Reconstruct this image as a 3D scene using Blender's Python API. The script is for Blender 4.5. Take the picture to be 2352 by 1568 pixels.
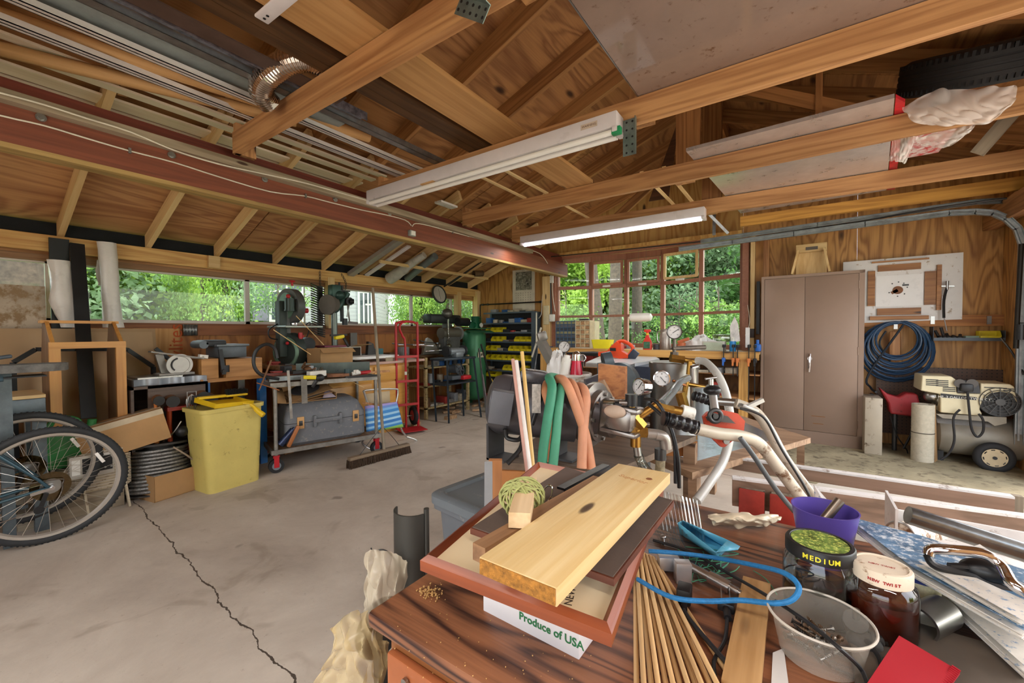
import bpy,bmesh,math,random
from math import sin,cos,pi,radians as rad
from mathutils import Vector as V,Matrix,Euler,Quaternion
for _o in list(bpy.data.objects): bpy.data.objects.remove(_o,do_unlink=True)
random.seed(7)
SC = bpy.context.scene
COL = SC.collection
# ---------------------------------------------------------------- camera
EYE = V((0,0,1.24)); FPX = 943.3
_yaw,_pit,_rol = .60886,.02283,-.0043607
cF = V((-sin(_yaw)*cos(_pit),cos(_yaw)*cos(_pit),-sin(_pit)))
_R = V((cos(_yaw),sin(_yaw),0)); _U = _R.cross(cF)
cR = cos(_rol)*_R + sin(_rol)*_U; cU = cos(_rol)*_U - sin(_rol)*_R
cam = bpy.data.cameras.new('camera'); cam.sensor_width = 36; cam.lens = FPX/2352*36; cam.clip_start = .02; cam.clip_end = 500
camo = bpy.data.objects.new('camera',cam); COL.objects.link(camo); SC.camera = camo
_m = Matrix((cR,cU,-cF)).transposed().to_4x4(); _m.translation = EYE; camo.matrix_world = _m
# ---------------------------------------------------------------- sky, sun, exposure
SC.view_settings.view_transform = 'Standard'; SC.view_settings.look = 'None'; SC.view_settings.gamma = 1
SC.view_settings.use_curve_mapping = False
SC.view_settings.exposure = .42
world = bpy.data.worlds.new('sky'); SC.world = world; world.use_nodes = True
_nt = world.node_tree; _bg = _nt.nodes['Background']
_sky = _nt.nodes.new('ShaderNodeTexSky'); _sky.sky_type = 'NISHITA'; _sky.sun_disc = False
_sky.sun_elevation = rad(50); _sky.sun_rotation = rad(60); _sky.air_density = 1.0; _sky.dust_density = 4.0; _sky.ozone_density = 1.0
_mx = _nt.nodes.new('ShaderNodeMixRGB'); _mx.inputs[0].default_value = .7; _mx.inputs[2].default_value = (3.2,3.25,3.3,1)
_nt.links.new(_sky.outputs[0],_mx.inputs[1]); _nt.links.new(_mx.outputs[0],_bg.inputs[0]); _bg.inputs[1].default_value = 1.15
_sl = bpy.data.lights.new('sun','SUN'); _sl.energy = 7; _sl.angle = rad(6); _sl.color = (1,.96,.88)
_so = bpy.data.objects.new('sun',_sl); COL.objects.link(_so)
_so.rotation_euler = V((-.35,-.62,.9)).to_track_quat('Z','Y').to_euler()
def fluo_light(name,loc,sx,sy,e,col=(1,.95,.88)):
    l = bpy.data.lights.new(name,'AREA'); l.shape = 'RECTANGLE'; l.size = sx; l.size_y = sy; l.energy = e; l.color = col
    o = bpy.data.objects.new(name,l); COL.objects.link(o); o.location = loc; return o
# tube light: bow-window lamp first, then three unseen lamps added for fill
TUBES = [((-1.93,4.30,2.30),2.1,.05,22,0),((-1.0,-.75,2.36),1.2,.06,16,0),((.8,-.45,2.36),1.2,.06,14,0),((-2.0,-1.7,2.36),1.2,.06,16,0)]
for _i,_t in enumerate(TUBES): fluo_light('tube_light',_t[0],_t[1],_t[2],_t[3])

def W(px,py,x=None,y=None,z=None):
    d = cF + cR*((px-1176)/FPX) - cU*((py-784)/FPX)
    t = x/d[0] if x is not None else (y/d[1] if y is not None else (z-EYE.z)/d[2])
    return EYE + d*t
# ---------------------------------------------------------------- materials
def lin(c):
    if isinstance(c,str):
        c = [int(c[i:i+2],16)/255 for i in (0,2,4)]
        c = [x/12.92 if x <= .04045 else ((x+.055)/1.055)**2.4 for x in c]
    return tuple(c[:3])+(1,)
MATS = {}; WP = {}; NW = 'one two three four five six seven eight nine ten eleven twelve thirteen fourteen fifteen sixteen'.split()
class NT:
    def __init__(s,name):
        s.m = bpy.data.materials.new(name); s.m.use_nodes = True; s.t = s.m.node_tree; s.p = s.t.nodes['Principled BSDF']
    def n(s,ty,**k):
        o = s.t.nodes.new('ShaderNode'+ty)
        for a,b in k.items():
            if a.startswith('i_'): o.inputs[a[2:].replace('_',' ')].default_value = b
            else: setattr(o,a,b)
        return o
    def l(s,a,b): s.t.links.new(a,b)
    def ramp(s,src,stops,interp='LINEAR'):
        r = s.n('ValToRGB'); cr = r.color_ramp; cr.interpolation = interp
        while len(cr.elements) > len(stops): cr.elements.remove(cr.elements[-1])
        while len(cr.elements) < len(stops): cr.elements.new(.5)
        for e,(p,c) in zip(cr.elements,stops): e.position = p; e.color = lin(c) if not isinstance(c,float) else (c,c,c,1)
        s.l(src,r.inputs[0]); return r
    def math(s,op,a,b=None,c=None):
        m = s.n('Math',operation=op)
        for i,v in enumerate((a,b,c)):
            if v is None: continue
            if isinstance(v,(int,float)): m.inputs[i].default_value = v
            else: s.l(v,m.inputs[i])
        return m.outputs[0]
    def coords(s,scale,rnd=True):
        tc = s.n('TexCoord'); mp = s.n('Mapping'); mp.inputs['Scale'].default_value = scale
        s.l(tc.outputs['Object'],mp.inputs['Vector'])
        if rnd:
            oi = s.n('ObjectInfo'); cb = s.n('CombineXYZ')
            r = s.math('MULTIPLY',oi.outputs['Random'],37.0)
            for i in range(3): s.l(r,cb.inputs[i])
            s.l(cb.outputs[0],mp.inputs['Location'])
        return mp.outputs[0]
    def bump(s,h,st=.2,dist=.01):
        b = s.n('Bump'); b.inputs['Strength'].default_value = st; b.inputs['Distance'].default_value = dist
        s.l(h,b.inputs['Height']); s.l(b.outputs[0],s.p.inputs['Normal'])
def P(key,col='808080',rough=.55,metal=0,var=.12,sc=6,bump=.05,dirt=None,dirtamt=.0,trans=0,alpha=1,spec=.5,coat=0,ior=1.45):
    """general painted / plastic / metal surface with mottling and optional specks of dirt"""
    if key in MATS: return MATS[key]
    t = NT(key); p = t.p
    c = lin(col); vec = t.coords((sc,sc,sc))
    nz = t.n('TexNoise'); nz.inputs['Scale'].default_value = 1; nz.inputs['Detail'].default_value = 6; nz.inputs['Roughness'].default_value = .65
    t.l(vec,nz.inputs['Vector'])
    lo = tuple(x*(1-var*1.6) for x in c[:3]); hi = tuple(min(1,x*(1+var*1.2)) for x in c[:3])
    r = t.ramp(nz.outputs[0],[(.3,lo),(.7,hi)]); out = r.outputs[0]
    if dirt:
        n2 = t.n('TexNoise'); n2.inputs['Scale'].default_value = 3.7; n2.inputs['Detail'].default_value = 8; n2.inputs['Roughness'].default_value = .7
        t.l(vec,n2.inputs['Vector'])
        rr = t.ramp(n2.outputs[0],[(.60-dirtamt*.3,0.0),(.70-dirtamt*.25,1.0)])
        mx = t.n('MixRGB'); t.l(rr.outputs[0],mx.inputs[0]); t.l(out,mx.inputs[1]); mx.inputs[2].default_value = lin(dirt); out = mx.outputs[0]
    t.l(out,p.inputs['Base Color'])
    rv = t.ramp(nz.outputs[0],[(.3,float(max(0.02,rough*.85))),(.7,float(min(1,rough*1.15)))]); t.l(rv.outputs[0],p.inputs['Roughness'])
    p.inputs['Metallic'].default_value = metal; p.inputs['IOR'].default_value = ior
    if spec != .5: p.inputs['Specular IOR Level'].default_value = spec
    if trans: p.inputs['Transmission Weight'].default_value = trans
    if alpha < 1: p.inputs['Alpha'].default_value = alpha
    if coat: p.inputs['Coat Weight'].default_value = coat; p.inputs['Coat Roughness'].default_value = .1
    if bump: t.bump(nz.outputs[0],bump,.006)
    MATS[key] = t.m; return t.m
def wood(key,c1,c2,axis='x',rough=.6,sc=1.0,knots=.5,c3=None,coat=0,ply=False,contrast=1.0):
    k2 = key+'_'+axis
    if k2 in MATS: return MATS[k2]
    if c1: WP[key] = (c1,c2,rough,sc,knots,c3,coat,ply,contrast)
    else: c1,c2,rough,sc,knots,c3,coat,ply,contrast = WP[key]
    t = NT(k2); p = t.p; ai = 'xyz'.index(axis)
    def S(along,across): return tuple((along if i == ai else across)*sc for i in range(3))
    a = t.coords(S(.45,2.6) if ply else S(.5,9))
    n1 = t.n('TexNoise'); n1.inputs['Scale'].default_value = 1; n1.inputs['Detail'].default_value = 2.5 if ply else 3; n1.inputs['Distortion'].default_value = .9 if ply else .3
    t.l(a,n1.inputs['Vector'])
    rings = t.math('SINE',t.math('MULTIPLY',n1.outputs[0],62 if ply else 34))
    rings = t.math('MULTIPLY_ADD',rings,.5,.5); rings = t.math('POWER',rings,1.6 if ply else 1.3)
    b = t.coords(S(3,90)); n2 = t.n('TexNoise'); n2.inputs['Scale'].default_value = 1; n2.inputs['Detail'].default_value = 4; t.l(b,n2.inputs['Vector'])
    c = t.coords(S(.7,2.2)); n3 = t.n('TexNoise'); n3.inputs['Scale'].default_value = 1.3; n3.inputs['Detail'].default_value = 3; t.l(c,n3.inputs['Vector'])
    f = t.math('ADD',t.math('MULTIPLY',rings,.5*contrast),t.math('MULTIPLY',t.math('SUBTRACT',n2.outputs[0],.35),.7))
    f = t.math('ADD',f,t.math('MULTIPLY',t.math('SUBTRACT',n3.outputs[0],.5),.9))
    col = t.ramp(f,[(.02,c1),(.85,c2)]).outputs[0]
    if knots:
        v = t.n('TexVoronoi'); v.inputs['Scale'].default_value = 1; v.inputs['Randomness'].default_value = 1
        t.l(t.coords(S(1.3 if ply else 1.7,3.2 if ply else 6)),v.inputs['Vector'])
        kr = t.ramp(v.outputs['Distance'],[(.0,1.0),(.05,.9),(.11*knots+.05,0.0)])
        mx = t.n('MixRGB'); t.l(kr.outputs[0],mx.inputs[0]); t.l(col,mx.inputs[1]); mx.inputs[2].default_value = lin(c3 or '3a2010'); col = mx.outputs[0]
    oi = t.n('ObjectInfo'); hs = t.n('HueSaturation'); t.l(t.math('MULTIPLY_ADD',oi.outputs['Random'],.28,.86),hs.inputs['Value']); t.l(col,hs.inputs['Color'])
    t.l(hs.outputs[0],p.inputs['Base Color']); p.inputs['Roughness'].default_value = rough
    if coat: p.inputs['Coat Weight'].default_value = coat; p.inputs['Coat Roughness'].default_value = .15
    t.bump(n2.outputs[0],.25,.002)
    MATS[k2] = t.m; return t.m
def glass(key,col='ffffff',rough=.0,ior=1.45,mixt=.9):
    """thin clear sheet: mostly transparent with mirror reflection"""
    if key in MATS: return MATS[key]
    t = NT(key); t.t.nodes.remove(t.p); out = t.t.nodes['Material Output']
    tr = t.n('BsdfTransparent'); tr.inputs[0].default_value = lin(col); gl = t.n('BsdfGlossy'); gl.inputs['Roughness'].default_value = rough
    fr = t.n('Fresnel'); fr.inputs[0].default_value = ior; mx = t.n('MixShader')
    if rough > .0:
        gl.inputs[0].default_value = lin(col)
    t.l(t.math('MULTIPLY_ADD',fr.outputs[0],.8,1-mixt),mx.inputs[0]); t.l(tr.outputs[0],mx.inputs[1]); t.l(gl.outputs[0],mx.inputs[2]); t.l(mx.outputs[0],out.inputs[0])
    MATS[key] = t.m; return t.m
def emit(key,col,e):
    if key in MATS: return MATS[key]
    t = NT(key); t.p.inputs['Base Color'].default_value = lin(col); t.p.inputs['Emission Color'].default_value = lin(col); t.p.inputs['Emission Strength'].default_value = e
    MATS[key] = t.m; return t.m
# common palettes
def pine(a='x'): return wood('pine_lumber','c2905f','8c5a32',a,.62,1.0,.35)
def pale(a='x'): return wood('pale_pine','e3c690','c49a5f',a,.6,.8,.25,contrast=.7)
def ply(a='y'): return wood('plywood','c0905a','84552e',a,.65,1.0,.5,ply=True)
def oak(a='z'): return wood('oak','d29a52','b1763a',a,.4,1.0,0,contrast=.6)
def dark(a='x'): return wood('dark_wood','5a3a24','33200f',a,.5,1,0)
def red(a='x'): return wood('mahogany_red','94471f','5e2610',a,.4,1,0,coat=.12)
def grey(a='x'): return wood('weathered_grey_wood','9a8d78','6c6051',a,.8,1,.3)
def STEEL(): return P('steel','a8a8a6',.32,1,.12,9)
def GALV(): return P('galvanised','9aa0a3',.38,.85,.2,12)
def BLK(): return P('black_plastic','1b1b1d',.42,0,.2,8)
def RUB(): return P('rubber','232325',.75,0,.25,14,.2)
def WHT(): return P('white_plastic','e2e0d8',.45,0,.06,6,.03,'9a917f',.06)
def CARD(): return P('cardboard','b08a5e',.85,0,.07,5,.05)
def BRASS(): return P('brass','a9803f',.35,1,.2,12)
def CHROME(): return P('chrome','d6d6d8',.12,1,.05,9,.01)
def YEL(): return P('yellow_plastic','e3cf22',.4,0,.05)
def REDP(): return P('red_paint','b3242c',.35,0,.1)
def GRN(): return P('green_paint','2f6b4f',.35,.1,.12)
def BLUE(): return P('blue_plastic','2a62b4',.4,0,.1)
# ---------------------------------------------------------------- mesh builder
def fr(loc=(0,0,0),rz=0,rx=0,ry=0): return Matrix.Translation(V(loc)) @ Euler((rx,ry,rz)).to_matrix().to_4x4()
def align(d,up=(0,0,1)):
    x = V(d).normalized(); u = V(up)
    if abs(x.dot(u)) > .995: u = V((0,1,0))
    y = u.cross(x).normalized(); z = x.cross(y)
    return Matrix((x,y,z)).transposed().to_4x4()
MW = {}
class MB:
    def __init__(s,F=None): s.v = []; s.f = []; s.F = F or Matrix()
    def add(s,vs,fs,M=None):
        T = s.F @ M if M is not None else s.F; b = len(s.v)
        s.v += [T @ V(p) for p in vs]; s.f += [tuple(i+b for i in f) for f in fs]; return s
    def box(s,c,d,rz=0,rx=0,ry=0,bev=0,M=None):
        if M is None: M = fr(c,rz,rx,ry)
        else: M = M @ Matrix.Translation(V(c))
        x,y,z = d[0]/2,d[1]/2,d[2]/2
        if bev:
            bm = bmesh.new(); bmesh.ops.create_cube(bm,size=1)
            for v in bm.verts: v.co = V((v.co.x*d[0],v.co.y*d[1],v.co.z*d[2]))
            bmesh.ops.bevel(bm,geom=bm.edges[:],offset=bev,segments=2,profile=.5,affect='EDGES')
            bm.verts.index_update(); vs = [v.co.copy() for v in bm.verts]; fs = [[v.index for v in f.verts] for f in bm.faces]; bm.free()
            return s.add(vs,fs,M)
        return s.add([(a,b,c) for a in (-x,x) for b in (-y,y) for c in (-z,z)],
                     [(0,1,3,2),(4,6,7,5),(0,4,5,1),(2,3,7,6),(0,2,6,4),(1,5,7,3)],M)
    def b2(s,a,b,bev=0):
        a,b = V(a),V(b); return s.box((a+b)/2,[abs(q) for q in (b-a)],bev=bev)
    def bar(s,p0,p1,w,t,up=(0,0,1),bev=0):
        p0,p1 = V(p0),V(p1); M = Matrix.Translation((p0+p1)/2) @ align(p1-p0,up)
        return s.box((0,0,0),((p1-p0).length,w,t),bev=bev,M=M)
    def lathe(s,prof,M=None,n=24,a0=0,a1=2*pi):
        full = abs(a1-a0-2*pi) < 1e-6; k = n if full else n+1; vs = []
        for r,z in prof:
            for i in range(k):
                a = a0+(a1-a0)*i/n; vs.append((max(r,1e-5)*cos(a),max(r,1e-5)*sin(a),z))
        fs = []
        for j in range(len(prof)-1):
            for i in range(n):
                i2 = (i+1) % k; fs.append((j*k+i,j*k+i2,(j+1)*k+i2,(j+1)*k+i))
        return s.add(vs,fs,M)
    def cyl(s,p0,p1,r,r1=None,n=16):
        p0,p1 = V(p0),V(p1); r1 = r if r1 is None else r1; h = (p1-p0).length
        M = Matrix.Translation(p0) @ (p1-p0).to_track_quat('Z','Y').to_matrix().to_4x4()
        return s.lathe([(0,0),(r,0),(r1,h),(0,h)],M,n)
    def pipe(s,p0,p1,r,ri,n=20):
        p0,p1 = V(p0),V(p1); h = (p1-p0).length
        M = Matrix.Translation(p0) @ (p1-p0).to_track_quat('Z','Y').to_matrix().to_4x4()
        return s.lathe([(ri,0),(r,0),(r,h),(ri,h),(ri,0)],M,n)
    def sph(s,c,r,sq=(1,1,1),n=14,M=None):
        T = Matrix.Translation(V(c)) @ Matrix.Diagonal((r*sq[0],r*sq[1],r*sq[2],1))
        if M is not None: T = M @ T
        return s.lathe([(sin(pi*j/n),-cos(pi*j/n)) for j in range(n+1)],T,n*2)
    def torus(s,R,r,M=None,n=40,m=10,a0=0,a1=2*pi,sy=1):
        full = abs(a1-a0-2*pi) < 1e-6; k = n if full else n+1; vs = []
        for i in range(k):
            a = a0+(a1-a0)*i/n
            for j in range(m):
                b = 2*pi*j/m; vs.append(((R+r*cos(b))*cos(a),(R+r*cos(b))*sin(a)*sy,r*sin(b)))
        fs = [(i*m+j,((i+1) % k)*m+j,((i+1) % k)*m+(j+1) % m,i*m+(j+1) % m) for i in range(n) for j in range(m)]
        return s.add(vs,fs,M)
    def tube(s,pts,r,n=8,sm=0,closed=False,radii=None):
        pts = [V(p) for p in pts]
        if sm: pts = smooth(pts,sm,closed)
        N = len(pts); vs = []; up = None
        for i,p in enumerate(pts):
            a = pts[(i-1) % N] if (i or closed) else p; b = pts[(i+1) % N] if (i < N-1 or closed) else p
            d = (b-a).normalized() if (b-a).length > 1e-9 else V((0,0,1))
            if up is None: up = V((0,0,1)) if abs(d.z) < .9 else V((1,0,0))
            x = up.cross(d)
            if x.length < 1e-4: x = V((1,.3,.2)).cross(d)
            x.normalize(); y = d.cross(x); up = y
            rr = radii[min(i*len(radii)//N,len(radii)-1)] if radii else r
            for j in range(n): t = 2*pi*j/n; vs.append(p+(x*cos(t)+y*sin(t))*rr)
        fs = [(i*n+j,i*n+(j+1) % n,((i+1) % N)*n+(j+1) % n,((i+1) % N)*n+j) for i in range(N if closed else N-1) for j in range(n)]
        if not closed: fs += [tuple(reversed(range(n))),tuple((N-1)*n+j for j in range(n))]
        return s.add(vs,fs)
    def prism(s,poly,h,M=None,z0=0):
        """polygon in local xy, extruded along local z"""
        n = len(poly); vs = [(x,y,z0) for x,y in poly]+[(x,y,z0+h) for x,y in poly]
        return s.add(vs,[tuple(reversed(range(n))),tuple(range(n,2*n))]+[(i,(i+1) % n,n+(i+1) % n,n+i) for i in range(n)],M)
    def quad(s,a,b,c,d): return s.add([a,b,c,d],[(0,1,2,3)])
    def slab(s,pts,t,n=(0,0,1)):
        """polygon of world points thickened along n by t"""
        k = len(pts); q = [V(p) for p in pts]+[V(p)+V(n)*t for p in pts]
        return s.add(q,[tuple(reversed(range(k))),tuple(range(k,2*k))]+[(i,(i+1) % k,k+(i+1) % k,k+i) for i in range(k)])
    def grid(s,fn,nu,nv):
        vs = [fn(i/nu,j/nv) for j in range(nv+1) for i in range(nu+1)]
        return s.add(vs,[(j*(nu+1)+i,j*(nu+1)+i+1,(j+1)*(nu+1)+i+1,(j+1)*(nu+1)+i) for j in range(nv) for i in range(nu)])
    def build(s,name,mat,parent=None,label=None,origin=None,flat=False,solid=0,weld=False):
        me = bpy.data.meshes.new(name)
        if parent is not None: inv = MW[parent.name].inverted(); Mo = MW[parent.name]
        else:
            if origin is None:
                xs = [v[0] for v in s.v]; ys = [v[1] for v in s.v]; zs = [v[2] for v in s.v]
                origin = ((min(xs)+max(xs))/2,(min(ys)+max(ys))/2,min(zs))
            Mo = origin if isinstance(origin,Matrix) else Matrix.Translation(V(origin)); inv = Mo.inverted()
        me.from_pydata([inv @ v for v in s.v],[],s.f); me.materials.append(mat)
        bm = bmesh.new(); bm.from_mesh(me)
        if weld: bmesh.ops.remove_doubles(bm,verts=bm.verts[:],dist=1e-5)
        bmesh.ops.recalc_face_normals(bm,faces=bm.faces[:]); bm.to_mesh(me); bm.free()
        if not flat:
            me.polygons.foreach_set('use_smooth',[True]*len(me.polygons)); me.set_sharp_from_angle(angle=rad(38))
        o = bpy.data.objects.new(name,me); COL.objects.link(o)
        if parent is not None: o.parent = parent
        else: o.matrix_world = Mo
        MW[o.name] = Mo
        if label: o['label'] = label
        if solid:
            md = o.modifiers.new('thickness','SOLIDIFY'); md.thickness = solid; md.offset = 0
        return o
def smooth(pts,k,closed=False):
    """Catmull-Rom through the points, k segments between each"""
    N = len(pts); out = []
    for i in range(N if closed else N-1):
        g = (lambda j: pts[j % N]) if closed else (lambda j: pts[max(0,min(N-1,j))])
        p0,p1,p2,p3 = g(i-1),g(i),g(i+1),g(i+2)
        for t in range(k):
            t /= k; out.append(.5*((2*p1)+(p2-p0)*t+(2*p0-5*p1+4*p2-p3)*t*t+(3*p1-p0-3*p2+p3)*t**3))
    if not closed: out.append(pts[-1])
    return out
def tag(o,label=None,cat=None,group=None,kind=None):
    if label: o['label'] = label
    if cat: o['category'] = cat
    if group: o['group'] = group
    if kind: o['kind'] = kind
    return o
def TH(name,label,cat,loc=(0,0,0),rz=0,group=None,M=None):
    o = bpy.data.objects.new(name,None); COL.objects.link(o); o.empty_display_size = .05
    m = M if M is not None else fr(loc,rz); o.matrix_world = m; MW[o.name] = m
    tag(o,label,cat,group); return o
def SO(mb,name,mat,label,cat,group=None,**k): return tag(mb.build(name,mat,**k),label,cat,group)
def ST(mb,name,mat,**k): return tag(mb.build(name,mat,**k),kind='structure')
def plank(name,p0,p1,w,t,mat,label=None,cat='board',group=None,up=(0,0,1),kind=None,bev=0,parent=None):
    """board as its own object; local x runs along its length so that the grain follows it"""
    p0,p1 = V(p0),V(p1); M = Matrix.Translation((p0+p1)/2) @ align(p1-p0,up)
    mb = MB(M).box((0,0,0),((p1-p0).length,w,t),bev=bev)
    o = mb.build(name,mat,origin=M) if parent is None else None
    if parent is not None:
        o = MB().box((0,0,0),((p1-p0).length,w,t),bev=bev).build(name,mat,origin=Matrix())
        o.parent = parent; o.matrix_local = MW[parent.name].inverted() @ M; MW[o.name] = M
        if label: o['label'] = label
        return o
    tag(o,label,cat if not kind else None,group,kind); return o
def DUP(root,M=None,loc=None,rz=None,label=None,group=None):
    r = root.copy(); COL.objects.link(r)
    if M is None: M = fr(loc,rz or 0)
    r.matrix_world = M; MW[r.name] = M
    if label: r['label'] = label
    if group: r['group'] = group
    def rec(a,b):
        for ch in list(a.children):
            c = ch.copy(); COL.objects.link(c); c.parent = b; c.matrix_parent_inverse = ch.matrix_parent_inverse; rec(ch,c)
    rec(root,r); return r
def text(body,size,M,mat,parent,name='lettering',depth=.0006,align_x='CENTER',shear=0,bold=0,label=None):
    cu = bpy.data.curves.new('t','FONT'); cu.body = body; cu.size = size; cu.extrude = depth; cu.align_x = align_x; cu.align_y = 'CENTER'; cu.shear = shear; cu.offset = bold; cu.resolution_u = 3
    ob = bpy.data.objects.new('t',cu); COL.objects.link(ob); dg = bpy.context.evaluated_depsgraph_get()
    me = bpy.data.meshes.new_from_object(ob.evaluated_get(dg)); bpy.data.objects.remove(ob,do_unlink=True); bpy.data.curves.remove(cu)
    me.transform(MW[parent.name].inverted() @ M); me.materials.clear(); me.materials.append(mat)
    o = bpy.data.objects.new(name,me); COL.objects.link(o); o.parent = parent; MW[o.name] = MW[parent.name]
    if label: o['label'] = label
    return o
def face(c,nrm,up=(0,0,1)):
    """frame whose xy plane is a wall face: z = outward normal, y = up"""
    z = V(nrm).normalized(); u = V(up); x = u.cross(z).normalized(); y = z.cross(x)
    m = Matrix((x,y,z)).transposed().to_4x4(); m.translation = V(c); return m
def rects(x0,x1,y0,y1,holes):
    """rectangle minus rectangular holes -> list of rectangles (strips)"""
    xs = sorted({x0,x1,*[h[0] for h in holes],*[h[1] for h in holes]}); out = []
    for a,b in zip(xs,xs[1:]):
        m = (a+b)/2; hs = sorted([h for h in holes if h[0] < m < h[1]],key=lambda h: h[2]); y = y0
        for h in hs:
            if h[2] > y: out.append((a,b,y,h[2]))
            y = h[3]
        if y < y1: out.append((a,b,y,y1))
    return out
# ================================================================ SHELL
XL,XR,YB,YF = -5.0,1.62,6.0,-2.7
SL = .375; ZP = 2.03; XRI = -.75; ZRI = ZP+SL*(XRI+4.95)
def zr(x): return ZP+SL*(x+4.95) if x < XRI else ZRI-SL*(x-XRI)
# floor with stains and a crack
def floor_mat():
    t = NT('concrete'); p = t.p; tc = t.n('TexCoord'); o = tc.outputs['Object']
    def nz(s,d=8,r=.65,dist=0):
        n = t.n('TexNoise'); n.inputs['Scale'].default_value = s; n.inputs['Detail'].default_value = d; n.inputs['Roughness'].default_value = r; n.inputs['Distortion'].default_value = dist; t.l(o,n.inputs['Vector']); return n.outputs[0]
    a = t.ramp(nz(1.1,9,.7,.4),[(.28,'a3978a'),(.5,'bdb2a4'),(.72,'d2c8ba')]).outputs[0]
    b = t.ramp(nz(2.3,4,.5,1.2),[(.34,1.0),(.42,0.0)]).outputs[0]
    m = t.n('MixRGB'); t.l(t.math('MULTIPLY',b,.38),m.inputs[0]); t.l(a,m.inputs[1]); m.inputs[2].default_value = lin('8a7a68')
    c = t.ramp(nz(26,6,.8),[(.30,1.0),(.40,0.0)]).outputs[0]
    m2 = t.n('MixRGB'); t.l(t.math('MULTIPLY',c,.45),m2.inputs[0]); t.l(m.outputs[0],m2.inputs[1]); m2.inputs[2].default_value = lin('756553')
    s = t.ramp(nz(5.5,2,.4),[(.22,1.0),(.27,0.0)]).outputs[0]
    m3 = t.n('MixRGB'); t.l(t.math('MULTIPLY',s,.55),m3.inputs[0]); t.l(m2.outputs[0],m3.inputs[1]); m3.inputs[2].default_value = lin('5d5046')
    sx = t.n('SeparateXYZ'); t.l(o,sx.inputs[0]); col = m3.outputs[0]
    wob = t.math('MULTIPLY',t.math('SUBTRACT',nz(5,5,.6),.5),.09)
    wid = nz(9,3)
    for (a0,b0,w) in ((W(322,1165,z=0),W(720,1620,z=0),.0042),(W(1010,935,z=0),W(1180,975,z=0),.006),(W(930,1010,z=0),W(1150,935,z=0),.003)):
        d = (b0-a0).normalized(); nx,ny = -d.y,d.x; k = -(nx*a0.x+ny*a0.y)
        L = t.math('ADD',t.math('ADD',t.math('MULTIPLY',sx.outputs[0],nx),t.math('MULTIPLY',sx.outputs[1],ny)),k)
        L = t.math('ABSOLUTE',t.math('ADD',L,wob if w < .005 else 0.0))
        hit = t.math('LESS_THAN',L,t.math('MULTIPLY',wid,w*1.6))
        along = t.math('ADD',t.math('MULTIPLY',sx.outputs[0],d.x),t.math('MULTIPLY',sx.outputs[1],d.y)); k0 = d.x*a0.x+d.y*a0.y; k1 = d.x*b0.x+d.y*b0.y
        if w != .003 : hit = t.math('MULTIPLY',hit,t.math('GREATER_THAN',along,k0-(.2 if w<.005 else 9)))
        else: hit = t.math('MULTIPLY',t.math('MULTIPLY',hit,t.math('GREATER_THAN',along,k0)),t.math('LESS_THAN',along,k1))
        if w == .0042: hit = t.math('MULTIPLY',hit,t.math('LESS_THAN',along,k1))
        mm = t.n('MixRGB'); t.l(hit,mm.inputs[0]); t.l(col,mm.inputs[1]); mm.inputs[2].default_value = lin('4b4036'); col = mm.outputs[0]
    t.l(col,p.inputs['Base Color']); p.inputs['Roughness'].default_value = .72; t.bump(nz(40,8),.25,.003)
    return t.m
ST(MB().b2((XL,YF,-.1),(XR+.1,YB,0)),'floor',floor_mat(),origin=(0,0,0),flat=True)
apron = MB().slab([(-.85,4.15,0),(XR,4.05,0),(XR,YB,0),(-.85,YB,0)],.012)
ST(apron,'floor',P('worn_wood_floor','a2987c',.75,0,.22,3,.1,'6c6350',.25))
ap = MB().b2((-1.3,4.2,0),(-.85,5.4,.008)); ST(ap,'floor',P('pebble_concrete','a39c90',.8,0,.5,40,.3,'5c564d',.4))
# back wall (y = 6) plywood panels, bow opening
bwm = wood('knotty_plywood','c69556','84562a','z',.55,1.15,.75,'2e1608',ply=True)
mb = MB()
for a,b,c,d in rects(XL-.05,XRI,0,1.9,[(-3.27,-.75,1.0,1.9)]): mb.b2((a,YB,c),(b,YB+.03,d))
hole = (-3.27,-.59,1.0,2.45)
mb = MB()
def wall_poly(x0,x1,z0=0,ztop=None):
    n = 2; pts = [(x0,z0),(x1,z0),(x1,ztop if ztop else zr(x1)+.15),(x0,ztop if ztop else zr(x0)+.15)]
    m = MB(Matrix.Translation((0,YB,0))); M = Matrix(((1,0,0,0),(0,0,-1,0),(0,1,0,0),(0,0,0,1)))
    return m.prism(pts,-.03,M)
def panel(x0,x1,z0=0,zt=None,mat=None): ST(wall_poly(x0,x1,z0,zt),'wall_back',mat or bwm)
panel(XL-.1,-4.15); panel(-4.147,-3.27)
panel(-3.27,-.59,0,1.0,wood('plywood_dark','8a5c30','5f3b1c','z',.7,1,.3,ply=True))
g = wood('gable_plywood','ddb268','b27a36','z',.6,1,.4,ply=True)
m = MB(Matrix.Translation((0,YB,0))); MX = Matrix(((1,0,0,0),(0,0,-1,0),(0,1,0,0),(0,0,0,1)))
m.prism([(-3.27,2.45),(-.59,2.45),(-.59,zr(-.59)+.15),(XRI,ZRI+.15),(-3.27,zr(-3.27)+.15)],-.03,MX); ST(m,'wall_back',g)
panel(-.587,.53); panel(.533,XR+.05)
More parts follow.
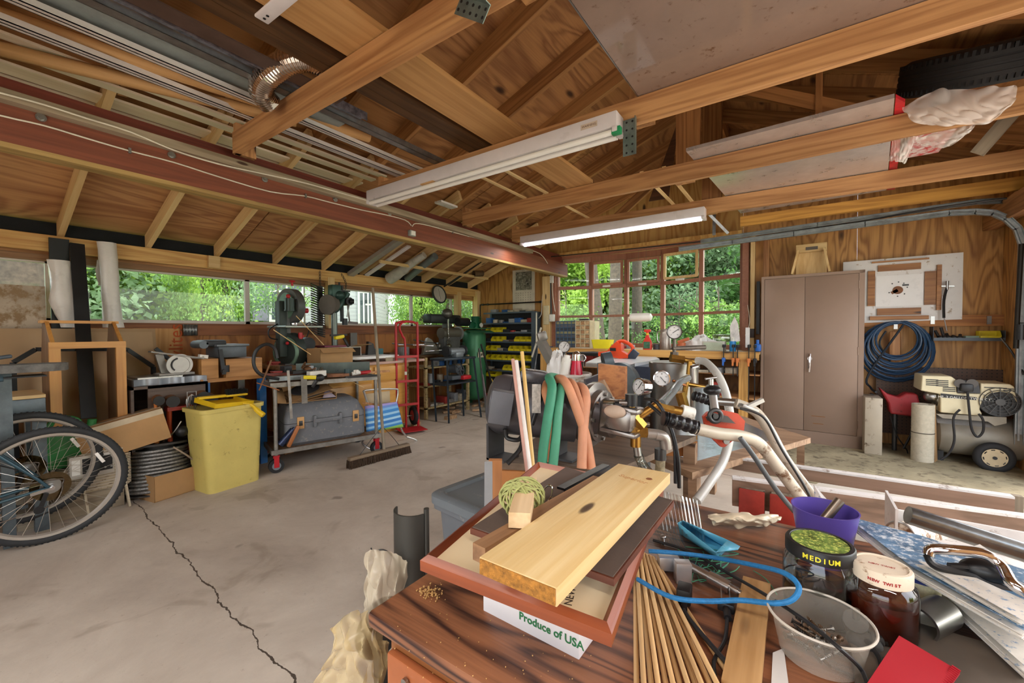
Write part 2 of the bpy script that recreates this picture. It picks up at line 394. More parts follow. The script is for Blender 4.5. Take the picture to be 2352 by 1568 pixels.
# left wall
ST(MB().b2((XL-.03,-2.7,0),(XL,YB,1.34)),'wall_left',wood('plywood_weathered','b4783f','7c4c26','z',.65,1,.4,ply=True))
ST(MB().b2((XL-.1,-2.7,1.83),(XL,YB,2.03)),'wall_left',pine('y'))
plank('trim_1',(XL+.012,-2.7,1.28),(XL+.012,5.35,1.28),.12,.03,wood('sill_board','8a5430','5d3319','x',.6),kind='structure',up=(1,0,0))
plank('trim_2',(-4.93,-2.7,1.965),(-4.93,5.98,1.965),.13,.04,wood('plate_lumber','dfb873','b98344','x',.55,1,.5),kind='structure',up=(1,0,0))
plank('trim_3',(-4.99,-2.7,1.855),(-4.99,5.35,1.855),.05,.03,wood('header_brown','9a7350','6d4a2e','x',.6),kind='structure',up=(1,0,0))
plank('trim_4',(-4.965,-2.7,2.09),(-4.965,5.98,2.09),.1,.02,P('black_felt','15191c',.9),kind='structure',up=(1,0,0))
plank('trim_5',(-4.89,1.66,1.965),(-4.89,1.76,1.965),.12,.04,pale(),kind='structure',up=(1,0,0))
for i,y in enumerate((.655,3.0,5.42)):
    plank('wall_stud',(XL+.05,y,1.3),(XL+.05,y,1.95),.1,.09,pale(),kind='structure',up=(0,1,0))
plank('wall_stud',(-4.9,5.9,0),(-4.9,5.9,2.0),.09,.09,pale(),kind='structure',up=(0,1,0))
winf = P('window_frame_grey','cfcac4',.5,0,.05)
pane = glass('window_glass','f4f8f6',.0,1.3,1)
ST(MB().b2((-3.3,YF-.1,0),(-2.2,YF,2.35)),'wall_front',bwm)
for k,(y0,y1,ms) in enumerate(((-2.2,.6,(-.8,)),(.71,2.95,(2.07,)),(3.05,5.35,(4.43,)))):
    w = TH('window_%d' % (k+1),None,None,(XL-.04,y0,1.34)); w['kind'] = 'structure'
    b = MB()
    b.b2((XL-.06,y0,1.34),(XL-.02,y1,1.37)); b.b2((XL-.06,y0,1.815),(XL-.02,y1,1.83))
    for y in (y0+.01,y1-.01): b.b2((XL-.06,y-.012,1.34),(XL-.02,y+.012,1.83))
    for y in ms: b.b2((XL-.06,y-.022,1.34),(XL-.02,y+.022,1.83))
    b.build('window_frame',winf,w)
    MB().b2((XL-.045,y0,1.35),(XL-.041,y1,1.82)).build('window_pane',pane,w)
# bow window
rwood = wood('redwood_frame','a9745c','865441','z',.55,1,0,contrast=.4)
_a = rad(10); _w = 2.68/(1+2*cos(_a)+2*cos(2*_a)); BP = [V((-3.27,YB,0))]
for k in (2,1,0,-1,-2): BP.append(BP[-1]+V((_w*cos(k*_a),_w*sin(k*_a),0)))
bw = TH('window_4',None,None,(-1.93,YB,1.0)); bw['kind'] = 'structure'
b = MB(); gl = MB()
for i,p in enumerate(BP): b.b2(p+V((-.028,-.03,1.0)),p+V((.028,.05,2.45)))
for i in range(5):
    p,q = BP[i],BP[i+1]
    for z,h in ((1.03,.06),(1.49,.035),(1.955,.05),(2.41,.1)): b.bar(p+V((0,0,z)),q+V((0,0,z)),.06,h)
    gl.bar(p+V((0,.01,1.72)),q+V((0,.01,1.72)),.004,1.4)
b.build('window_frame',rwood,bw); gl.build('window_pane',pane,bw)
for i,dz in ((1,0),(2,0),(3,.0)):
    p,q = BP[i],BP[i+1]; d = (q-p).normalized(); s = MB(); o = V((0,-.05,0)) if i != 3 else V((.0,-.07,.02))
    a0 = p+d*.05+o; a1 = q-d*.05+o
    for z in (1.99,2.33): s.bar(a0+V((0,0,z)),a1+V((0,0,z)),.035,.035)
    for a in (a0,a1): s.b2(a+V((-.017,-.017,1.98)),a+V((.017,.017,2.345)))
    s.build('sash',rwood if i != 3 else pale('z'),bw)
    MB().box((a0+a1)/2+V((0,-.03,1.955)),(.12,.03,.03),rz=math.atan2(d.y,d.x),bev=.005).build('sash_latch',WHT(),bw)
# roof and floor of the bow
rf = MB(); rf.slab([(p.x,p.y+.06,2.452) for p in BP],.04); ST(rf,'ceiling',pale('x'))
rf = MB(); rf.slab([(p.x,p.y+.08,.95) for p in BP],.05); ST(rf,'floor',pale('x'))
soff = MB().b2((-3.27,5.86,2.455),(-.59,6.0,2.50)); ST(soff,'trim_6',g)
plank('trim_7',(-3.3,5.97,2.44),(-.55,5.97,2.44),.06,.05,rwood,kind='structure',up=(0,1,0))
plank('wall_stud',(-.47,5.93,1.0),(-.47,5.93,2.44),.045,.12,pale(),kind='structure',up=(0,1,0))
plank('wall_stud',(-.55,5.95,1.0),(-.55,5.95,2.44),.07,.09,rwood,kind='structure',up=(0,1,0))
plank('wall_stud',(-.33,5.96,1.0),(-.33,5.96,2.44),.06,.08,pine(),kind='structure',up=(0,1,0))
plank('wall_stud',(-3.40,5.92,0.1),(-3.40,5.92,2.15),.14,.12,pale(),kind='structure',up=(0,1,0))
plank('wall_stud',(-3.30,5.96,1.0),(-3.30,5.96,2.45),.08,.08,rwood,kind='structure',up=(0,1,0))
# rail board on the back wall, right of the cabinet
plank('trim_8',(.55,5.96,1.335),(XR,5.96,1.335),.11,.04,wood('rail_board','b87d42','8a552a','x',.6),kind='structure',up=(0,1,0))
# right wall with open garage door; front wall opening added to let daylight in
ST(MB().b2((XL-.05,YF-.1,0),(-3.3,YF,zr(-3.3))),'wall_front',bwm); ST(MB().b2((-3.3,YF-.1,2.3),(1.0,YF,4)),'wall_front',bwm)
ST(MB().b2((1.0,YF-.1,0),(XR+.1,YF,3.2)),'wall_front',bwm)
m = MB()
for a,b_,c,d in rects(YF,YB+.05,0,2.9,[(.1,5.0,-1,2.2)]): m.b2((XR,a,c),(XR+.1,b_,d))
ST(m,'wall_right',bwm)
# roof sheathing
shm = wood('roof_sheathing','b58350','7a4c2a','y',.65,1.0,.6,'2e1608',ply=True)
sh2 = wood('roof_sheathing_pale','c59666','946242','y',.65,.9,.35,'2e1608',ply=True)
def roof(x0,x1,y0,y1,mat):
    z0,z1 = zr(x0)+.15,zr(x1)+.15
    m = MB().slab([(x0,y0,z0),(x1,y0,z1),(x1,y1,z1),(x0,y1,z0)],.02); ST(m,'ceiling',mat,flat=True)
for k,(a,b_) in enumerate(((-5.35,-3.85),(-3.85,-2.35),(-2.35,-.76))):
    for j in range(4):
        y0 = -2.9+j*2.44-(.6 if k % 2 else 0); roof(a,b_,max(-2.9,y0),min(6.2,y0+2.43),sh2 if k == 0 else shm)
for a,b_ in ((-.74,.5),(.5,2.0)):
    for j in range(4):
        y0 = -2.9+j*2.44; roof(a,b_,y0,min(6.2,y0+2.43),shm)
m = MB().slab([(-5.6,-3,zr(-5.6)+.18),(XRI,-3,ZRI+.2),(XRI,6.5,ZRI+.2),(-5.6,6.5,zr(-5.6)+.18)],.03)
m.slab([(XRI,-3,ZRI+.2),(2.3,-3,zr(2.3)+.18),(2.3,6.5,zr(2.3)+.18),(XRI,6.5,ZRI+.2)],.03); ST(m,'ceiling',P('shingles','4a4744',.9))
RY = [-2.3,-1.6,-1.05,-.5,.09,.66,1.21,1.755,2.33,2.92,3.47,4.03,4.6,5.16,5.72]
rl,rr_ = wood('rafter_lumber','b98650','855831','x',.65,1,.4),wood('rafter_lumber','b98650','855831','x',.65,1,.4)
for y in RY:
    u = V((-SL,0,1)).normalized()
    plank('rafter',V((-5.3,y,zr(-5.3)))+u*.055,V((-3.1,y,zr(-3.1)))+u*.055,.04,.11,pale(),kind='structure')
    yy = y+.045 if y > -.4 else y
    plank('rafter',V((-3.3,yy,zr(-3.3)))+u*.07,V((XRI,yy,ZRI))+u*.07,.042,.145,rl,kind='structure')
    u = V((SL,0,1)).normalized(); plank('rafter',V((XRI,yy,ZRI))+u*.07,V((1.9,yy,zr(1.9)))+u*.07,.042,.145,rl,kind='structure')
plank('ridge_board',(XRI,-2.8,ZRI+.05),(XRI,6.0,ZRI+.05),.04,.2,rl,kind='structure')
# ================================================================ BEAM, TIES AND THINGS OVERHEAD
rb = wood('beam_red','84472f','54281a','x',.6,1,.2,contrast=.5); gw = wood('grey_ledger','a3937c','74654f','x',.75,1,.2)
BX = -3.08
def bz(py,x=BX): return W(0,py,x=x).z
plank('support_beam',(BX-.045,-2.7,(2.148+2.33)/2),(BX-.045,YB,(2.148+2.33)/2),.09,.18,rb,kind='structure')
plank('support_beam',(BX-.05,-2.7,2.136),(BX-.05,YB,2.136),.1,.025,wood('beam_edge','b9995c','806338','x',.6),kind='structure')
plank('support_beam',(BX-.01,-2.7,2.352),(BX-.01,4.85,2.352),.14,.052,gw,kind='structure')
plank('support_beam',(BX-.10,-2.7,2.415),(BX-.10,5.98,2.415),.05,.13,wood('beam_dark_red','7a3423','4a1c12','x',.6,1,.2,contrast=.5),kind='structure')
plank('support_beam',(XR-.1,-2.7,2.3),(XR-.1,5.98,2.3),.09,.18,pine(),kind='structure')
# bolts and cables on the beam
bo = TH('cable','thin white cable stapled along the red beam and up to the lamps','cable',(BX+.01,1,2.24))
pts = [V((BX+.008,0,0)) for _ in range(0)]
for px,py in ((-220,205),(0,265),(100,288),(200,318),(300,347),(400,373),(500,405),(620,440),(700,450),(760,465),(830,482),(880,492),(930,505),(945,518)):
    q = W(px,py,x=BX+.008); pts.append(q)
MB().tube(pts,.0042,6,3).build('cable_run',P('cable_white','ddd6c4',.5),bo)
pts = [W(px,py,x=BX+.008) for px,py in ((947,520),(955,513),(985,518),(1040,533),(1100,548),(1160,560),(1200,570),(1240,582),(1258,605))]
MB().tube(pts,.0042,6,3).build('cable_run',P('cable_white','ddd6c4',.5),bo)
for px,py in ((298,346),(702,450),(1040,533),(1160,560)):
    MB().box(W(px,py,x=BX+.01),(.01,.012,.03)).build('clip',STEEL(),bo)
pts = [W(px,py,x=BX+.062) for px,py in ((-200,160),(0,213),(100,240),(200,272),(300,303),(400,345),(500,376),(600,398),(700,420),(790,445),(850,462))]
SO(MB().tube(pts,.0045,6,3),'cable',P('cable_white'),'white cable running along the grey ledger on top of the red beam','cable')
b = MB()
for px,py in ((94,270),(394,356),(608,412),(770,458),(895,490),(1005,520),(1075,540)):
    q = W(px,py,x=BX+.003); b.cyl(q,q+V((.014,0,0)),.013,n=8); b.cyl(q,q+V((.004,0,0)),.02,n=12)
tag(b.build('beam_bolts',STEEL()),kind='structure')
jb = TH('junction_box','small grey metal junction box under the red beam','electrical box',W(946,548,x=BX+.02)-V((0,0,.03)))
q = W(946,536,x=BX+.02); MB().box(q,(.04,.07,.055),bev=.005).build('box_body',P('box_grey','9aa09b',.5,.3),jb); MB().box(q+V((.022,0,0)),(.004,.05,.04)).build('cover',WHT(),jb)
TY = [-1.2,0.0,1.19,2.33,3.44,4.52]
tm = wood('tie_lumber','c2915f','936239','x',.6,1,.35)
for i,y in enumerate(TY):
    dz = 0; x1 = XR
    y1 = y+(.0 if i != 5 else .12); y0 = y-(.12 if i == 5 else 0)
    plank('ceiling_tie',(BX+.02,y0+.02,2.49),(x1,y1+.02,2.49),.042,.14,tm,kind='structure')
    plank('tie_block',(BX+.03,y0+.07,2.42),(BX+.03,y0+.07,2.62),.04,.12,pine(),kind='structure',up=(0,1,0))
plank('ceiling_tie',(-.55,5.32,2.475),(XR,5.32,2.475),.04,.11,wood('tie_yellow','d09a45','a3702b','x',.6),kind='structure')
for i,y in enumerate(TY):
    plank('king_post',(XRI,y+.065,2.42),(XRI,y+.065,ZRI),.04,.14,rl,kind='structure',up=(1,0,0))
    plank('king_post',(XRI+.09,y+.065,2.56),(XRI+.09,y+.065,ZRI-.05),.04,.05,rl,kind='structure',up=(0,1,0))
    if i < 5:
        plank('truss_web',(XRI+.05,y+.11,ZRI-.35),(XRI+1.25,y+.11,2.56),.038,.09,rl,kind='structure')
    if i in (3,4,5):
        plank('truss_web',(XRI-.05,y+.11,ZRI-.35),(XRI-1.0,y+.11,2.56),.038,.09,rl,kind='structure') if i == 5 else None
        plank('truss_web',(.1,y+.11,2.56),(.1,y+.11,zr(.1)+.05),.038,.07,rl,kind='structure',up=(0,1,0))
# gusset / dark plywood flange near the gable
MBg = MB().slab([W(1560,270,y=4.3),W(1535,455,y=4.3),W(1490,462,y=4.3)],.015,(0,1,0)); ST(MBg,'gusset',dark())
# ---- fluorescent fixtures
def fixture(xa,xb,y,z,tube_mat,label,ntube=2):
    t = TH('fluorescent_light',label,'light',((xa+xb)/2,y,z),0)
    F = lambda a,b,bev=0: MB().b2(a,b,bev)
    F((xa,y-.055,z),(xb,y+.055,z+.085),.004).build('housing',P('enamel_white','d6cfd0',.3,0,.05,5,.01),t)
    for e in (xa+.012,xb-.012): MB().box((e,y,z-.012),(.03,.12,.03),bev=.004).build('lamp_holder',P('enamel_white'),t)
    for dy in ((-.035,.035) if ntube == 2 else (0,)):
        MB().cyl((xa+.03,y+dy,z-.02),(xb-.03,y+dy,z-.02),.0165,n=14).build('tube',tube_mat,t)
    return t
t1 = fixture(W(855,460,y=2.24).x,W(1425,300,y=2.24).x,2.235,2.36,P('tube_off','f2f0ea',.25,0,.02),'two-tube fluorescent fixture with one green-ended tube, nearest to the camera')
MB().b2((t1.location.x+1.07,2.20-.018,2.321),(t1.location.x+1.12,2.20+.018,2.359),.003).build('tube_end',P('green_end','1f8a55',.4),t1)
xx = W(1300,333,y=2.18).x
lp = face((W(1353,310,y=2.18).x,2.178,2.405),(0,-1,0)); MB(lp).box((0,0,0),(.1,.03,.001)).build('plate',P('plate_cream','cbb9a6',.6),t1)
text('WARNING',.018,lp@Matrix.Translation((0,0,.001)),P('plate_ink','7a5a4a',.7),t1)
MB().b2((-2.35,2.17,2.352),(-2.22,2.3,2.36)).build('tape',P('masking_tape','c69c6c',.8),t1)
t2 = fixture(W(1200,575,y=4.3).x,W(1620,510,y=4.3).x,4.30,2.335,emit('tube_lit','f4f2ff',2.2),'lit single-tube fluorescent fixture in front of the bow window',1)
for (x,y),l_ in zip(((-1.0,-.75),(.8,-.45),(-2.0,-1.7)),('middle','rightmost','leftmost')): fixture(x-.65,x+.65,y,2.40,emit('tube_lit','f4f2ff',2.2),'added fluorescent fill fixture, unseen behind the camera, %s of three' % l_,1)  # unseen fixtures, added to brighten the room
# metal hanger plate by the first lamp, other metal brackets
def perf(c,w,h,lab,n=(0,-1,0),rows=5,rot=0):
    F = face(c,n)@Matrix.Rotation(rot,4,'Z'); t = TH('hanger_plate',lab,'bracket',M=F)
    MB(F).box((0,0,0),(w,h,.003)).box((w/2,0,.012),(.003,h,.026)).build('plate',P('galv_green','7d8a86',.4,.7,.2,12),t)
    b = MB(F)
    for j in range(rows):
        for i in (-.22,.22): b.cyl((i*w,h*(.42-.84*j/(rows-1)),.0012),(i*w,h*(.42-.84*j/(rows-1)),.0022),.006,n=8)
    tag(b.build('holes',BLK(),t),kind='stuff')
perf(W(1446,315,y=2.28),.075,.2,'perforated galvanised plate hanging by the right end of the near lamp')
perf(W(1084,22,y=1.13),.06,.16,'perforated galvanised plate on the nearest tie',rot=rad(55))
# ---- long stock lying on the ties (along y, z about 2.57)
ZT = 2.565
def stockline(px,py,z=ZT): q = W(px,py,z=z); return q
def along(x,y0,y1,w,t,mat,name,lab,cat='board',z=ZT,group=None,dx=0): return plank(name,(x,y0,z+t/2),(x+dx,y1,z+t/2),w,t,mat,lab,cat,group)
xb = (W(1215,298,z=ZT).x+W(1090,335,z=ZT).x)/2
wpine = wood('wide_pine','cf9f66','a67540','x',.6,.8,.5,contrast=.6)
o = along(xb+.03,-1.4,3.45,.27,.03,wpine,'wide_board','wide pine board lying across the ceiling ties, knotty and pale')
along(xb-.20,-1.3,2.42,.09,.06,wood('stained_beam','54391f','34200f','x',.55),'stained_beam','dark brown stained timber beside the wide pine board overhead')
along(xb-.285,-1.3,2.42,.075,.05,wood('stained_beam','54391f','34200f','x',.55),'stained_beam','narrower dark brown timber under the flexible duct, left of the wider dark one')
b = MB(); xg = W(960,355,z=ZT).x
SO(MB().b2((xg-.03,-1.4,ZT),(xg+.03,2.42,ZT+.004)).b2((xg-.03,-1.4,ZT),(xg-.026,2.42,ZT+.04)).b2((xg+.026,-1.4,ZT),(xg+.03,2.42,ZT+.04)),'metal_channel',GALV(),'galvanised metal channel lying over the ties beside the dark timbers','channel')
xs = W(420,140,z=ZT).x
SO(MB().b2((xs-.16,-1.5,ZT+.05),(xs+.16,1.62,ZT+.054)),'sheet_metal',P('zinc_sheet','8d9795',.4,.25,.12,14,.05),'grey sheet metal panel overhead, left of the dark timbers','sheet')
SO(MB().b2((xs+.17,-1.5,ZT+.03),(xs+.24,1.62,ZT+.034)).b2((xs+.24,-1.5,ZT),(xs+.244,1.62,ZT+.05)),'metal_trim',P('dark_trim_metal','66636a',.35,.3,.5,22),'dark mottled metal trim beside the sheet metal overhead','trim strip')
SO(MB().b2((xs+.26,-1.5,ZT),(xs+.36,1.4,ZT+.006)),'metal_trim',P('brown_trim_metal','5d4a42',.5,.3,.2,9),'brown painted metal strip between the mottled trim and the dark timbers','trim strip')
wchan = P('alu_white','d7d2cc',.35,.2,.06)
for k,(px,py,lab) in enumerate(((905,370,'white aluminium door track overhead, rightmost of the white strips'),(860,383,'white aluminium trim strip overhead beside the door track'))):
    x = W(px,py,z=ZT).x
    SO(MB().b2((x-.026,-1.6,ZT),(x+.026,2.42,ZT+.004)).b2((x-.026,-1.6,ZT),(x-.022,2.42,ZT+.03)).b2((x+.022,-1.6,ZT),(x+.026,2.42,ZT+.03)).b2((x-.004,-1.6,ZT),(x+.004,2.42,ZT+.014)),'metal_track',wchan,lab,'track')
slm = wood('cream_slat','e8dcc2','c8b592','x',.5,1,0,contrast=.3)
for k,(px,py,w,lab) in enumerate(((800,392,.062,'cream painted slat overhead, against the white trim strip'),(770,400,.07,'cream painted slat overhead with a cardboard tube lying on its right'),(712,405,.14,'wide cream painted moulding overhead'),(680,412,.09,'outermost cream painted moulding overhead, nearest to the red beam'))):
    x = W(px+40,py,z=ZT+.075).x; along(x,-1.6,2.42,w,.014,slm,'moulding',lab,'moulding',z=ZT+.075+.006*k)
tubem = wood('cardboard_tube','bf9560','9b7040','x',.7,1,0,contrast=.3)
def pole(a,b,r,lab,r1=None):
    M = Matrix.Translation((a+b)/2)@align(b-a); h = (b-a).length/2
    return tag(MB(M).cyl((-h,0,0),(h,0,0),r,r1,n=18).build('cardboard_tube',tubem,origin=M),lab,'tube')
p0 = W(0,112,z=2.60); p1 = W(640,285,z=2.60); p1 = W(612,262,z=2.60)
pole(p0,p1+(p1-p0)*.15,.034,'brown cardboard tube with a torn taped end overhead, nearest the red beam')
q0 = W(0,35,z=2.63); q1 = W(620,240,z=2.63); pole(q0,q1+(q1-q0)*.6,.036,'brown cardboard tube overhead between the cream mouldings and the white track')
# cut end of pale channel near the top centre
c0 = W(600,45,z=2.50); c1 = W(700,-40,z=2.50)
pc = TH('lamp_reflector','white metal strip with a rounded punched end hanging in at the top edge','metal strip',c0)
MB().bar(c0,c1,.055,.012,bev=.005).build('strip',P('enamel_white'),pc)
b = MB()
for f in (.08,.16): q = c0.lerp(c1,f); b.cyl(q-V((0,0,.008)),q-V((0,0,.0065)),.006,n=8)
tag(b.build('holes',BLK(),pc),kind='stuff')
# flexible duct
fd = [W(622,240,z=2.50),W(600,210,z=2.53),W(612,178,z=2.57),W(650,148,z=2.60),W(700,135,z=2.62),W(748,150,z=2.63)]
path = smooth(fd,30); n = len(path); rad_ = []
for i in range(n): f = i/n; r = .06; rad_.append(r*(1.0 if (i//2) % 2 else .9))
fdt = TH('flexible_duct','crinkled silver flexible duct elbow hanging over the nearest tie','duct',fd[0])
MB().tube(path,.036,18,radii=rad_).build('duct_hose',P('foil','cfc4ba',.18,1,.1,20),fdt,flat=True)
MB().slab([W(603,243,z=2.47),W(622,257,z=2.45),W(640,240,z=2.47),W(622,236,z=2.49)],.002).build('tape_end',WHT(),fdt)
# brown glossy sheet lying on the two nearest ties
gs = P('smoked_acrylic','8d786b',.05,0,.04,6,.0,'6c5340',.02)
c = [W(1305,-5,z=2.568),W(1463,214,z=2.568)]
c = [V((W(1463,214,z=2.568).x,2.40,2.564)),V((W(1463,214,z=2.568).x+1.25,2.40,2.564)),V((W(1463,214,z=2.568).x+1.25,.9,2.564)),V((W(1305,-5,z=2.568).x,.9,2.564))]
gsh = TH('acrylic_sheet','large glossy brown sheet lying on the ties at the top of the picture','sheet',c[0])
MB().slab(c,.012).build('sheet',gs,gsh)
MB().bar(c[3]+V((-.004,0,.006)),c[0]+V((-.004,0,.006)),.006,.016).build('edge_trim',STEEL(),gsh)
# foil-faced insulation board on ties
f = [V((W(1585,362,z=2.568).x,3.25,2.566)),V((W(2048,240,z=2.568).x,3.2,2.566)),V((W(2005,478,z=2.566).x+.02,5.25,2.566)),V((W(1712,512,z=2.566).x,5.3,2.566))]
fb = TH('foil_board','silver foil-faced insulation board lying on the ties above the garage track','insulation board',f[0])
MB().slab(f,.025).build('board',P('foil_face','d2ccc8',.3,.6,.1,7,.3),fb)
MB().slab([f[1]+V((.005,0,0)),f[1]+V((.06,.1,0)),f[2]+V((.06,0,0)),f[2]+V((.005,0,0))],.02).build('printed_edge',P('red_print','b3202a',.4,0,.5,9),fb)
r_ = [W(2075,400,z=2.57),W(2105,345,z=2.57),W(2135,375,z=2.57)]
SO(MB().slab([V((r_[0].x-.1,3.6,2.562)),V((r_[0].x+.12,3.6,2.562)),V((r_[0].x+.12,4.35,2.562)),V((r_[0].x-.1,4.35,2.562))],.006),'printed_panel',P('red_white_print','c9b9b4',.4,0,.1,6,0,'b3202a',.5),'red and white printed panel end behind the plastic-wrapped tire','panel')
# small strips lying across the ties
st = pale()
for k,(a,b_,y0,y1,lab) in enumerate((((1108,428),(1205,455),2.4,3.4,'thin pale stick between the ties, left of the pair'),((1158,412),(1258,445),2.4,3.4,'thin pale stick between the ties, right of the pair'),((1302,470),(1350,500),3.5,4.5,'short pale stick beyond the second lamp tie'),((1530,428),(1592,466),3.5,4.55,'pale stick right of the king post'),((1505,430),(1555,478),3.5,4.5,'curved grey stick beside the king post'))):
    x = W(*b_,z=ZT).x; along(x,y0-.05,y1+.05,.03,.012,st,'wood_strip',lab,'stick',z=2.561)
# diagonal dark board on the right
plank('brace_board',W(2060,355,y=4.2),W(2150,190,y=4.2)+V((.5,0,.5)),.09,.03,grey(),kind='structure',up=(0,1,0))
plank('brace_board',W(2245,352,y=4.2),W(2330,255,y=4.2),.08,.03,grey(),kind='structure',up=(0,1,0))
# tire
tc = W(2352,190,y=3.72); Rt = .36
TC = V((W(2062,250,y=3.72).x+Rt,3.72,2.85)); TM = Matrix.Translation(TC)@Euler((rad(25),rad(4),0)).to_matrix().to_4x4()
tt = TH('car_tire','worn black car tire lying on the ties wrapped in clear plastic','tire',M=TM)
prof = [(.20,-.085),(.25,-.105),(.31,-.105),(.345,-.085),(.358,-.06),(.36,0),(.358,.06),(.345,.085),(.31,.105),(.25,.105),(.20,.085),(.19,0),(.20,-.085)]
MB(TM).lathe(prof,n=64).build('tire_body',RUB(),tt)
b = MB(TM)
for z in (-.05,-.018,.018,.05): b.lathe([(.358,z-.012),(.363,z-.011),(.363,z+.011),(.358,z+.012)],n=64)
for i in range(72): a = 2*pi*i/72; b.box((0,0,0),(.012,.014,.03),M=Matrix.Rotation(a,4,'Z')@Matrix.Translation((.356,0,.073))); b.box((0,0,0),(.012,.014,.03),M=Matrix.Rotation(a,4,'Z')@Matrix.Translation((.356,0,-.073)))
b.build('tread',P('tread_rubber','1a1a1a',.7),tt)
def cloth(pts_rows,name,mat,lab,cat,nu=30,nv=18,wr=.012,seed=1,solid=.001,parent=None):
    """draped film through rows of control points with wrinkles"""
    rows = [smooth([V(p) for p in r],16) for r in pts_rows]; m = min(len(r) for r in rows)
    cols = [smooth([rows[j][i] for j in range(len(rows))],12) for i in range(m)]
    rnd = random.Random(seed); ph = [rnd.random()*6.28 for _ in range(8)]
    M_ = len(cols[0]); b = MB()
    vs = []
    for j in range(M_):
        for i in range(m):
            u,v = i/m,j/M_
            d = wr*(sin(17*u+5*v+ph[0])+.7*sin(29*u-11*v+ph[1]+2*sin(5*v))+.8*sin(13*v+9*u+ph[2]+2*sin(7*u)))
            vs.append(cols[i][j]+V((d*.3,-abs(d),d*.5)))
    b.add(vs,[(j*m+i,j*m+i+1,(j+1)*m+i+1,(j+1)*m+i) for j in range(M_-1) for i in range(m-1)])
    if parent is not None: return b.build(name,mat,parent)
    return SO(b,name,mat,lab,cat)
film = P('plastic_film','efe9e4',.25,0,.03,8,.3,trans=.0,alpha=.55)
Y = 3.34
rows = [[W(2070,250,y=Y),W(2130,215,y=Y),W(2190,205,y=Y),W(2260,205,y=Y),W(2330,195,y=Y)],
        [W(2080,262,y=Y-.02),W(2140,245,y=Y-.03),W(2200,240,y=Y-.03),W(2260,235,y=Y-.03),W(2335,215,y=Y)],
        [W(2100,280,y=Y-.02),W(2150,272,y=Y-.03),W(2210,270,y=Y-.03),W(2270,262,y=Y-.02),W(2325,240,y=Y)],
        [W(2130,287,y=Y),W(2170,290,y=Y-.01),W(2220,287,y=Y),W(2275,282,y=Y),W(2310,250,y=Y)]]
cloth(rows,'plastic_wrap',film,None,None,wr=.007,parent=tt,seed=3)
rows = [[W(2050,318,y=Y+.15),W(2075,310,y=Y+.15),W(2105,303,y=Y+.15)],[W(2046,345,y=Y+.12),W(2070,340,y=Y+.1),W(2098,330,y=Y+.12)],[W(2040,370,y=Y+.15),W(2060,372,y=Y+.12),W(2080,376,y=Y+.15)]]
cloth(rows,'plastic_wrap',film,None,None,wr=.005,parent=tt,seed=5)
rows = [[W(2100,318,y=Y+.15),W(2170,300,y=Y+.15),W(2240,282,y=Y+.15)],[W(2110,330,y=Y+.15),W(2175,318,y=Y+.12),W(2235,296,y=Y+.14)],[W(2130,335,y=Y+.15),W(2175,338,y=Y+.12),W(2225,306,y=Y+.15)]]
cloth(rows,'plastic_wrap',film,None,None,wr=.005,parent=tt,seed=8)
# ---- garage door track
gt = TH('garage_track','galvanised overhead door track curving down at the right wall','door track',(0,5.5,2.2))
def chan(pts,nm,w=.05,d=.03,mat=None):
    pts = [V(p) for p in pts]
    b = MB()
    for p,q in zip(pts,pts[1:]):
        e = (q-p).normalized()*.004
        b.bar(p-e,q+e,.003,w,up=(0,0,1)) if False else None
        M = Matrix.Translation((p+q)/2)@align(q-p,(0,1,0) if abs((q-p).normalized().y) < .5 else (0,0,1)); L = (q-p).length+.006
        # local z ~ y axis: web in x-y plane
        b.box((0,0,0),(L,w,.003),M=M); b.box((0,w/2,-d/2),(L,.003,d),M=M); b.box((0,-w/2,-d/2),(L,.003,d),M=M); b.box((0,0,-d*.4),(L,w*.25,.012),M=M)
    return b.build(nm,mat or GALV(),gt)
ty = 5.42
a = W(1560,573,y=ty); c_ = W(2180,490,y=ty); e0 = [a]+[a.lerp(c_,i/4) for i in range(1,5)]
cc = [W(px,py,y=ty) for px,py in ((2240,487),(2280,490),(2310,502),(2335,525),(2348,560))]
chan(e0+cc+[V((cc[-1].x,ty,1.3)),V((cc[-1].x,ty,.25))],'track')
a = W(1610,555,y=ty+.1); c_ = W(2240,465,y=ty+.1); chan([a,a.lerp(c_,.5),c_,W(2300,462,y=ty+.1),W(2400,470,y=ty+.1)],'track',.045)
MB().tube([W(1240,592,y=5.6),W(1560,560,y=5.6),W(1900,520,y=5.5),W(2150,478,y=5.45),W(2352,450,y=5.4)],.008,8,4).build('lift_cable',P('dark_metal','4a4a4a',.4,.7),gt)
b = MB(); q = W(1640,540,y=5.4); b.bar(q,q+V((0,0,.28)),.035,.003,up=(0,1,0)); b.bar(q+V((.15,0,0)),q+V((-.1,-.3,.3)),.03,.003,up=(0,1,0)); b.build('hanger',GALV(),gt)
# ================================================================ LEFT WALL SIDE
def xspan(px0,py0,px1,py1,x): a = W(px0,py1,x=x); b = W(px1,py0,x=x); return min(a.y,b.y),max(a.y,b.y),min(a.z,b.z),max(a.z,b.z)
def yspan(px0,py0,px1,py1,y): a = W(px0,py1,y=y); b = W(px1,py0,y=y); return min(a.x,b.x),max(a.x,b.x),min(a.z,b.z),max(a.z,b.z)
def xbox(mb,px0,py0,px1,py1,x,d,z0=None,z1=None,bev=0):
    y0,y1,a,b = xspan(px0,py0,px1,py1,x); return mb.b2((x-d,y0,a if z0 is None else z0),(x,y1,b if z1 is None else z1),bev)
def ybox(mb,px0,py0,px1,py1,y,d,z0=None,z1=None,bev=0):
    x0,x1,a,b = yspan(px0,py0,px1,py1,y); return mb.b2((x0,y,a if z0 is None else z0),(x1,y+d,b if z1 is None else z1),bev)
CB = lambda: CARD()
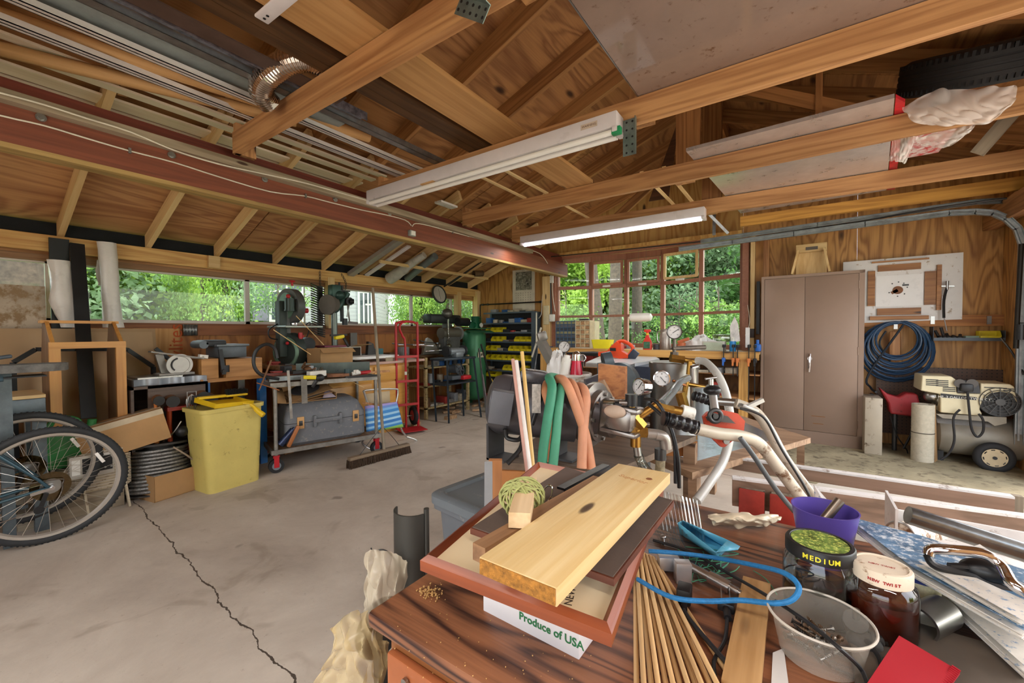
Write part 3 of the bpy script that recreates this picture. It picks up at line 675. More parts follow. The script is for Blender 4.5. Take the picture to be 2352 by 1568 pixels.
def bolt_ring(mb,M,r,n,br=.004,h=.004):
    for i in range(n):
        a = 2*pi*i/n; p = M@V((r*cos(a),r*sin(a),0)); q = M@V((r*cos(a),r*sin(a),h)); mb.cyl(p,q,br,n=6)
def carton(name,lab,c,d,rz=0,flaps=False,ry=0,rx=0,mat=None,h=None):
    """open or taped cardboard box, c = centre of the base"""
    M = fr(c,rz,rx,ry); t = TH(name,lab,'box',M=M); m = mat or CB(); x,y,z = d; k = .004
    if flaps:
        MB(M).b2((-x/2,-y/2,0),(x/2,y/2,k)).b2((-x/2,-y/2,0),(-x/2+k,y/2,z)).b2((x/2-k,-y/2,0),(x/2,y/2,z)).b2((-x/2,-y/2,0),(x/2,-y/2+k,z)).b2((-x/2,y/2-k,0),(x/2,y/2,z)).build('box_body',m,t)
        f = .45
        for s in (-1,1):
            MB(M).box((0,0,0),(y*.0+x*f*.6,y,k),M=Matrix.Translation((s*x/2,0,z))@Matrix.Rotation(s*rad(35),4,'Y')@Matrix.Translation((s*x*f*.3,0,0))).build('flap',m,t)
    else:
        MB(M).box((0,0,z/2),d,bev=.003).build('box_body',m,t)
        MB(M).box((0,0,z+.0006),(x,.05,.001)).build('tape',P('packing_tape','c9b18a',.25),t)
    return t
# --- wall bench: long worktop with skirt and legs
bench = TH('workbench','long wooden workbench built along the left wall under the windows','workbench',(-4.6,3,0))
Y2 = W(752,900,x=-4.12).y-.03; MB().b2((-4.98,2.08,.86),(-4.28,Y2,.90)).build('worktop',wood('bench_top','c3a07a','8f6b48','y',.6,1,.2),bench)
for y in (2.13,Y2-.05): MB().b2((-4.36,y-.045,0),(-4.28,y+.045,.86)).build('leg',pine('z'),bench)
MB().b2((-4.95,2.1,.2),(-4.32,Y2,.225)).build('shelf',pine('y'),bench)
nb = TH('wall_shelf','narrow wooden ledge along the left wall behind the oak cabinet','shelf',(-4.86,3.8,0)); MB().b2((-4.98,Y2+.01,.86),(-4.73,5.1,.90)).build('ledge',wood('bench_top','','','y'),nb); [MB().b2((-4.97,y,0),(-4.9,y+.06,.86)).build('leg',pine('z'),nb) for y in (Y2+.1,4.9)]
# --- boards leaning along the left wall
hb = P('hardboard','a98d6b',.7,0,.05,3,.04)
def lean(px0,px1,py,x,name,mat,lab,z0=0.0,th=.012,dx=.0,cat='panel'):
    a = W(px0,py,x=x); b = W(px1,py,x=x); z = b.z
    return SO(MB().slab([(x+dx,a.y,z0),(x+dx,b.y,z0),(x,b.y,z),(x,a.y,z)],th,(1,0,0)),name,mat,lab,cat)
lean(-80,103,658,-4.90,'plaster_board',P('torn_plasterboard','b7a996',.8,0,.15,3,.1,'8b7355',.45),'torn grey plasterboard offcut standing in front of the leftmost window',dx=.05)
lean(-100,355,755,-4.80,'hardboard_sheet',hb,'large brown hardboard sheet leaning on the left wall behind the oak frame',dx=.25)
lean(190,348,762,-4.75,'hardboard_sheet',P('hardboard_2','b39775',.7,0,.05,3,.04),'smaller brown hardboard sheet leaning in front of the large one',dx=.25)
o = TH('osb_sheet','sheathing sheet with orange printed lettering leaning under the window','panel',(-4.93,1.2,0))
a,b_ = W(185,733,x=-4.96),W(413,735,x=-4.96); c2 = W(800,820,x=-4.96)
MB().b2((-4.985,a.y,0),(-4.965,b_.y,1.29)).build('sheet',wood('osb_board','c99a63','a8763f','z',.7,.8,.2),o)
ink = P('orange_ink','b5532a',.8)
text('Acrylites',.16,face((-4.964,W(405,760,x=-4.96).y,1.05),(1,0,0))@Matrix.Rotation(rad(90),4,'Z'),ink,o)
text('AG',.1,face((-4.964,W(318,742,x=-4.96).y,1.2),(1,0,0))@Matrix.Rotation(rad(75),4,'Z'),ink,o)
for i in range(4): text('EXTERIOR',.04,face((-4.964,W(225,738,x=-4.96).y,1.27-i*.022),(1,0,0)),ink,o)
q = W(422,742,x=-4.93)
cm = MB().grid(lambda u,v: V((-4.95+.006*sin(u*30),q.y+.12*u,1.22+.11*v)),30,1)
SO(cm,'corrugated_strip',GALV(),'small corrugated metal piece on the sill at the end of the orange-printed sheet','metal sheet',solid=.001)
# black bars and posts
bl = P('black_metal','26282b',.45,.3,.15)
def postx(px0,py0,px1,py1,x,w,t,name,mat,lab,cat='bar'):
    return plank(name,W(px0,py0,x=x),W(px1,py1,x=x),w,t,mat,lab,cat,up=(1,0,0))
postx(135,548,142,760,-4.86,.11,.03,'black_board',bl,'short black board behind the left white plastic roll')
o = plank('black_board',W(177,560,x=-4.84),W(204,960,x=-4.4),.085,.02,bl,'tall black board leaning on the plate between the two white rolls','bar',up=(1,0,0))
hf = TH('steel_rack','low black steel frame with sloping sides behind the oak frame','frame',(-4.5,.8,.8))
b = MB()
pts = [W(30,832,x=-4.6),W(82,802,x=-4.6),W(292,802,x=-4.6),W(352,842,x=-4.6)]
for p,q in zip(pts,pts[1:]): b.bar(p,q,.03,.03,up=(1,0,0))
p = W(357,800,x=-4.6); b.bar(p,W(390,826,x=-4.6),.03,.03,up=(1,0,0))
b.bar(pts[0],(pts[0].x,pts[0].y,0),.03,.03,up=(1,0,0)); b.bar(pts[-1],(pts[-1].x,pts[-1].y,0),.03,.03,up=(1,0,0)); b.build('frame_bars',bl,hf)
# white rolls of plastic film
def roll(px,py0,py1,x,r0,lab,rr):
    p0 = W(px[0],py0,x=x); p1 = W(px[1],py1,x=x); pts = [p0.lerp(p1,i/10) for i in range(11)]
    b = MB(); n = 20; vs = []
    for i,p in enumerate(pts):
        for j in range(n):
            a = 2*pi*j/n; R_ = rr[i]*(1+.05*sin(3*a+i)+.04*sin(7*a-i*2)); vs.append(p+V((cos(a)*R_*.75,sin(a)*R_,0)))
    b.add(vs,[(i*n+j,i*n+(j+1) % n,(i+1)*n+(j+1) % n,(i+1)*n+j) for i in range(10) for j in range(n)]+[tuple(range(n)),tuple(range(10*n,11*n))])
    return SO(b,'plastic_roll',P('milky_plastic','dcdad6',.3,0,.08,5,.15),lab,'roll')
roll((136,160),598,752,-4.8,0,'milky white plastic roll, bulging, left of the tall black board',[.062,.064,.065,.067,.07,.08,.085,.08,.068,.055,.05])
roll((246,260),557,752,-4.84,0,'milky white plastic roll, tall and straight, right of the tall black board',[.06,.06,.06,.058,.058,.058,.058,.058,.06,.064,.068])
cloth([[W(225,597,x=-4.88),W(232,597,x=-4.88),W(240,597,x=-4.88)],[W(221,625,x=-4.88),W(230,625,x=-4.88),W(240,625,x=-4.88)],[W(228,655,x=-4.88),W(236,660,x=-4.88),W(243,665,x=-4.88)]],'plastic_flap',P('milky_plastic'),'loose milky plastic flap behind the tall straight roll','plastic',wr=.004)
# oak frame cabinet (open hutch)
X0,X1 = -4.15,-4.5
def wy(px,py,x): return W(px,py,x=x)
of = TH('oak_hutch','open oak frame with slanted sides standing before the hardboard sheets','frame',(-4.3,.75,0))
k = oak('z'); xf = -4.15; y0 = wy(122,800,xf).y; y1 = wy(281,800,xf).y; zt = wy(200,785,xf).z; zb = .25
xb_ = -4.5; ztt = wy(180,740,xb_).z
MB().b2((xf-.03,y0-.02,zb),(xf,y0+.035,zt)).build('upright',k,of); MB().b2((xf-.03,y1-.035,zb),(xf,y1+.02,zt)).build('upright',k,of)
MB().b2((xf-.03,y0-.02,zt-.045),(xf+.001,y1+.021,zt+.001)).build('top_rail',oak('y'),of)
for y in (y0+.0,y1-.0):
    MB(Matrix.Translation((0,y-.01,0))@Matrix(((1,0,0,0),(0,0,1,0),(0,1,0,0),(0,0,0,1)))).prism([(xf-.03,zb),(xf-.03,zt-.02),(xb_+.12,ztt),(xb_+.02,ztt),(xb_-.06,zt-.1),(xb_-.06,zb)],.018).build('side_panel',wood('oak_side','8f7256','6f5640','z',.5,1,0),of)
MB().b2((xb_+.02,y0-.03,ztt-.01),(xb_+.12,y1+.03,ztt+.01)).build('shelf',oak('y'),of)
MB().b2((xb_-.06,y0,zb),(xf,y1,zb+.02)).build('bottom_panel',k,of)
for y in (y0,y1): MB().bar((xf-.01,y,zt-.01),(xb_+.11,y,ztt),.016,.02,up=(0,1,0)).build('edge_trim',k,of)
# blue-grey steel bench stand left of the frame + padded board across
vb = TH('steel_stand','blue-grey steel stand with a wooden top behind the bicycle wheels','stand',(-3.95,.45,0))
m = P('hammered_blue_grey','5f6a70',.45,.4,.2,12); y0,y1,z0,z1 = xspan(-120,905,105,960,-3.9)
MB().b2((-4.3,y0,z1-.02),(-3.9,y1,z1)).build('top',pale('y'),vb); MB().b2((-4.3,y0,z1-.11),(-3.9,y1,z1-.021),.006).build('apron',m,vb)
for x,y in ((-3.93,y1-.03),(-4.25,y1-.03),(-3.93,y0+.05)): MB().b2((x-.03,y-.03,0),(x+.03,y+.03,z1-.1)).build('leg',m,vb)
MB().b2((-4.22,y0+.1,.15),(-3.96,y1-.08,.17)).build('shelf',m,vb)
pb = TH('padded_board','dusty grey padded board with a rounded end sticking in from the left edge','board',W(60,850,x=-3.7))
y0,y1,z0,z1 = xspan(-60,833,165,862,-3.65)
MB(Matrix.Translation((-3.75,0,z0))).prism([(-.1,y0),(.1,y0),(.1,y1-.08),(.06,y1-.02),(0,y1),(-.06,y1-.02),(-.1,y1-.08)],z1-z0).build('pad',P('dusty_grey','6e6d6a',.85,0,.3,18,.3),pb)
MB().b2((-3.85,y0,z0-.03),(-3.67,y1-.1,z0-.022)).build('rail',bl,pb)
MB().bar((-3.76,wy(10,860,-3.76).y,z0),(-3.76,wy(10,860,-3.76).y,0),.05,.04,up=(1,0,0)).build('post',m,pb)
q = W(8,818,x=-3.7)
SO(MB().bar(q-V((0,.1,.02)),q+V((0,.03,.0)),.06,.02,bev=.006),'small_clamp',P('blue_grey_dark','39434c',.4),'dark metal clamp jaw at the left edge above the padded board','clamp')
# bicycle saddle
sp = W(5,905,x=-3.45)
# --- bicycles
def wheel(M,t,R=.345,spokes=32,nm='wheel',tyre_r=.021,rimm=None,decal=False):
    w = MB(M).torus(R-tyre_r,tyre_r,n=64,m=10).build('tyre',P('tyre_rubber','2b2d2f',.7,0,.2,20,.2),t)
    b = MB(M)
    for i in range(90):
        a = 2*pi*i/90
        for s in (-1,1): b.box((0,0,0),(.004,.009,.008),M=Matrix.Rotation(a,4,'Z')@Matrix.Translation((R-.003,0,s*.009))@Matrix.Rotation(s*rad(25),4,'Y'))
    b.build('tread',P('tyre_rubber'),w)
    r = MB(M).lathe([(R-.038,-.012),(R-.034,-.013),(R-.052,-.011),(R-.06,0),(R-.052,.011),(R-.034,.013),(R-.038,.012)],n=64).build('rim',rimm or P('rim_alloy','b9b2a8',.35,.6,.08),t)
    b = MB(M)
    for i in range(spokes):
        a = 2*pi*i/spokes; s = 1 if i % 2 else -1; a2 = a+(.55 if (i//2) % 2 else -.55)
        b.cyl((.02*cos(a2),.02*sin(a2),s*.03),((R-.056)*cos(a),(R-.056)*sin(a),0),.0011,n=5)
    b.build('spokes',P('spoke_steel','cfcac2',.3,.9),t)
    h = MB(M).cyl((0,0,-.035),(0,0,.035),.012,n=14).cyl((0,0,-.034),(0,0,-.030),.027,n=20).cyl((0,0,.030),(0,0,.034),.027,n=20).cyl((0,0,-.055),(0,0,.055),.005,n=10).build('hub',CHROME(),t)
    return w
bt = P('bicycle_teal','2f4a55',.3,.3,.1)
def bicycle(c,ang,lean_,lab,fork_dir=-1,front=True):
    """c = contact point below the wheel axle; wheel plane runs along ang (about z), leaning"""
    R = .347
    M0 = Matrix.Translation(V(c))@Matrix.Rotation(ang,4,'Z')@Matrix.Rotation(lean_,4,'X')   # local x along the bicycle, z up
    t = TH('bicycle',lab,'bicycle',M=M0)
    WM = M0@Matrix.Translation((0,0,R))@Matrix.Rotation(rad(90),4,'X')
    wheel(WM,t,R)
    W2 = M0@Matrix.Translation((fork_dir*1.04,0,R))@Matrix.Rotation(rad(90),4,'X'); wheel(W2,t,R)
    f = fork_dir; b = MB(M0)
    hub = V((0,0,R)); bb = V((f*.43,0,.28)); seat = V((f*.33,0,.80)); head = V((f*.86,0,.82)); headb = V((f*.89,0,.70)); hub2 = V((f*1.04,0,R))
    for s in (-1,1):
        b.tube([hub+V((f*.01,s*.055,0)),hub+V((f*.06,s*.055,-.005)),bb+V((0,s*.03,0))],.009,8); b.tube([hub+V((f*.01,s*.055,0)),hub+V((f*.05,s*.055,.06)),seat+V((0,s*.02,-.05))],.008,8)
    b.cyl(bb,seat,.015); b.cyl(bb,headb,.018); b.cyl(seat-V((0,0,.03)),head,.015); b.cyl(headb-V((0,0,.03)),head+V((0,0,.02)),.019)
    for s in (-1,1): b.tube([headb,headb+V((f*.01,s*.05,-.06)),hub2+V((0,s*.05,0))],.011,8)
    b.cyl(bb-V((0,.04,0)),bb+V((0,.04,0)),.02)
    b.build('bicycle_frame',bt,t)
    MB(M0).cyl(seat,seat+V((f*-.02,0,.16)),.013).build('seat_post',STEEL(),t)
    sd = seat+V((f*-.03,0,.17)); b = MB(M0)
    rows = []
    for i in range(9):
        u = i/8; w_ = .075*(1-u)**.7+.018; rows.append([sd+V((-f*.13+f*.27*u,w_*cos(a),.03+.022*sin(a)*(1 if sin(a) > 0 else .6))) for a in [2*pi*j/12 for j in range(12)]])
    vs = [p for r_ in rows for p in r_]; b.add(vs,[(i*12+j,i*12+(j+1) % 12,(i+1)*12+(j+1) % 12,(i+1)*12+j) for i in range(8) for j in range(12)]+[tuple(range(12)),tuple(range(96,108))]); b.build('saddle',P('saddle_teal','3f5661',.5,0,.1,20),t)
    # crank, sprockets, chain
    b = MB(M0)
    for r_,yy in ((.095,-.045),(.075,-.052)): b.torus(r_,.0035,Matrix.Translation(bb+V((0,yy,0)))@Matrix.Rotation(rad(90),4,'X'),36,6)
    for i in range(5): a = 2*pi*i/5; b.bar(bb+V((0,-.048,0)),bb+V((.09*cos(a),-.048,.09*sin(a))),.012,.004,up=(0,1,0))
    b.bar(bb+V((0,-.06,0)),bb+V((.05,-.065,-.16)),.022,.012,up=(0,1,0)); b.build('crank',STEEL(),t)
    MB(M0).box(bb+V((.05,-.11,-.165)),(.07,.09,.02),bev=.004).build('pedal',BLK(),t)
    b = MB(M0)
    for j,r_ in enumerate((.045,.04,.035,.03,.026)): b.cyl(hub+V((0,-.028-.004*j,0)),hub+V((0,-.030-.004*j,0)),r_,n=20)
    b.build('sprockets',STEEL(),t)
    pts = [hub+V((0,-.045,.042)),bb+V((0,-.047,.096)),bb+V((f*.095,-.047,0)),bb+V((0,-.047,-.096)),hub+V((f*.05,-.045,-.12)),hub+V((f*-.02,-.045,-.09)),hub+V((f*-.045,-.045,0))]
    MB(M0).tube(pts,.0035,6,5,closed=True).build('chain',P('chain','6b635c',.4,.8,.4,60),t)
    b = MB(M0).bar(hub+V((f*.02,-.05,-.03)),hub+V((f*.05,-.05,-.13)),.02,.008,up=(0,1,0)); b.cyl(hub+V((f*.05,-.055,-.12)),hub+V((f*.05,-.045,-.12)),.022,n=14); b.build('derailleur',BLK(),t)
    b = MB(M0).cyl(hub+V((0,.03,0)),hub+V((0,.075,0)),.008,n=10).bar(hub+V((0,.07,.0)),hub+V((f*.07,.078,-.015)),.014,.006,up=(0,1,0)); b.cyl(hub+V((0,-.055,0)),hub+V((0,-.075,0)),.012,n=10)
    b.bar(hub+V((0,-.075,0)),hub+V((f*.085,-.08,-.012)),.016,.006,up=(0,1,0)); b.build('quick_release',CHROME(),t)
    MB(M0).cyl(hub+V((0,-.028,0)),hub+V((0,-.0285,0)),.085,n=28).build('spoke_guard',glass('smoked_disc','b8a888',.1,1.4,.8),t)
    a = rad(28); MB(WM).box((0,0,0),(.018,.075,.01),bev=.003,M=Matrix.Rotation(a,4,'Z')@Matrix.Translation((.24,0,.008))).build('reflector',P('reflector_clear','e6e2dc',.2),t)
    b = MB(M0); hb_ = head+V((f*.06,0,.13)); b.cyl(head,hb_,.013); b.tube([hb_+V((-f*.1,-.28,.03)),hb_+V((0,-.22,.03)),hb_,hb_+V((0,.22,.03)),hb_+V((-f*.1,.28,.03))],.011,10,4); b.build('handlebar',bl,t)
    b = MB(M0)
    for s in (-1,1): b.tube([hb_+V((0,s*.2,.03)),hb_+V((f*.15,s*.1,.0)),head+V((f*.03,s*.02,-.08)),seat+V((f*.2,s*.02,-.1)),hub+V((f*.1,-.05,.12)),hub+V((f*.02,-.05,-.02))],.0025,6,5)
    b.build('brake_cable',BLK(),t)
    text('VELO',.05,M0@Matrix.Translation((0,-.013,R))@Matrix.Rotation(rad(90),4,'X')@Matrix.Rotation(rad(-8),4,'Z')@Matrix.Translation((-.03,-.322,.001))@Matrix.Rotation(rad(180),4,'Z'),P('decal_white','e8e6e2',.5),t,shear=.3) if False else None
    return t
wc = W(60,1252,z=0); d1 = W(112,1115,x=-3.68)
ct = V((d1.x+.0,d1.y,0))
# the wheel plane contains the vertical and runs roughly along the left wall
bicycle((-3.66,d1.y,0),rad(90),rad(4),'teal bicycle whose rear wheel stands nearest on the floor at the left edge')
d2 = W(60,1090,x=-3.84)
t = bicycle((-3.92,d2.y+.0,.075),rad(92),rad(6),'second bicycle close behind the nearest one, its tyre rising above it')
# --- green can, heater, cartons, reel
q = W(165,1045,x=-4.05)
gc = TH('fuel_can','green plastic fuel can behind the bicycle wheels','can',(-4.15,q.y,.33))
M = fr((-4.15,q.y,.33),0); gp = P('green_plastic','2f7a3e',.4,0,.08)
MB(M).box((0,0,.12),(.2,.3,.24),bev=.03).build('can_body',gp,gc)
MB(M).tube([(0,.06,.24),(0,.04,.31),(0,-.06,.33),(0,-.1,.24)],.018,8,4).build('handle',gp,gc)
MB(M).cyl((0,.11,.23),(0,.12,.30),.025).build('cap',gp,gc)
wbx = TH('wooden_box','grey wooden box under the green fuel can','box',(-4.15,q.y,0)); MB().box((-4.15,q.y,.16),(.3,.5,.33),bev=.005).build('box_body',grey('y'),wbx)
ra = TH('stereo_unit','silver and black old stereo unit behind the spokes of the bicycle','stereo',(-3.93,W(210,1075,x=-3.93).y,.1))
y0,y1,z0,z1 = xspan(160,1035,262,1105,-3.93); MB().b2((-4.0,y0,z0),(-3.93,y1,z1),.004).build('unit_body',P('silver_plastic','b9b4aa',.4,.2),ra)
MB().b2((-3.93,y0+.06,z0+.03),(-3.926,y1-.01,z1-.02)).build('tuning_panel',BLK(),ra); MB().b2((-3.93,y0+.01,z0+.03),(-3.925,y0+.05,z1-.02)).build('speaker_panel',WHT(),ra)
b = MB(); [b.cyl((-3.926,y0+.08+i*.03,z0+.05),(-3.92,y0+.08+i*.03,z0+.05),.006,n=8) for i in range(5)]; b.build('knobs',STEEL(),ra)
ht = TH('space_heater','old cream electric heater with a ribbed grille behind the bicycle wheel','heater',(-4.0,W(270,1100,x=-3.97).y,0))
y0,y1,z0,z1 = xspan(175,1050,300,1150,-3.97); hc = P('heater_cream','b5a88f',.5,.1,.1,8,.05,'6e5c45',.2)
MB().b2((-4.12,y0,z0+.03),(-3.98,y1,z1),.015).build('heater_case',hc,ht)
b = MB(); [b.b2((-3.98,y0+.02,z0+.05+i*.019),(-3.972,y1-.04,z0+.058+i*.019)) for i in range(14)]; b.build('grille',P('grille_metal','c7bfb0',.3,.7),ht)
b = MB(); [b.b2((-3.98,y1-.03,z0+.05+i*.012),(-3.968,y1,z0+.057+i*.012)) for i in range(18)]; b.build('side_louvre',hc,ht)
for y in (y0+.04,y1-.03): MB().bar((-3.98,y,z0+.05),(-3.93,y+.01,0),.03,.012,up=(0,1,0)).build('foot',hc,ht)
# tilted taped carton
M = Matrix.Translation(W(303,1035,x=-3.95)+V((-.02,0,.0)))@Matrix.Rotation(rad(-9),4,'Z')@Matrix.Rotation(rad(13),4,'X')
y0,y1,z0,z1 = xspan(205,940,390,1020,-3.93); 
ctn = TH('cardboard_box','taped brown cardboard box lying tilted on the wire reel','box',M=M)
MB(M).b2((-.22,-.235,.0),(0,.235,.235),.003).build('box_body',CARD(),ctn); MB(M).b2((-.14,-.236,.2345),(-.08,.236,.2365)).b2((-.001,-.236,.195),(.0008,.236,.236)).build('tape',P('clear_tape','c5b59a',.15),ctn)
# low carton with cable reel
c0 = W(355,1155,z=0); c1 = W(473,1117,z=0); cb0 = W(305,1135,z=0)
ex = (c1-c0).normalized(); L = (c1-c0).length; M = Matrix.Translation(c0)@align(ex)
lc = TH('cardboard_box','low open cardboard box on the floor holding the wire rope reel','box',M=M); dpt = .44; k = .004; hh = .19
MB(M).b2((0,0,0),(L+.02,dpt,k)).b2((0,0,0),(L+.02,k,hh)).b2((0,dpt-k,0),(L+.02,dpt,hh)).b2((0,0,0),(k,dpt,hh)).b2((L+.02-k,0,0),(L+.02,dpt,hh)).build('box_body',CARD(),lc)
RM = M@Matrix.Translation((L*.42,.22,.1))@Euler((rad(-6),rad(4),0)).to_matrix().to_4x4()
rl_ = TH('cable_reel','plastic reel wound with grey steel wire rope in the low cardboard box','reel',M=RM)
MB(RM).cyl((0,0,-.09),(0,0,-.08),.21,n=40).cyl((0,0,.27),(0,0,.285),.2,n=40).cyl((0,0,-.08),(0,0,.27),.1).build('reel_body',P('reel_dark','35322f',.6),rl_)
pts = []
for i in range(int(12*22)):
    a = 2*pi*i/22; r_ = .205-.045*(i/264)+.006*sin(a*3.3+i*.05); pts.append((r_*cos(a),r_*sin(a),-.07+.31*i/264))
MB(RM).tube(pts,.0125,7).build('wire_rope',P('wire_rope','8f8d89',.45,.7,.35,90,.4),rl_)
MB(RM).tube([(-.02,-.21,.25),(.08,-.24,.15),(.2,-.2,.03),(.24,-.1,-.02)],.007,7,6).build('rope_end',P('rope_end_c','a08f7c',.6,.3),rl_)
MB(RM).tube([(-.03,-.1,.29),(.0,-.18,.36),(.03,-.22,.44)],.006,6,4).build('rope_end',STEEL(),rl_)
# --- dark laminate case with the steel plate and mallet rack
y0,y1,z0,z1 = xspan(300,885,476,940,-4.12)
dc = TH('laminate_cabinet','dark laminate open cabinet carrying the mitre gauge base','cabinet',(-4.4,(y0+y1)/2,0)); dl = wood('dark_laminate','5f4d42','4a3a31','y',.5,1,0)
yl = W(300,900,x=-4.12).y; yr = W(478,900,x=-4.12).y; ztop = W(400,882,x=-4.12).z
b = MB().b2((-4.6,yl,ztop-.02),(-4.12,yr,ztop)).b2((-4.6,yl,0),(-4.12,yl+.018,ztop)).b2((-4.6,yr-.018,0),(-4.12,yr,ztop)).b2((-4.6,yl,0),(-4.58,yr,ztop)); b.build('carcass',dl,dc)
MB().b2((-4.14,yl+.1,ztop-.2),(-4.12,yr,ztop)).build('front_panel',dl,dc); MB().b2((-4.58,yl,.35),(-4.14,yr,.37)).build('shelf',dl,dc)
sp_ = TH('machine_table','cast machine table with scalloped front lying on the dark cabinet','machine part',(-4.35,(yl+yr)/2,ztop))
F = Matrix.Translation((0,0,ztop)); 
n_ = 40; pol = [(-4.56,yl+.02),(-4.56,yr-.0)]+[(-4.14-.05*abs(sin(pi*(i/n_)*3))-.03*(i/n_),yr-.0-(yr-yl-.03)*i/n_) for i in range(n_+1)]
MB(F).prism(pol,.05).build('table_casting',P('cast_grey_blue','9aa0a8',.4,.5,.15,6),sp_)
MB(F).b2((-4.5,yl+.06,.05),(-4.2,yr-.15,.062)).build('table_plate',P('ground_steel','b5b4b0',.3,.8),sp_)
g = TH('bevel_gauge','grey cast-iron tilting saw arm with a round scale on the machine table','machine part',(-4.32,W(395,860,x=-4.3).y,ztop+.062))
GM = Matrix.Translation((-4.3,W(400,855,x=-4.3).y,ztop+.062)); ci = P('cast_iron','8b8883',.5,.5,.2,16,.1)
MB(GM).b2((-.08,-.12,0),(.08,.12,.02),.004).build('base',ci,g)
MB(GM).lathe([(0,-.012),(.085,-.012),(.09,-.006),(.09,.012),(.07,.012),(.068,.006),(0,.006)],Matrix.Translation((.06,.02,.085))@Matrix.Rotation(rad(90),4,'Y'),32).build('scale_disc',P('scale_grey','a8a5a0',.4,.6),g)
MB(GM).torus(.055,.006,Matrix.Translation((.07,.02,.085))@Matrix.Rotation(rad(90),4,'Y'),20,6,3.4,5.6).build('slot',BLK(),g)
MB(GM).bar((.02,-.16,.20),(.04,.19,.13),.1,.012,up=(0,0,1)).build('tilt_plate',ci,g); MB(GM).bar((0,-.1,.18),(0,-.06,.01),.05,.03,up=(1,0,0)).build('arm',ci,g); MB(GM).bar((.05,.16,.15),(.05,.22,.14),.05,.03).build('tag',WHT(),g)
# mallets on a red rack
rk = TH('tool_rack','red metal rack below the dark cabinet holding the croquet-style mallets','rack',(-4.05,W(430,940,x=-4.03).y,0))
y0,y1,z0,z1 = xspan(385,928,478,945,-4.03); rp = P('rack_red','9c3526',.5,0,.15)
MB().b2((-4.12,y0,z0),(-4.03,y1,z0+.03)).build('top_rail',rp,rk)
for y in (y0+.02,(y0+y1)/2+.02,y1-.02): MB().cyl((-4.08,y,0),(-4.08,y,z0),.014).build('upright',rp,rk)
for k_,(px,py,r_,lab) in enumerate(((365,920,.034,'brown wooden mallet head, leftmost on the red rack'),(397,922,.042,'brown and black wooden mallet head, second from the left on the red rack'),(445,918,.038,'black-faced wooden mallet on the red rack beside the wire hook'),(468,912,.045,'large dark wooden mallet on the red rack, second from the right'),(488,916,.036,'dark wooden mallet head, rightmost on the red rack'))):
    q = W(px,py,x=-3.99); t = TH('mallet',lab,'mallet',q,group='mallets on the red rack')
    MB().cyl(q-V((.17,-.03,0)),q-V((.0,0,0)),r_,n=20).build('head',wood('mallet_wood','8a5c34','5a3517','y',.5),t)
    MB().cyl(q,q+V((.014,-.002,0)),r_*1.03,n=20).build('face_band',BLK(),t)
    b = MB(); z_ = z0-.35; b.tube([q-V((.08,0,.03)),q-V((.08,-.0,.12)),(q.x-.08,q.y+.0,max(.2,z_))],.013,10,4,radii=[.012,.011,.015,.012,.017,.012]); b.build('handle',P('orange_paint','b14a26',.4) if k_ % 2 else P('orange_paint2','c1702c',.4),t)
b = MB()
q = W(440,905,x=-3.98)
for i in range(7): y = q.y+.012*(i-3); b.tube([q,V((q.x,y,q.z-.06)),V((q.x-.01,q.y+.02*sin(i*2),q.z-.3)),V((q.x,q.y+.01*i-.02,q.z-.42))],.002,5,5)
b.tube([q+V((0,-.03,-.1)),q+V((0,-.03,.02)),q+V((0,.03,.02)),q+V((0,.03,-.1))],.004,6)
SO(b,'hanging_wires',STEEL(),'bundle of thin wires hanging from the red rack in front of the handles','wire')
SO(MB().sph(W(418,990,x=-3.97),.045),'black_ball',BLK(),'black ball knob hanging among the wires on the red rack','ball')
for px,lab,c in ((457,'yellow ruled measuring bar upright beside the yellow bin','c9971f'),(464,'orange and yellow level standing beside the yellow bin','d9822a')):
    a,b_ = W(px,945,x=-3.93),W(px-6,1060,x=-3.93); SO(MB().bar(a,b_,.02,.02,up=(1,0,0)),'measuring_bar',P('bar_'+c,c,.4,0,.25,30),lab,'level')
# --- yellow bin with dustpan and brush
b0,b1 = W(482,1137,z=0),W(600,1100,z=0); ex = V((b1-b0)).normalized(); L = (b1-b0).length; ang = math.atan2(ex.y,ex.x)
BM = Matrix.Translation((b0+b1)/2)@Matrix.Rotation(ang,4,'Z')  # x along the long side, y away from the camera
bn = TH('waste_bin','dusty yellow plastic waste bin with a dustpan on top','bin',M=BM); yb = P('bin_yellow','cbb968',.5,0,.07,4,.05,'9a8748',.0)
def rrect(x0,x1,y0,y1,r,z,n=5):
    out = []
    for cx,cy,a0 in ((x1-r,y1-r,0),(x0+r,y1-r,90),(x0+r,y0+r,180),(x1-r,y0+r,270)):
        for i in range(n+1): a = rad(a0+90*i/n); out.append(V((cx+r*cos(a),cy+r*sin(a),z)))
    return out
def loft(mb,rings,cap0=True,cap1=True):
    n = len(rings[0]); vs = [p for r in rings for p in r]
    fs = [(i*n+j,i*n+(j+1) % n,(i+1)*n+(j+1) % n,(i+1)*n+j) for i in range(len(rings)-1) for j in range(n)]
    if cap0: fs.append(tuple(range(n)))
    if cap1: fs.append(tuple((len(rings)-1)*n+j for j in range(n)))
    return mb.add(vs,fs)
H_ = .655; dB = .27; r = []
def br(s,z,g=0): return rrect(-L/2*s-g,L/2*s+g,-.0-g+(1-s)*0,dB*s+g,.05,z)
rings = [br(1,0),br(1.05,.20),br(1.065,.205),br(1.17,H_-.03),br(1.17,H_-.03,.012),br(1.17,H_,.014),br(1.17,H_,-.002),br(1.15,H_-.1,-.006),br(1.0,.02,-.01)]
bo_ = loft(MB(BM),rings,True,True).build('bin_body',yb,bn)
dp = TH('dustpan','yellow plastic dustpan lying across the yellow bin','dustpan',M=BM@Matrix.Translation((.0,.12,H_+.0)))
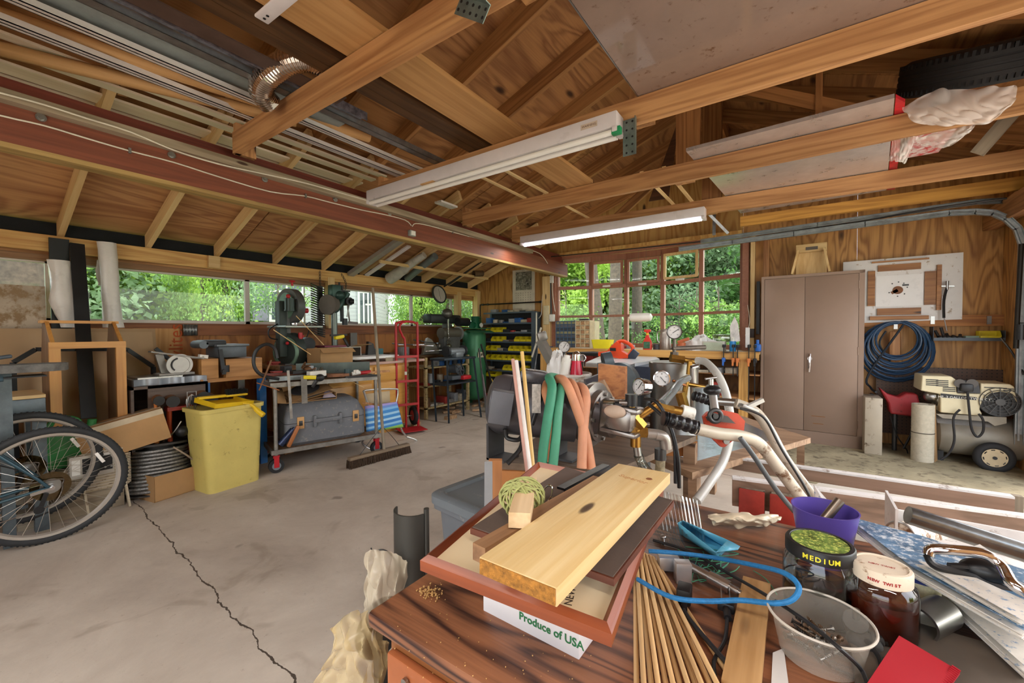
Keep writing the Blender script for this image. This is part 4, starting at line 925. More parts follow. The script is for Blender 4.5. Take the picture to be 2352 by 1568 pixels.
DM = BM@Matrix.Translation((.0,.14,H_+.01))@Euler((rad(8),rad(4),rad(8))).to_matrix().to_4x4(); yd = P('dustpan_yellow','e0b91e',.4,0,.06)
MB(DM).b2((-.17,-.12,0),(.15,.12,.004)).b2((-.17,-.12,0),(-.166,.12,.04)).b2((.146,-.12,0),(.15,.12,.03)).b2((-.17,-.124,0),(.15,-.12,.035)).build('pan',yd,dp)
MB(DM).tube([(.06,-.12,.015),(.10,-.17,.01),(.12,-.22,-.03),(.14,-.27,-.06)],.016,8,4,radii=[.012,.014,.02,.022]).build('handle',yd,dp)
hbz = TH('hand_brush','yellow hand brush with black bristles lying on the dustpan','brush',M=DM)
HM = DM@Matrix.Translation((0,.02,.05))@Matrix.Rotation(rad(-6),4,'Z')
MB(HM).bar((-.2,0,0),(.02,0,.012),.035,.02,bev=.006).bar((.0,0,.01),(.17,0,.02),.05,.018,bev=.006).build('brush_body',yd,hbz)
b = MB(HM); rnd = random.Random(2)
for i in range(260): x = .0+.17*rnd.random(); y = rnd.uniform(-.02,.02); b.bar((x,y,.02),(x+rnd.gauss(0,.01),y*1.6,.055+rnd.random()*.01),.003,.002)
tag(b.build('bristles',P('bristle_black','1c1a18',.9),hbz),kind='stuff')
# --- things on the bench at the left: vise/jointer on wooden drawer
y0,y1,z0,z1 = xspan(463,818,590,870,-4.2)
yl = W(463,850,x=-4.2).y; yr = W(600,850,x=-4.2).y; wd_ = wood('orange_ply','bf8a4e','9c6a35','y',.5,.8,.2)
dw = TH('wooden_stand','orange plywood stand box with a dark iron vise fixed to its front','stand',(-4.4,(yl+yr)/2,W(500,872,x=-4.2).z)); zb = W(500,868,x=-4.2).z; zt2 = W(500,823,x=-4.2).z
ym = W(508,850,x=-4.2).y
MB().b2((-4.7,yl,zb),(-4.2,ym-.02,zt2)).build('left_panel',wd_,dw); MB().b2((-4.7,ym+.03,zb),(-4.18,yr,zt2-.01)).build('right_panel',wd_,dw); MB().b2((-4.7,yl-.02,zb-.03),(-4.16,yr+.1,zb)).build('base_board',wood('orange_ply','','','y'),dw)
for x,y in ((-4.2,yl+.02),(-4.2,yr),(-4.66,yl+.02),(-4.66,yr)): MB().b2((x-.03,y-.03,0),(x+.03,y+.03,zb-.03)).build('leg',P('blue_leg','2d6cae',.4) if x > -4.3 else STEEL(),dw)
js = TH('belt_sander','old grey cast-iron belt sander on the orange plywood stand','machine',(-4.4,ym,zt2)); gm = P('machine_grey','5d656c',.45,.3,.15,10)
ya,yb2 = W(490,800,x=-4.25).y,W(567,800,x=-4.25).y; zc = W(540,795,x=-4.25).z; zd = W(540,790,x=-4.25).z
MB().b2((-4.55,ya+.04,zt2),(-4.25,yb2,zc+.005),.01).build('gear_housing',gm,js); MB().b2((-4.57,ya+.02,zc),(-4.23,yb2+.015,zc+.02),.004).build('table_plate',P('machine_grey2','6e767c',.4,.4),js)
yc = W(462,780,x=-4.25).y; MB().b2((-4.52,yc+.03,zc+.0),(-4.28,ya+.12,zc+.06),.02).build('belt_head',P('machine_dark','34373a',.5,.3),js)
MB().cyl((-4.5,yc+.03,zc+.02),(-4.28,yc+.03,zc+.02),.035).build('drum',gm,js)
MB().bar((-4.2,ym-.005,zt2+.08),(-4.17,ym+.01,zb+.03),.03,.02,up=(1,0,0)).build('lever',P('machine_dark'),js)
MB().cyl((-4.19,ym+.03,zb+.05),(-4.19,ym+.03,zb+.11),.03).cyl((-4.2,ym+.01,zb+.06),(-4.15,ym+.01,zb+.06),.018).build('wheel_knob',P('machine_dark'),js)
# ================================================================ CART AND WHAT IT CARRIES
ca,cb = W(627,1088,z=0),W(873,1040,z=0); ex = (cb-ca).normalized(); CL = (cb-ca).length
CM = Matrix.Translation(ca)@align(ex)          # x along the cart, y away from the camera, z up
Ci = CM.inverted()
def cz(px,py,x=None): # height of a pixel on the front plane of the cart
    n = CM.to_3x3()@V((0,1,0)); d = W(px,py,y=10)-EYE; t = (ca-EYE).dot(n)/d.dot(n); return Ci@(EYE+d*t)
zt = cz(640,868).z; zb = cz(640,1048).z; x2 = CL+.0
pg = P('galv_pipe','8f8b84',.45,.5,.2,14,.1)
ct = TH('pipe_cart','grey pipe-framed two-shelf cart on castors loaded with clamps and a grey case','cart',M=CM)
D_ = .58; zt = .86; zb = .20
zt = cz(750,872).z
def cartpost(x,y): return MB(CM).cyl((x,y,.14),(x,y,zt+.0),.017,n=12)
for x,y in ((.03,.02),(.03,D_),(x2-.03,.02),(x2-.03,D_)): cartpost(x,y).build('post',pg,ct)
for z,nm in ((zt,'top_shelf'),(zb,'lower_shelf')):
    MB(CM).b2((0,0,z-.012),(x2,D_+.02,z),).build(nm,wood('shelf_board','8a6a4c','5f4630','y',.7,1,.2),ct)
    MB(CM).b2((-.01,-.01,z-.035),(x2+.01,.006,z+.004)).b2((-.01,D_+.014,z-.035),(x2+.01,D_+.03,z+.004)).b2((-.01,0,z-.035),(.006,D_+.02,z+.004)).b2((x2-.006,0,z-.035),(x2+.01,D_+.02,z+.004)).build('shelf_rim',pg,ct)
for x,y in ((.03,.02),(.03,D_),(x2-.03,.02),(x2-.03,D_)):
    w = MB(CM).cyl((x,y-.018,.062),(x,y+.018,.062),.062,n=24).build('castor',RUB(),ct)
    MB(CM).cyl((x,y-.021,.062),(x,y+.021,.062),.035,n=20).build('castor_hub',P('hub_grey','7a7f86',.4),w)
    MB(CM).b2((x-.02,y-.028,.05),(x+.02,y-.023,.15)).b2((x-.02,y+.023,.05),(x+.02,y+.028,.15)).b2((x-.025,y-.028,.145),(x+.025,y+.028,.155)).build('castor_fork',REDP(),w)
# grey case
KM = CM@Matrix.Translation((.03,.04,zb)); kw = x2*.82
kx0,kx1 = cz(642,1000).x+.02,cz(832,990).x+.02; kh = cz(700,925).z-zb+.0
cs = TH('tool_case','large grey moulded tool case with two tan latches on the lower cart shelf','case',M=KM); kg = P('case_grey','6b6e73',.5,0,.08,8,.1,'8f8a80',.12)
def rr(x0,x1,y0,y1,z,r=.05): return rrect(x0,x1,y0,y1,r,z)
z1 = kh*.52; a,b_ = kx0,kx1
MB(KM)
loft(MB(KM),[rr(a+.03,b_-.03,.03,.44,.0),rr(a,b_,.0,.46,.03),rr(a,b_,0,.46,z1)]).build('lower_shell',kg,cs)
loft(MB(KM),[rr(a,b_,0,.46,z1+.004),rr(a,b_,0,.46,z1+.05),rr(a+.03,b_-.05,.05,.43,kh-.04),rr(a+.08,b_-.1,.1,.38,kh)]).build('upper_shell',kg,cs)
m_ = (a+b_)/2
MB(KM).b2((m_-.13,-.03,z1-.05),(m_-.1,.06,z1+.06),.01).b2((m_+.1,-.03,z1-.05),(m_+.13,.06,z1+.06),.01).b2((m_-.12,-.035,z1-.01),(m_+.12,-.012,z1+.03),.008).build('handle',kg,cs)
for x in (a+.13,b_-.1):
    MB(KM).b2((x-.03,-.012,z1-.05),(x+.03,0,z1+.06),.004).build('latch',P('latch_tan','c99c66',.6),cs); MB(KM).b2((x-.015,-.02,z1-.02),(x+.015,-.01,z1+.025),.003).build('latch_catch',P('dark_metal'),cs)
# tumbled cardboard sleeve with sanding discs on the case
SM = KM@Matrix.Translation((a+.24,.16,kh-.005)); sv = TH('cardboard_sleeve','opened cardboard sleeve with dark sanding discs on top of the grey case','box',M=SM)
MB(SM).b2((-.21,-.1,0),(.23,.2,.004)).b2((.226,-.1,0),(.23,.2,.06)).b2((-.21,.196,0),(.23,.2,.13)).build('tray',CARD(),sv)
for i,(rx,z) in enumerate(((5,.02),(9,.05),(13,.08))): MB(SM@fr((.0,.05,z),rad(3*i),rad(rx),rad(-6-3*i))).b2((-.18,-.13,0),(.2,.14,.003)).build('sheet',CARD(),sv)
MB(SM@fr((-.02,.05,.1),0,rad(14),rad(-12))).cyl((0,0,0),(0,0,.004),.13,n=32).cyl((.02,-.02,-.03),(.02,-.02,-.025),.13,n=32).build('disc',P('abrasive_black','3c3a3c',.85,0,.3,60),sv)
MB(SM).add([(-.21,-.1,0),(-.32,-.12,.02),(-.3,.05,.14),(-.21,.1,.12)],[(0,1,2,3)]).build('flap',CARD(),sv,solid=.004)
MB(SM).add([(.1,-.1,.02),(.22,-.12,.02),(.16,.0,.1)],[(0,1,2)]).build('paper_corner',P('lilac_paper','a79aa6',.7),sv,solid=.001)
# spray can and lamp on lower shelf
q = KM@V((a-.02,-.0,.0))
SO(MB().cyl(q+V((.0,-.02,.04)),q+V((.04,.08,.16)),.033).cyl(q+V((.04,.08,.16)),q+V((.045,.09,.175)),.02),'spray_can',P('can_navy','2b3550',.25,.4),'dark blue aerosol can lying at the left end of the lower cart shelf','can')
SO(MB().bar(q+V((.06,.02,.02)),q+V((.09,.1,.2)),.03,.035,bev=.01),'putty_tool',P('amber_plastic','a8683a',.4),'brown plastic handle leaning on the grey case','handle')
# hanging straps/files at front of cart
for (x0,y0p,x1,y1p,w,lab,c) in ((660,850,668,960,.022,'narrow steel rule hanging from the cart top, left of the wide strap','a29d97'),(696,862,698,925,.05,'wide grey steel strap hanging from the cart top','7f7a74')):
    p,q = cz(x0,y0p),cz(x1,y1p); p.y = q.y = -.03; SO(MB(CM).bar(p,q,w,.003,up=(0,1,0)),'steel_strap',P('strap_'+c,c,.45,.6,.2,12),lab,'strap')
# big C clamp, bar clamps, drill
def cclamp(pxs,lab,r=.018,plane=0,sc_=1):
    pts = [cz(px,py) for px,py in pxs]
    for p in pts: p.y += plane
    return pts
pts = cclamp(((640,870),(603,862),(585,845),(582,820),(592,800),(612,790),(630,800),(636,822)),'',plane=-.02)
o = TH('c_clamp','large black C-clamp hooked over the left end of the cart top','clamp',M=CM); MB(CM).tube(pts,.014,8,4).build('clamp_body',P('clamp_black','2a2c2f',.4,.3),o)
p,q = cz(600,880),cz(622,826); p.y = q.y = -.03; MB(CM).cyl(p,q,.008).cyl(p,p+(p-q).normalized()*.06,.006).build('screw',P('rusty_screw','7d5a3f',.6,.5,.3,20),o)
p,q = cz(588,878),cz(640,895); p.y = q.y = -.03; MB(CM).cyl(p,q,.005).build('tommy_bar',P('copper_bar','a8714b',.4,.8),o)
rnd = random.Random(12)
def scat(n,x0,x1,y0,y1,z0,mk):
    for i in range(n): mk(rnd.uniform(x0,x1),rnd.uniform(y0,y1),z0)
ucol = [('dark_metal','dark steel'),('rusty_screw','rusty'),('steel','bright steel'),('clamp_black','black')]
def part_bar(x,y,z,L,ang,w,t,mat,name,lab,cat,el=.0): 
    p = CM@V((x,y,z)); d = V((cos(ang),sin(ang),el))*L/2; d = CM.to_3x3()@d; return SO(MB().bar(p-d,p+d,w,t),name,mat,lab,cat)
DM_ = P('dark_metal','4a4a4a',.4,.7)
z = zt+.012
part_bar(.16,.1,z+.02,.34,.1,.05,.04,GALV(),'steel_channel','galvanised steel channel offcut on the left end of the cart top','metal offcut')
part_bar(.14,.22,z+.05,.36,.05,.08,.02,P('maroon_board','7c4038',.6),'maroon_board','maroon flat board lying behind the C-clamp on the cart','board')
part_bar(.26,.1,z+.07,.2,.35,.07,.025,BLK(),'rubber_block','black rubbery block lying over the steel channel on the cart','block')
part_bar(.38,.04,z+.05,.16,.3,.06,.05,WHT(),'white_box','small white open carton beside the black block on the cart','box')
part_bar(.62,.33,z+.07,.70,-.35,.012,.11,P('green_sheet','5f6c69',.4,.6,.15,8),'steel_sheet','grey-green steel sheet standing on edge across the cart top','metal sheet')
part_bar(.60,.12,z+.015,.2,-.25,.1,.03,wood('scrap_brown','8e5f3f','6a4027','x'),'wood_offcut','brown wood offcut at the foot of the steel sheet','wood scrap')
part_bar(.98,.12,z+.02,.3,.05,.03,.02,pine(),'chisel_handle','wooden handle on the right end of the cart next to the red one','tool')
SO(MB(CM).cyl((.80,.1,z+.02),(.92,.12,z+.025),.018),'screwdriver',REDP(),'red-handled tool lying on the right half of the cart','tool')
part_bar(.8,-.012,zt+.01,.34,-.08,.02,.02,P('tape_black','333333',.7),'tape_strip','black taped edge strip on the right front rim of the cart','strip')
SO(MB(CM).cyl((.68,.1,z),(.68,.1,z+.07),.03),'small_can',P('teal_can','31474a',.4),'dark teal can beside the steel sheet on the cart','can')
SO(MB(CM).cyl((.72,.08,z+.02),(.80,.07,z+.03),.02).box((.76,.075,z+.045),(.05,.03,.03),bev=.008),'white_fitting',WHT(),'white plastic pipe fitting on the cart beside the dark can','fitting')
SO(MB(CM).lathe([(.012,0),(.05,.0),(.05,.005),(.012,.1)],Matrix.Translation((.45,.15,z))),'plastic_funnel',glass('cloudy_plastic','d8dad4',.1,1.3,.8),'small cloudy plastic funnel standing on the cart','funnel')
# black & yellow drill-ish tool and twisted clamps in the middle
q = V((.36,-.03,z+.02))
dr = TH('glue_gun','yellow and black trigger tool lying at the front edge of the cart','tool',M=CM)
MB(CM).bar(q+V((-.11,0,.01)),q,.03,.035,bev=.008).build('yellow_body',YEL(),dr); MB(CM).sph(q+V((.03,0,-.005)),.035,(1.2,.8,1)).bar(q+V((.02,0,0)),q+V((-.03,.02,-.09)),.025,.03,bev=.006).build('black_body',BLK(),dr)
b = MB(CM)
for i in range(9): p = V((.28+.02*rnd.random(),.14+.05*rnd.random(),z+.02+.012*i)); b.cyl(p,p+V((rnd.uniform(.02,.1),rnd.uniform(-.06,.06),rnd.uniform(-.03,.07))),.008,n=8)
SO(b.sph((.33,.15,z+.08),.035),'clamp_heap',P('rusty_screw'),'tangled rusty clamp screws in a heap behind the yellow and black tool','clamps')
# open carton with yellow/black tool on bench behind cart
def onbench(px,py,x): return W(px,py,x=x)
bz_ = .90
bx0,bx1,_,_ = xspan(738,780,812,822,-4.1)
bm_ = carton('cardboard_box','open cardboard box with a yellow tool in it behind the steel sheet',(-4.25,(bx0+bx1)/2,.90),(.26,bx1-bx0,.17),0,True)
ytl = TH('caulking_gun','yellow and black hand tool sticking out of the open cardboard box','tool',W(778,778,x=-4.15))
p = W(778,776,x=-4.15); MB().bar(p+V((0,-.05,.0)),p+V((0,.06,.02)),.05,.04,bev=.012).build('yellow_body',YEL(),ytl); MB().bar(p+V((0,.05,.02)),p+V((.05,.09,-.1)),.03,.03,bev=.01).bar(p+V((0,-.1,.03)),p+V((0,.1,.035)),.02,.02).build('black_handle',BLK(),ytl)
mb_ = MB(); _y0,_y1,_z0,_z1 = xspan(805,768,829,800,-4.45)
xt = TH('white_carton','white carton lying open with its dark inside showing, right of the yellow tool','box',(-4.5,(_y0+_y1)/2,_z0))
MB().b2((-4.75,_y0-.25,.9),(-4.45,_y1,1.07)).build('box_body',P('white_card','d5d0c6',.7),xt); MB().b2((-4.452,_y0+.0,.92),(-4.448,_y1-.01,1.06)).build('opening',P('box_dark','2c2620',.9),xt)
MB().slab([(-4.45,_y0,1.07),(-4.45,_y1,1.07),(-4.3,_y1+.05,1.10),(-4.3,_y0,1.10)],.003).build('flap',CARD(),xt); MB().b2((-4.74,_y0-.3,1.072),(-4.5,_y0,1.09)).build('lid_stripe',P('maroon_lid','7d2f45',.5),xt)
# --- oak cabinet with counter
y0 = W(752,900,x=-4.12).y; y1 = W(934,900,x=-4.12).y
ok = TH('oak_cabinet','honey-coloured oak base cabinet under the white board, behind the hand truck','cabinet',(-4.4,(y0+y1)/2,0)); hon = wood('honey_oak','cf9a4e','b57d35','y',.35,1,0,contrast=.4)
MB().b2((-4.70,y0,.08),(-4.14,y1,.86)).b2((-4.7,y0+.02,0),(-4.2,y1-.02,.08)).build('carcass',hon,ok)
ym = W(858,900,x=-4.12).y; zz = W(800,868,x=-4.12).z
for a_,b2_ in ((y0+.02,ym-.02),(ym+.02,y1-.02)):
    d = MB().b2((-4.14,a_,.66),(-4.12,b2_,.83),.004).build('drawer',hon,ok); MB().b2((-4.14,a_,.1),(-4.12,b2_,.64),.004).build('door',hon,ok)
MB().b2((-4.72,y0-.02,.86),(-4.1,y1+.3,.89),.003).build('counter',P('pink_laminate','b9988c',.5,0,.1,3),ok)
ib = TH('ironing_board','white padded board with a tan cover hanging, lying on the oak cabinet','board',(-4.3,(y0+y1)/2+.2,.9))
ya,yb_ = W(800,800,x=-4.15).y+.0,W(915,806,x=-4.15).y
MB(Matrix.Translation((-4.3,0,.93))).prism([(-.16,ya+.15),(-.04,ya),(.08,ya+.05),(.16,ya+.2),(.16,yb_),(-.16,yb_)],.03).build('pad',P('white_pad','e6e6e4',.6),ib)
MB().b2((-4.15,ya+.5,.86),(-4.135,yb_-.1,.935)).build('cover',P('tan_cloth','a0937d',.85,0,.1,20),ib)
SO(MB().b2((-4.5,ya-.25,.9),(-4.2,ya+.02,1.0),.01),'grey_tub',P('dark_tub','3e3d3c',.5),'dark square tub between the cart clutter and the white padded board','tub')
# small bench-top items: metal fence, jar, teal box, tools heap, plastic
p = W(838,770,x=-4.5); SO(MB().slab([(-4.5,p.y-.0,.93),(-4.5,p.y+.14,.93),(-4.5,p.y+.09,1.1),(-4.5,p.y+.02,1.13)],.05,(1,0,0)),'steel_bracket',P('dark_metal'),'dark triangular steel bracket standing behind the broom handle','bracket')
p = W(862,780,x=-4.6); SO(MB().b2((-4.65,p.y-.03,.9),(-4.55,p.y+.09,1.03),.006),'teal_box',P('teal_box','2d6a72',.5),'small teal box on the bench right of the broom handle','box')
for k_,(px,py,dx,dz,L_,w_) in enumerate(((925,790,.1,.03,.2,.02),(945,788,.12,.0,.26,.018),(962,783,-.05,.04,.28,.02),(972,792,.1,.02,.22,.024),(985,788,.0,.05,.3,.016),(1000,800,.08,-.02,.26,.02))):
    p = W(px,py,x=-4.45); p.z = max(.93,p.z-.02); SO(MB().bar(p-V((dx,L_/2,-dz)),p+V((dx,L_/2,dz*.3)),w_,.014,bev=.003),'wrench',CHROME() if k_ % 2 else DM_,'steel wrench in the heap of tools beside the hand truck, number %s from the left' % ['one','two','three','four','five','six'][k_],'wrench','wrenches in the heap on the bench')
p = W(975,790,x=-4.6); SO(MB().slab([(-4.6,p.y-.08,.9),(-4.6,p.y+.3,.9),(-4.6,p.y+.1,1.12),(-4.6,p.y+.02,1.15)],.05,(1,0,.3)),'metal_pan',P('pan_steel','8a877c',.35,.7),'triangular dull metal pan standing behind the heap of wrenches','pan')
p = W(1030,785,x=-4.65); SO(MB().b2((-4.75,p.y-.35,.95),(-4.5,p.y+.25,1.08),.02),'clear_tub',glass('cloudy_plastic'),'cloudy clear plastic tub below the electric motor','tub')
# fluid bottle hanging / glass chimney
p = W(1030,790,x=-4.4); SO(MB().lathe([(.012,.22),(.014,.12),(.03,.1),(.022,.06),(.05,.03),(.05,0),(.0,0)],Matrix.Translation(p-V((0,0,.05)))).cyl(p+V((0,0,.15)),p+V((0,0,.38)),.008,.018),'glass_chimney',glass('cloudy_plastic'),'cloudy glass flask with a thin neck in front of the electric motor','flask')
# --- bandsaw
Bx = -4.55
bs = TH('bandsaw','green band saw with red knobs standing on the bench before the window','bandsaw',W(660,845,x=Bx)); gg = P('saw_green','6d8a78',.4,.3,.12); gd = P('saw_grey','5d5f5e',.5,.4,.2)
def XP(px,py,x=Bx): return W(px,py,x=x)
def discx(cx,cy,rpx,depth,x=Bx): # disc facing +x, centre px
    c = XP(cx,cy,x); e = XP(cx,cy-rpx,x); r = (e-c).length; return c,r
c1,r1 = discx(668,702,34,.1)
def ov(mb,c,r,sy,d,M=None): return mb.lathe([(0,0),(r,0),(r,d),(0,d)],Matrix.Translation(c)@Matrix.Rotation(rad(BSA),4,'Z')@Matrix.Rotation(rad(90),4,'Y')@Matrix.Diagonal((1,sy,1,1)),32)
BSA = -72; c1 = XP(668,703); c2 = XP(668,808); r1 = .19
ov(MB(),c1+V((-.02,.05,0)),r1,.8,.1).build('upper_wheel_case',gd,bs); ov(MB(),c1+V((.01,-.05,0)),r1*.75,.7,.012).build('cover',gg,bs)
ov(MB(),c2+V((-.02,.05,0)),.21,.8,.12).build('lower_wheel_case',P('saw_dark','3a4340',.5,.3),bs); MB().torus(.15,.022,Matrix.Translation(c2+V((.015,-.06,0)))@Matrix.Rotation(rad(BSA),4,'Z')@Matrix.Rotation(rad(90),4,'Y'),32,8).build('lower_rim',gg,bs)
yc = XP(648,750).y; MB().b2((Bx-.05,yc-.05,c2.z-.05),(Bx+.05,yc+.03,c1.z+.05),.01).build('column',P('saw_dark'),bs); MB().b2((Bx-.03,yc+.03,c2.z),(Bx+.04,yc+.07,c1.z)).build('column_side',gd,bs)
tb0,tb1 = XP(632,748),XP(717,752); MB().b2((Bx-.18,tb0.y,tb0.z-.02),(Bx+.22,tb1.y,tb0.z),.003).build('table',P('table_grey','9aa29b',.35,.6),bs)
mp = XP(665,698,Bx+.12); MB().cyl(mp-V((0,0,.06)),mp+V((0,0,.06)),.05,n=20).cyl(mp-V((0,0,.075)),mp-V((0,0,.06)),.055,n=20).build('upper_motor',P('motor_green_black','2d3b37',.35,.3),bs)
p = XP(662,680,Bx+.16); MB().sph(p,.022).build('knob',REDP(),bs)
mp = XP(697,790); MB().cyl(mp+V((-.1,.02,0)),mp+V((.08,.02,0)),.075,n=24).build('lower_motor',P('motor_dark','292b2e',.4,.3),bs)
p = XP(692,713); b = MB().cyl(p+V((.02,-.02,0)),p+V((.02,.06,0)),.028,n=12); b.build('side_knob',REDP(),bs)
p = XP(690,772,Bx+.1); MB().cyl(p-V((0,0,.03)),p+V((0,0,.04)),.022).sph(p+V((-.02,.03,.0)),.02).build('knob',REDP(),bs); p = XP(660,788,Bx+.09); MB().sph(p,.018).build('knob',REDP(),bs)
p = XP(671,650); MB().cyl(p-V((0,0,.03)),p+V((0,0,.02)),.012).sph(p+V((0,0,.02)),.022,(1,1.6,.6)).build('tension_knob',REDP(),bs)
p = XP(673,735); MB().cyl(p+V((0,0,.1)),p-V((0,0,.05)),.012).b2(p-V((.03,.03,.06)),p+V((.03,.03,-.02)),.005).build('blade_guide',CHROME(),bs)
MB().tube([XP(640,742),XP(618,757),XP(620,775),XP(640,780)],.007,6,4).tube([XP(700,748),XP(712,740),XP(708,765),XP(698,785)],.006,6,4).build('power_cord',BLK(),bs)
MB().b2((Bx-.12,c2.y-.12,.9),(Bx+.12,c2.y+.12,c2.z-.12)).build('foot',gd,bs)
# yellow-tipped thin rods across
for k_,(a_,b_) in enumerate((((628,757),(714,814)),((680,725),(744,792)),((780,862),(836,890)))):
    SO(MB().cyl(W(*a_,x=-4.2 if k_ < 2 else -3.9),W(*b_,x=-4.15 if k_ < 2 else -3.85),.004,n=6),'thin_rod',pale(),'thin pale wooden rod leaning, '+['crossing in front of the band saw','between the band saw and the spring rack','below the cart top before the oak drawers'][k_],'rod')
# saw-toothed rack of spring clamps on the post
q0,q1 = W(735,660,x=-4.82),W(735,770,x=-4.82)
rk2 = TH('comb_rack','vertical rack of dark metal teeth hanging on the window post','rack',q1)
MB().b2((-4.86,q0.y-.02,q1.z),(-4.83,q0.y+.04,q0.z+.02)).build('strip',P('dark_metal'),rk2)
for i in range(22):
    z_ = q1.z+(q0.z-q1.z)*i/21; MB().bar((-4.83,q0.y+.06,z_-.02),(-4.81,q0.y-.12,z_+.035),.012,.02,up=(1,0,0)).build('tooth',P('tooth_steel','3f3b38',.5,.5,.3,12),rk2)
# --- drill press
Dx = -4.6
dp_ = TH('drill_press','green and black bench drill press beside the window post','drill press',(Dx,XP(775,790,Dx).y,.9)); dg = P('drill_green','33504a',.4,.3,.15)
yc = XP(768,760,Dx).y; zt_ = XP(768,645,Dx).z
MB().cyl((Dx,yc,.92),(Dx,yc,zt_-.1),.035).build('column',P('column_grey','6c7672',.35,.6),dp_)
MB().b2((Dx-.15,yc-.12,.9),(Dx+.2,yc+.14,.93),.01).build('base',gd,dp_)
zc = XP(765,700,Dx).z; BSA = -60; ov(MB(),V((Dx-.05,yc-.0,zc)),.12,.9,.1).build('belt_cover',P('cover_brown','6a645d',.5,.2),dp_)
MB().tube([(Dx,yc-.02,zc-.08),(Dx,yc+.05,zc-.02),(Dx,yc+.13,zc+.08),(Dx,yc+.17,zc+.16)],.045,12,5).build('arm',dg,dp_)
yq = XP(785,700,Dx).y; MB().cyl((Dx,yq,zc-.2),(Dx,yq,zc+.24),.022).b2((Dx-.03,yq-.05,zc+.17),(Dx+.03,yq+.1,zc+.185)).cyl((Dx,yq-.03,zc+.18),(Dx,yq-.03,zc+.28),.01).build('quill',P('machine_dark','34373a',.5,.3),dp_)
MB().cyl((Dx-.1,yq+.06,zc+.05),(Dx+.08,yq+.06,zc+.05),.05).cyl((Dx+.08,yq+.06,zc+.05),(Dx+.1,yq+.1,zc+.05),.03).build('motor',P('motor_dark'),dp_)
MB().sph((Dx+.03,yq-.05,zc+.12),.055,(1,1.2,1)).b2((Dx-.05,yc-.05,zc+.1),(Dx+.05,yc+.07,zc+.24),.01).build('head',dg,dp_)
MB().cyl((Dx,yq+.07,zc-.14),(Dx,yq+.12,zc+.1),.008).build('feed_lever',STEEL(),dp_)
MB().b2((Dx,yq,zc-.24),(Dx+.04,yq+.05,zc-.16)).build('chuck',P('machine_dark'),dp_)
for k_,dy in enumerate((-.1,.0)): # chains
    b = MB(); y_ = XP(735+k_*50,640,-4.88).y
    for i in range(14): a = i/13; b.torus(.012,.003,Matrix.Translation((-4.88,y_+.06*sin(a*3)*k_,2.0-.26*a))@Matrix.Rotation(rad(90*(i % 2)),4,'Z')@Matrix.Rotation(rad(90),4,'X'),10,5)
    SO(b,'chain',P('dark_metal'),'black chain hanging from the plate above the '+('comb rack' if k_ == 0 else 'drill press'),'chain')
# long grey tool on window sill, T shape
p = W(803,740,x=-4.85); SO(MB().bar(W(797,690,x=-4.85),p,.015,.012,up=(1,0,0)).bar(p+V((0,-.02,0)),p+V((0,.12,-.01)),.03,.02,up=(1,0,0)),'caulk_scraper',P('grey_tool','77706f',.5,.3),'grey scraper standing in the window right of the drill press','scraper')
p = W(805,760,x=-4.9); SO(MB().b2((-4.93,p.y,.95),(-4.9,p.y+.1,1.24)),'metal_angle',P('angle_grey','6d6a66',.5,.5),'grey metal plate standing against the wall right of the drill press','metal plate')
# --- round clock
p = W(1008,676,x=-4.85); CMk = Matrix.Translation(p)@Matrix.Rotation(rad(76),4,'Y')
ck = TH('wall_clock','round clock with a dark rim hanging on the plate board','clock',M=CMk)
MB(CMk).lathe([(0,-.01),(.15,-.01),(.155,.0),(.155,.02),(.135,.024),(.133,.012),(0,.012)],n=40).build('rim',P('rim_dark','3b4040',.4,.3),ck)
MB(CMk).cyl((0,0,.0125),(0,0,.0135),.132,n=40).build('dial',P('dial_grey','c8c6bd',.25,.2,.06),ck)
b = MB(CMk); [b.box((.11*cos(a),.11*sin(a),.0145),(.012,.004,.001),rz=a) for a in [rad(30*i) for i in range(12)]]; b.build('hour_marks',P('mark_grey','8a8a84',.6),ck)
MB(CMk).bar((0,0,.015),(.09,.01,.015),.005,.002).bar((0,0,.015),(-.09,.0,.015),.004,.002).build('hands',P('hand_dark','44433f',.5),ck)
# --- hand truck
h0,h1 = W(912,985,z=0.03),W(962,978,z=0.03); ex = (h1-h0).normalized(); HL = .33; HM = Matrix.Translation(h0)@align(ex)
hc_ = lambda px,py: HM.inverted()@(lambda d: EYE+d*((h0-EYE).dot(HM.to_3x3()@V((0,1,0)))/d.dot(HM.to_3x3()@V((0,1,0)))))(W(px,py,y=10)-EYE)
HL = hc_(960,900).x; HT = hc_(935,738).z
tk = TH('hand_truck','red tubular hand truck standing on its toe plate beside the oak cabinet','hand truck',M=HM)
MB(HM).tube([(0,0,0),(0,0,HT*.55),(0,0,HT-.08),(.02,0,HT-.02),(HL*.5,0,HT),(HL-.02,0,HT-.02),(HL,0,HT-.08),(HL,0,HT*.5),(HL,0,0)],.016,12,6).build('frame_tube',REDP(),tk)
MB(HM).tube([(HL*.42,-.0,.0),(HL*.42,0,HT*.75),(HL*.3,-.0,HT*.86),(HL*.14,-.02,HT*.93),(HL*.2,-.02,HT-.03),(HL*.5,0,HT)],.014,10,6).build('loop_handle',REDP(),tk)
for z_ in (HT*.67,HT*.44,HT*.22): MB(HM).box((HL/2,-.01,z_),(HL,.01,.03)).build('cross_bar',REDP(),tk)
MB(HM).b2((-.02,-.26,0),(HL+.02,0,.006)).build('toe_plate',REDP(),tk)
for x in (.02,HL-.02):
    w = MB(HM).torus(.095,.032,Matrix.Translation((x,.1,.127))@Matrix.Rotation(rad(90),4,'Y'),32,10).build('wheel',RUB(),tk); MB(HM).cyl((x-.025,.1,.127),(x+.025,.1,.127),.068,n=24).build('wheel_hub',REDP(),w)
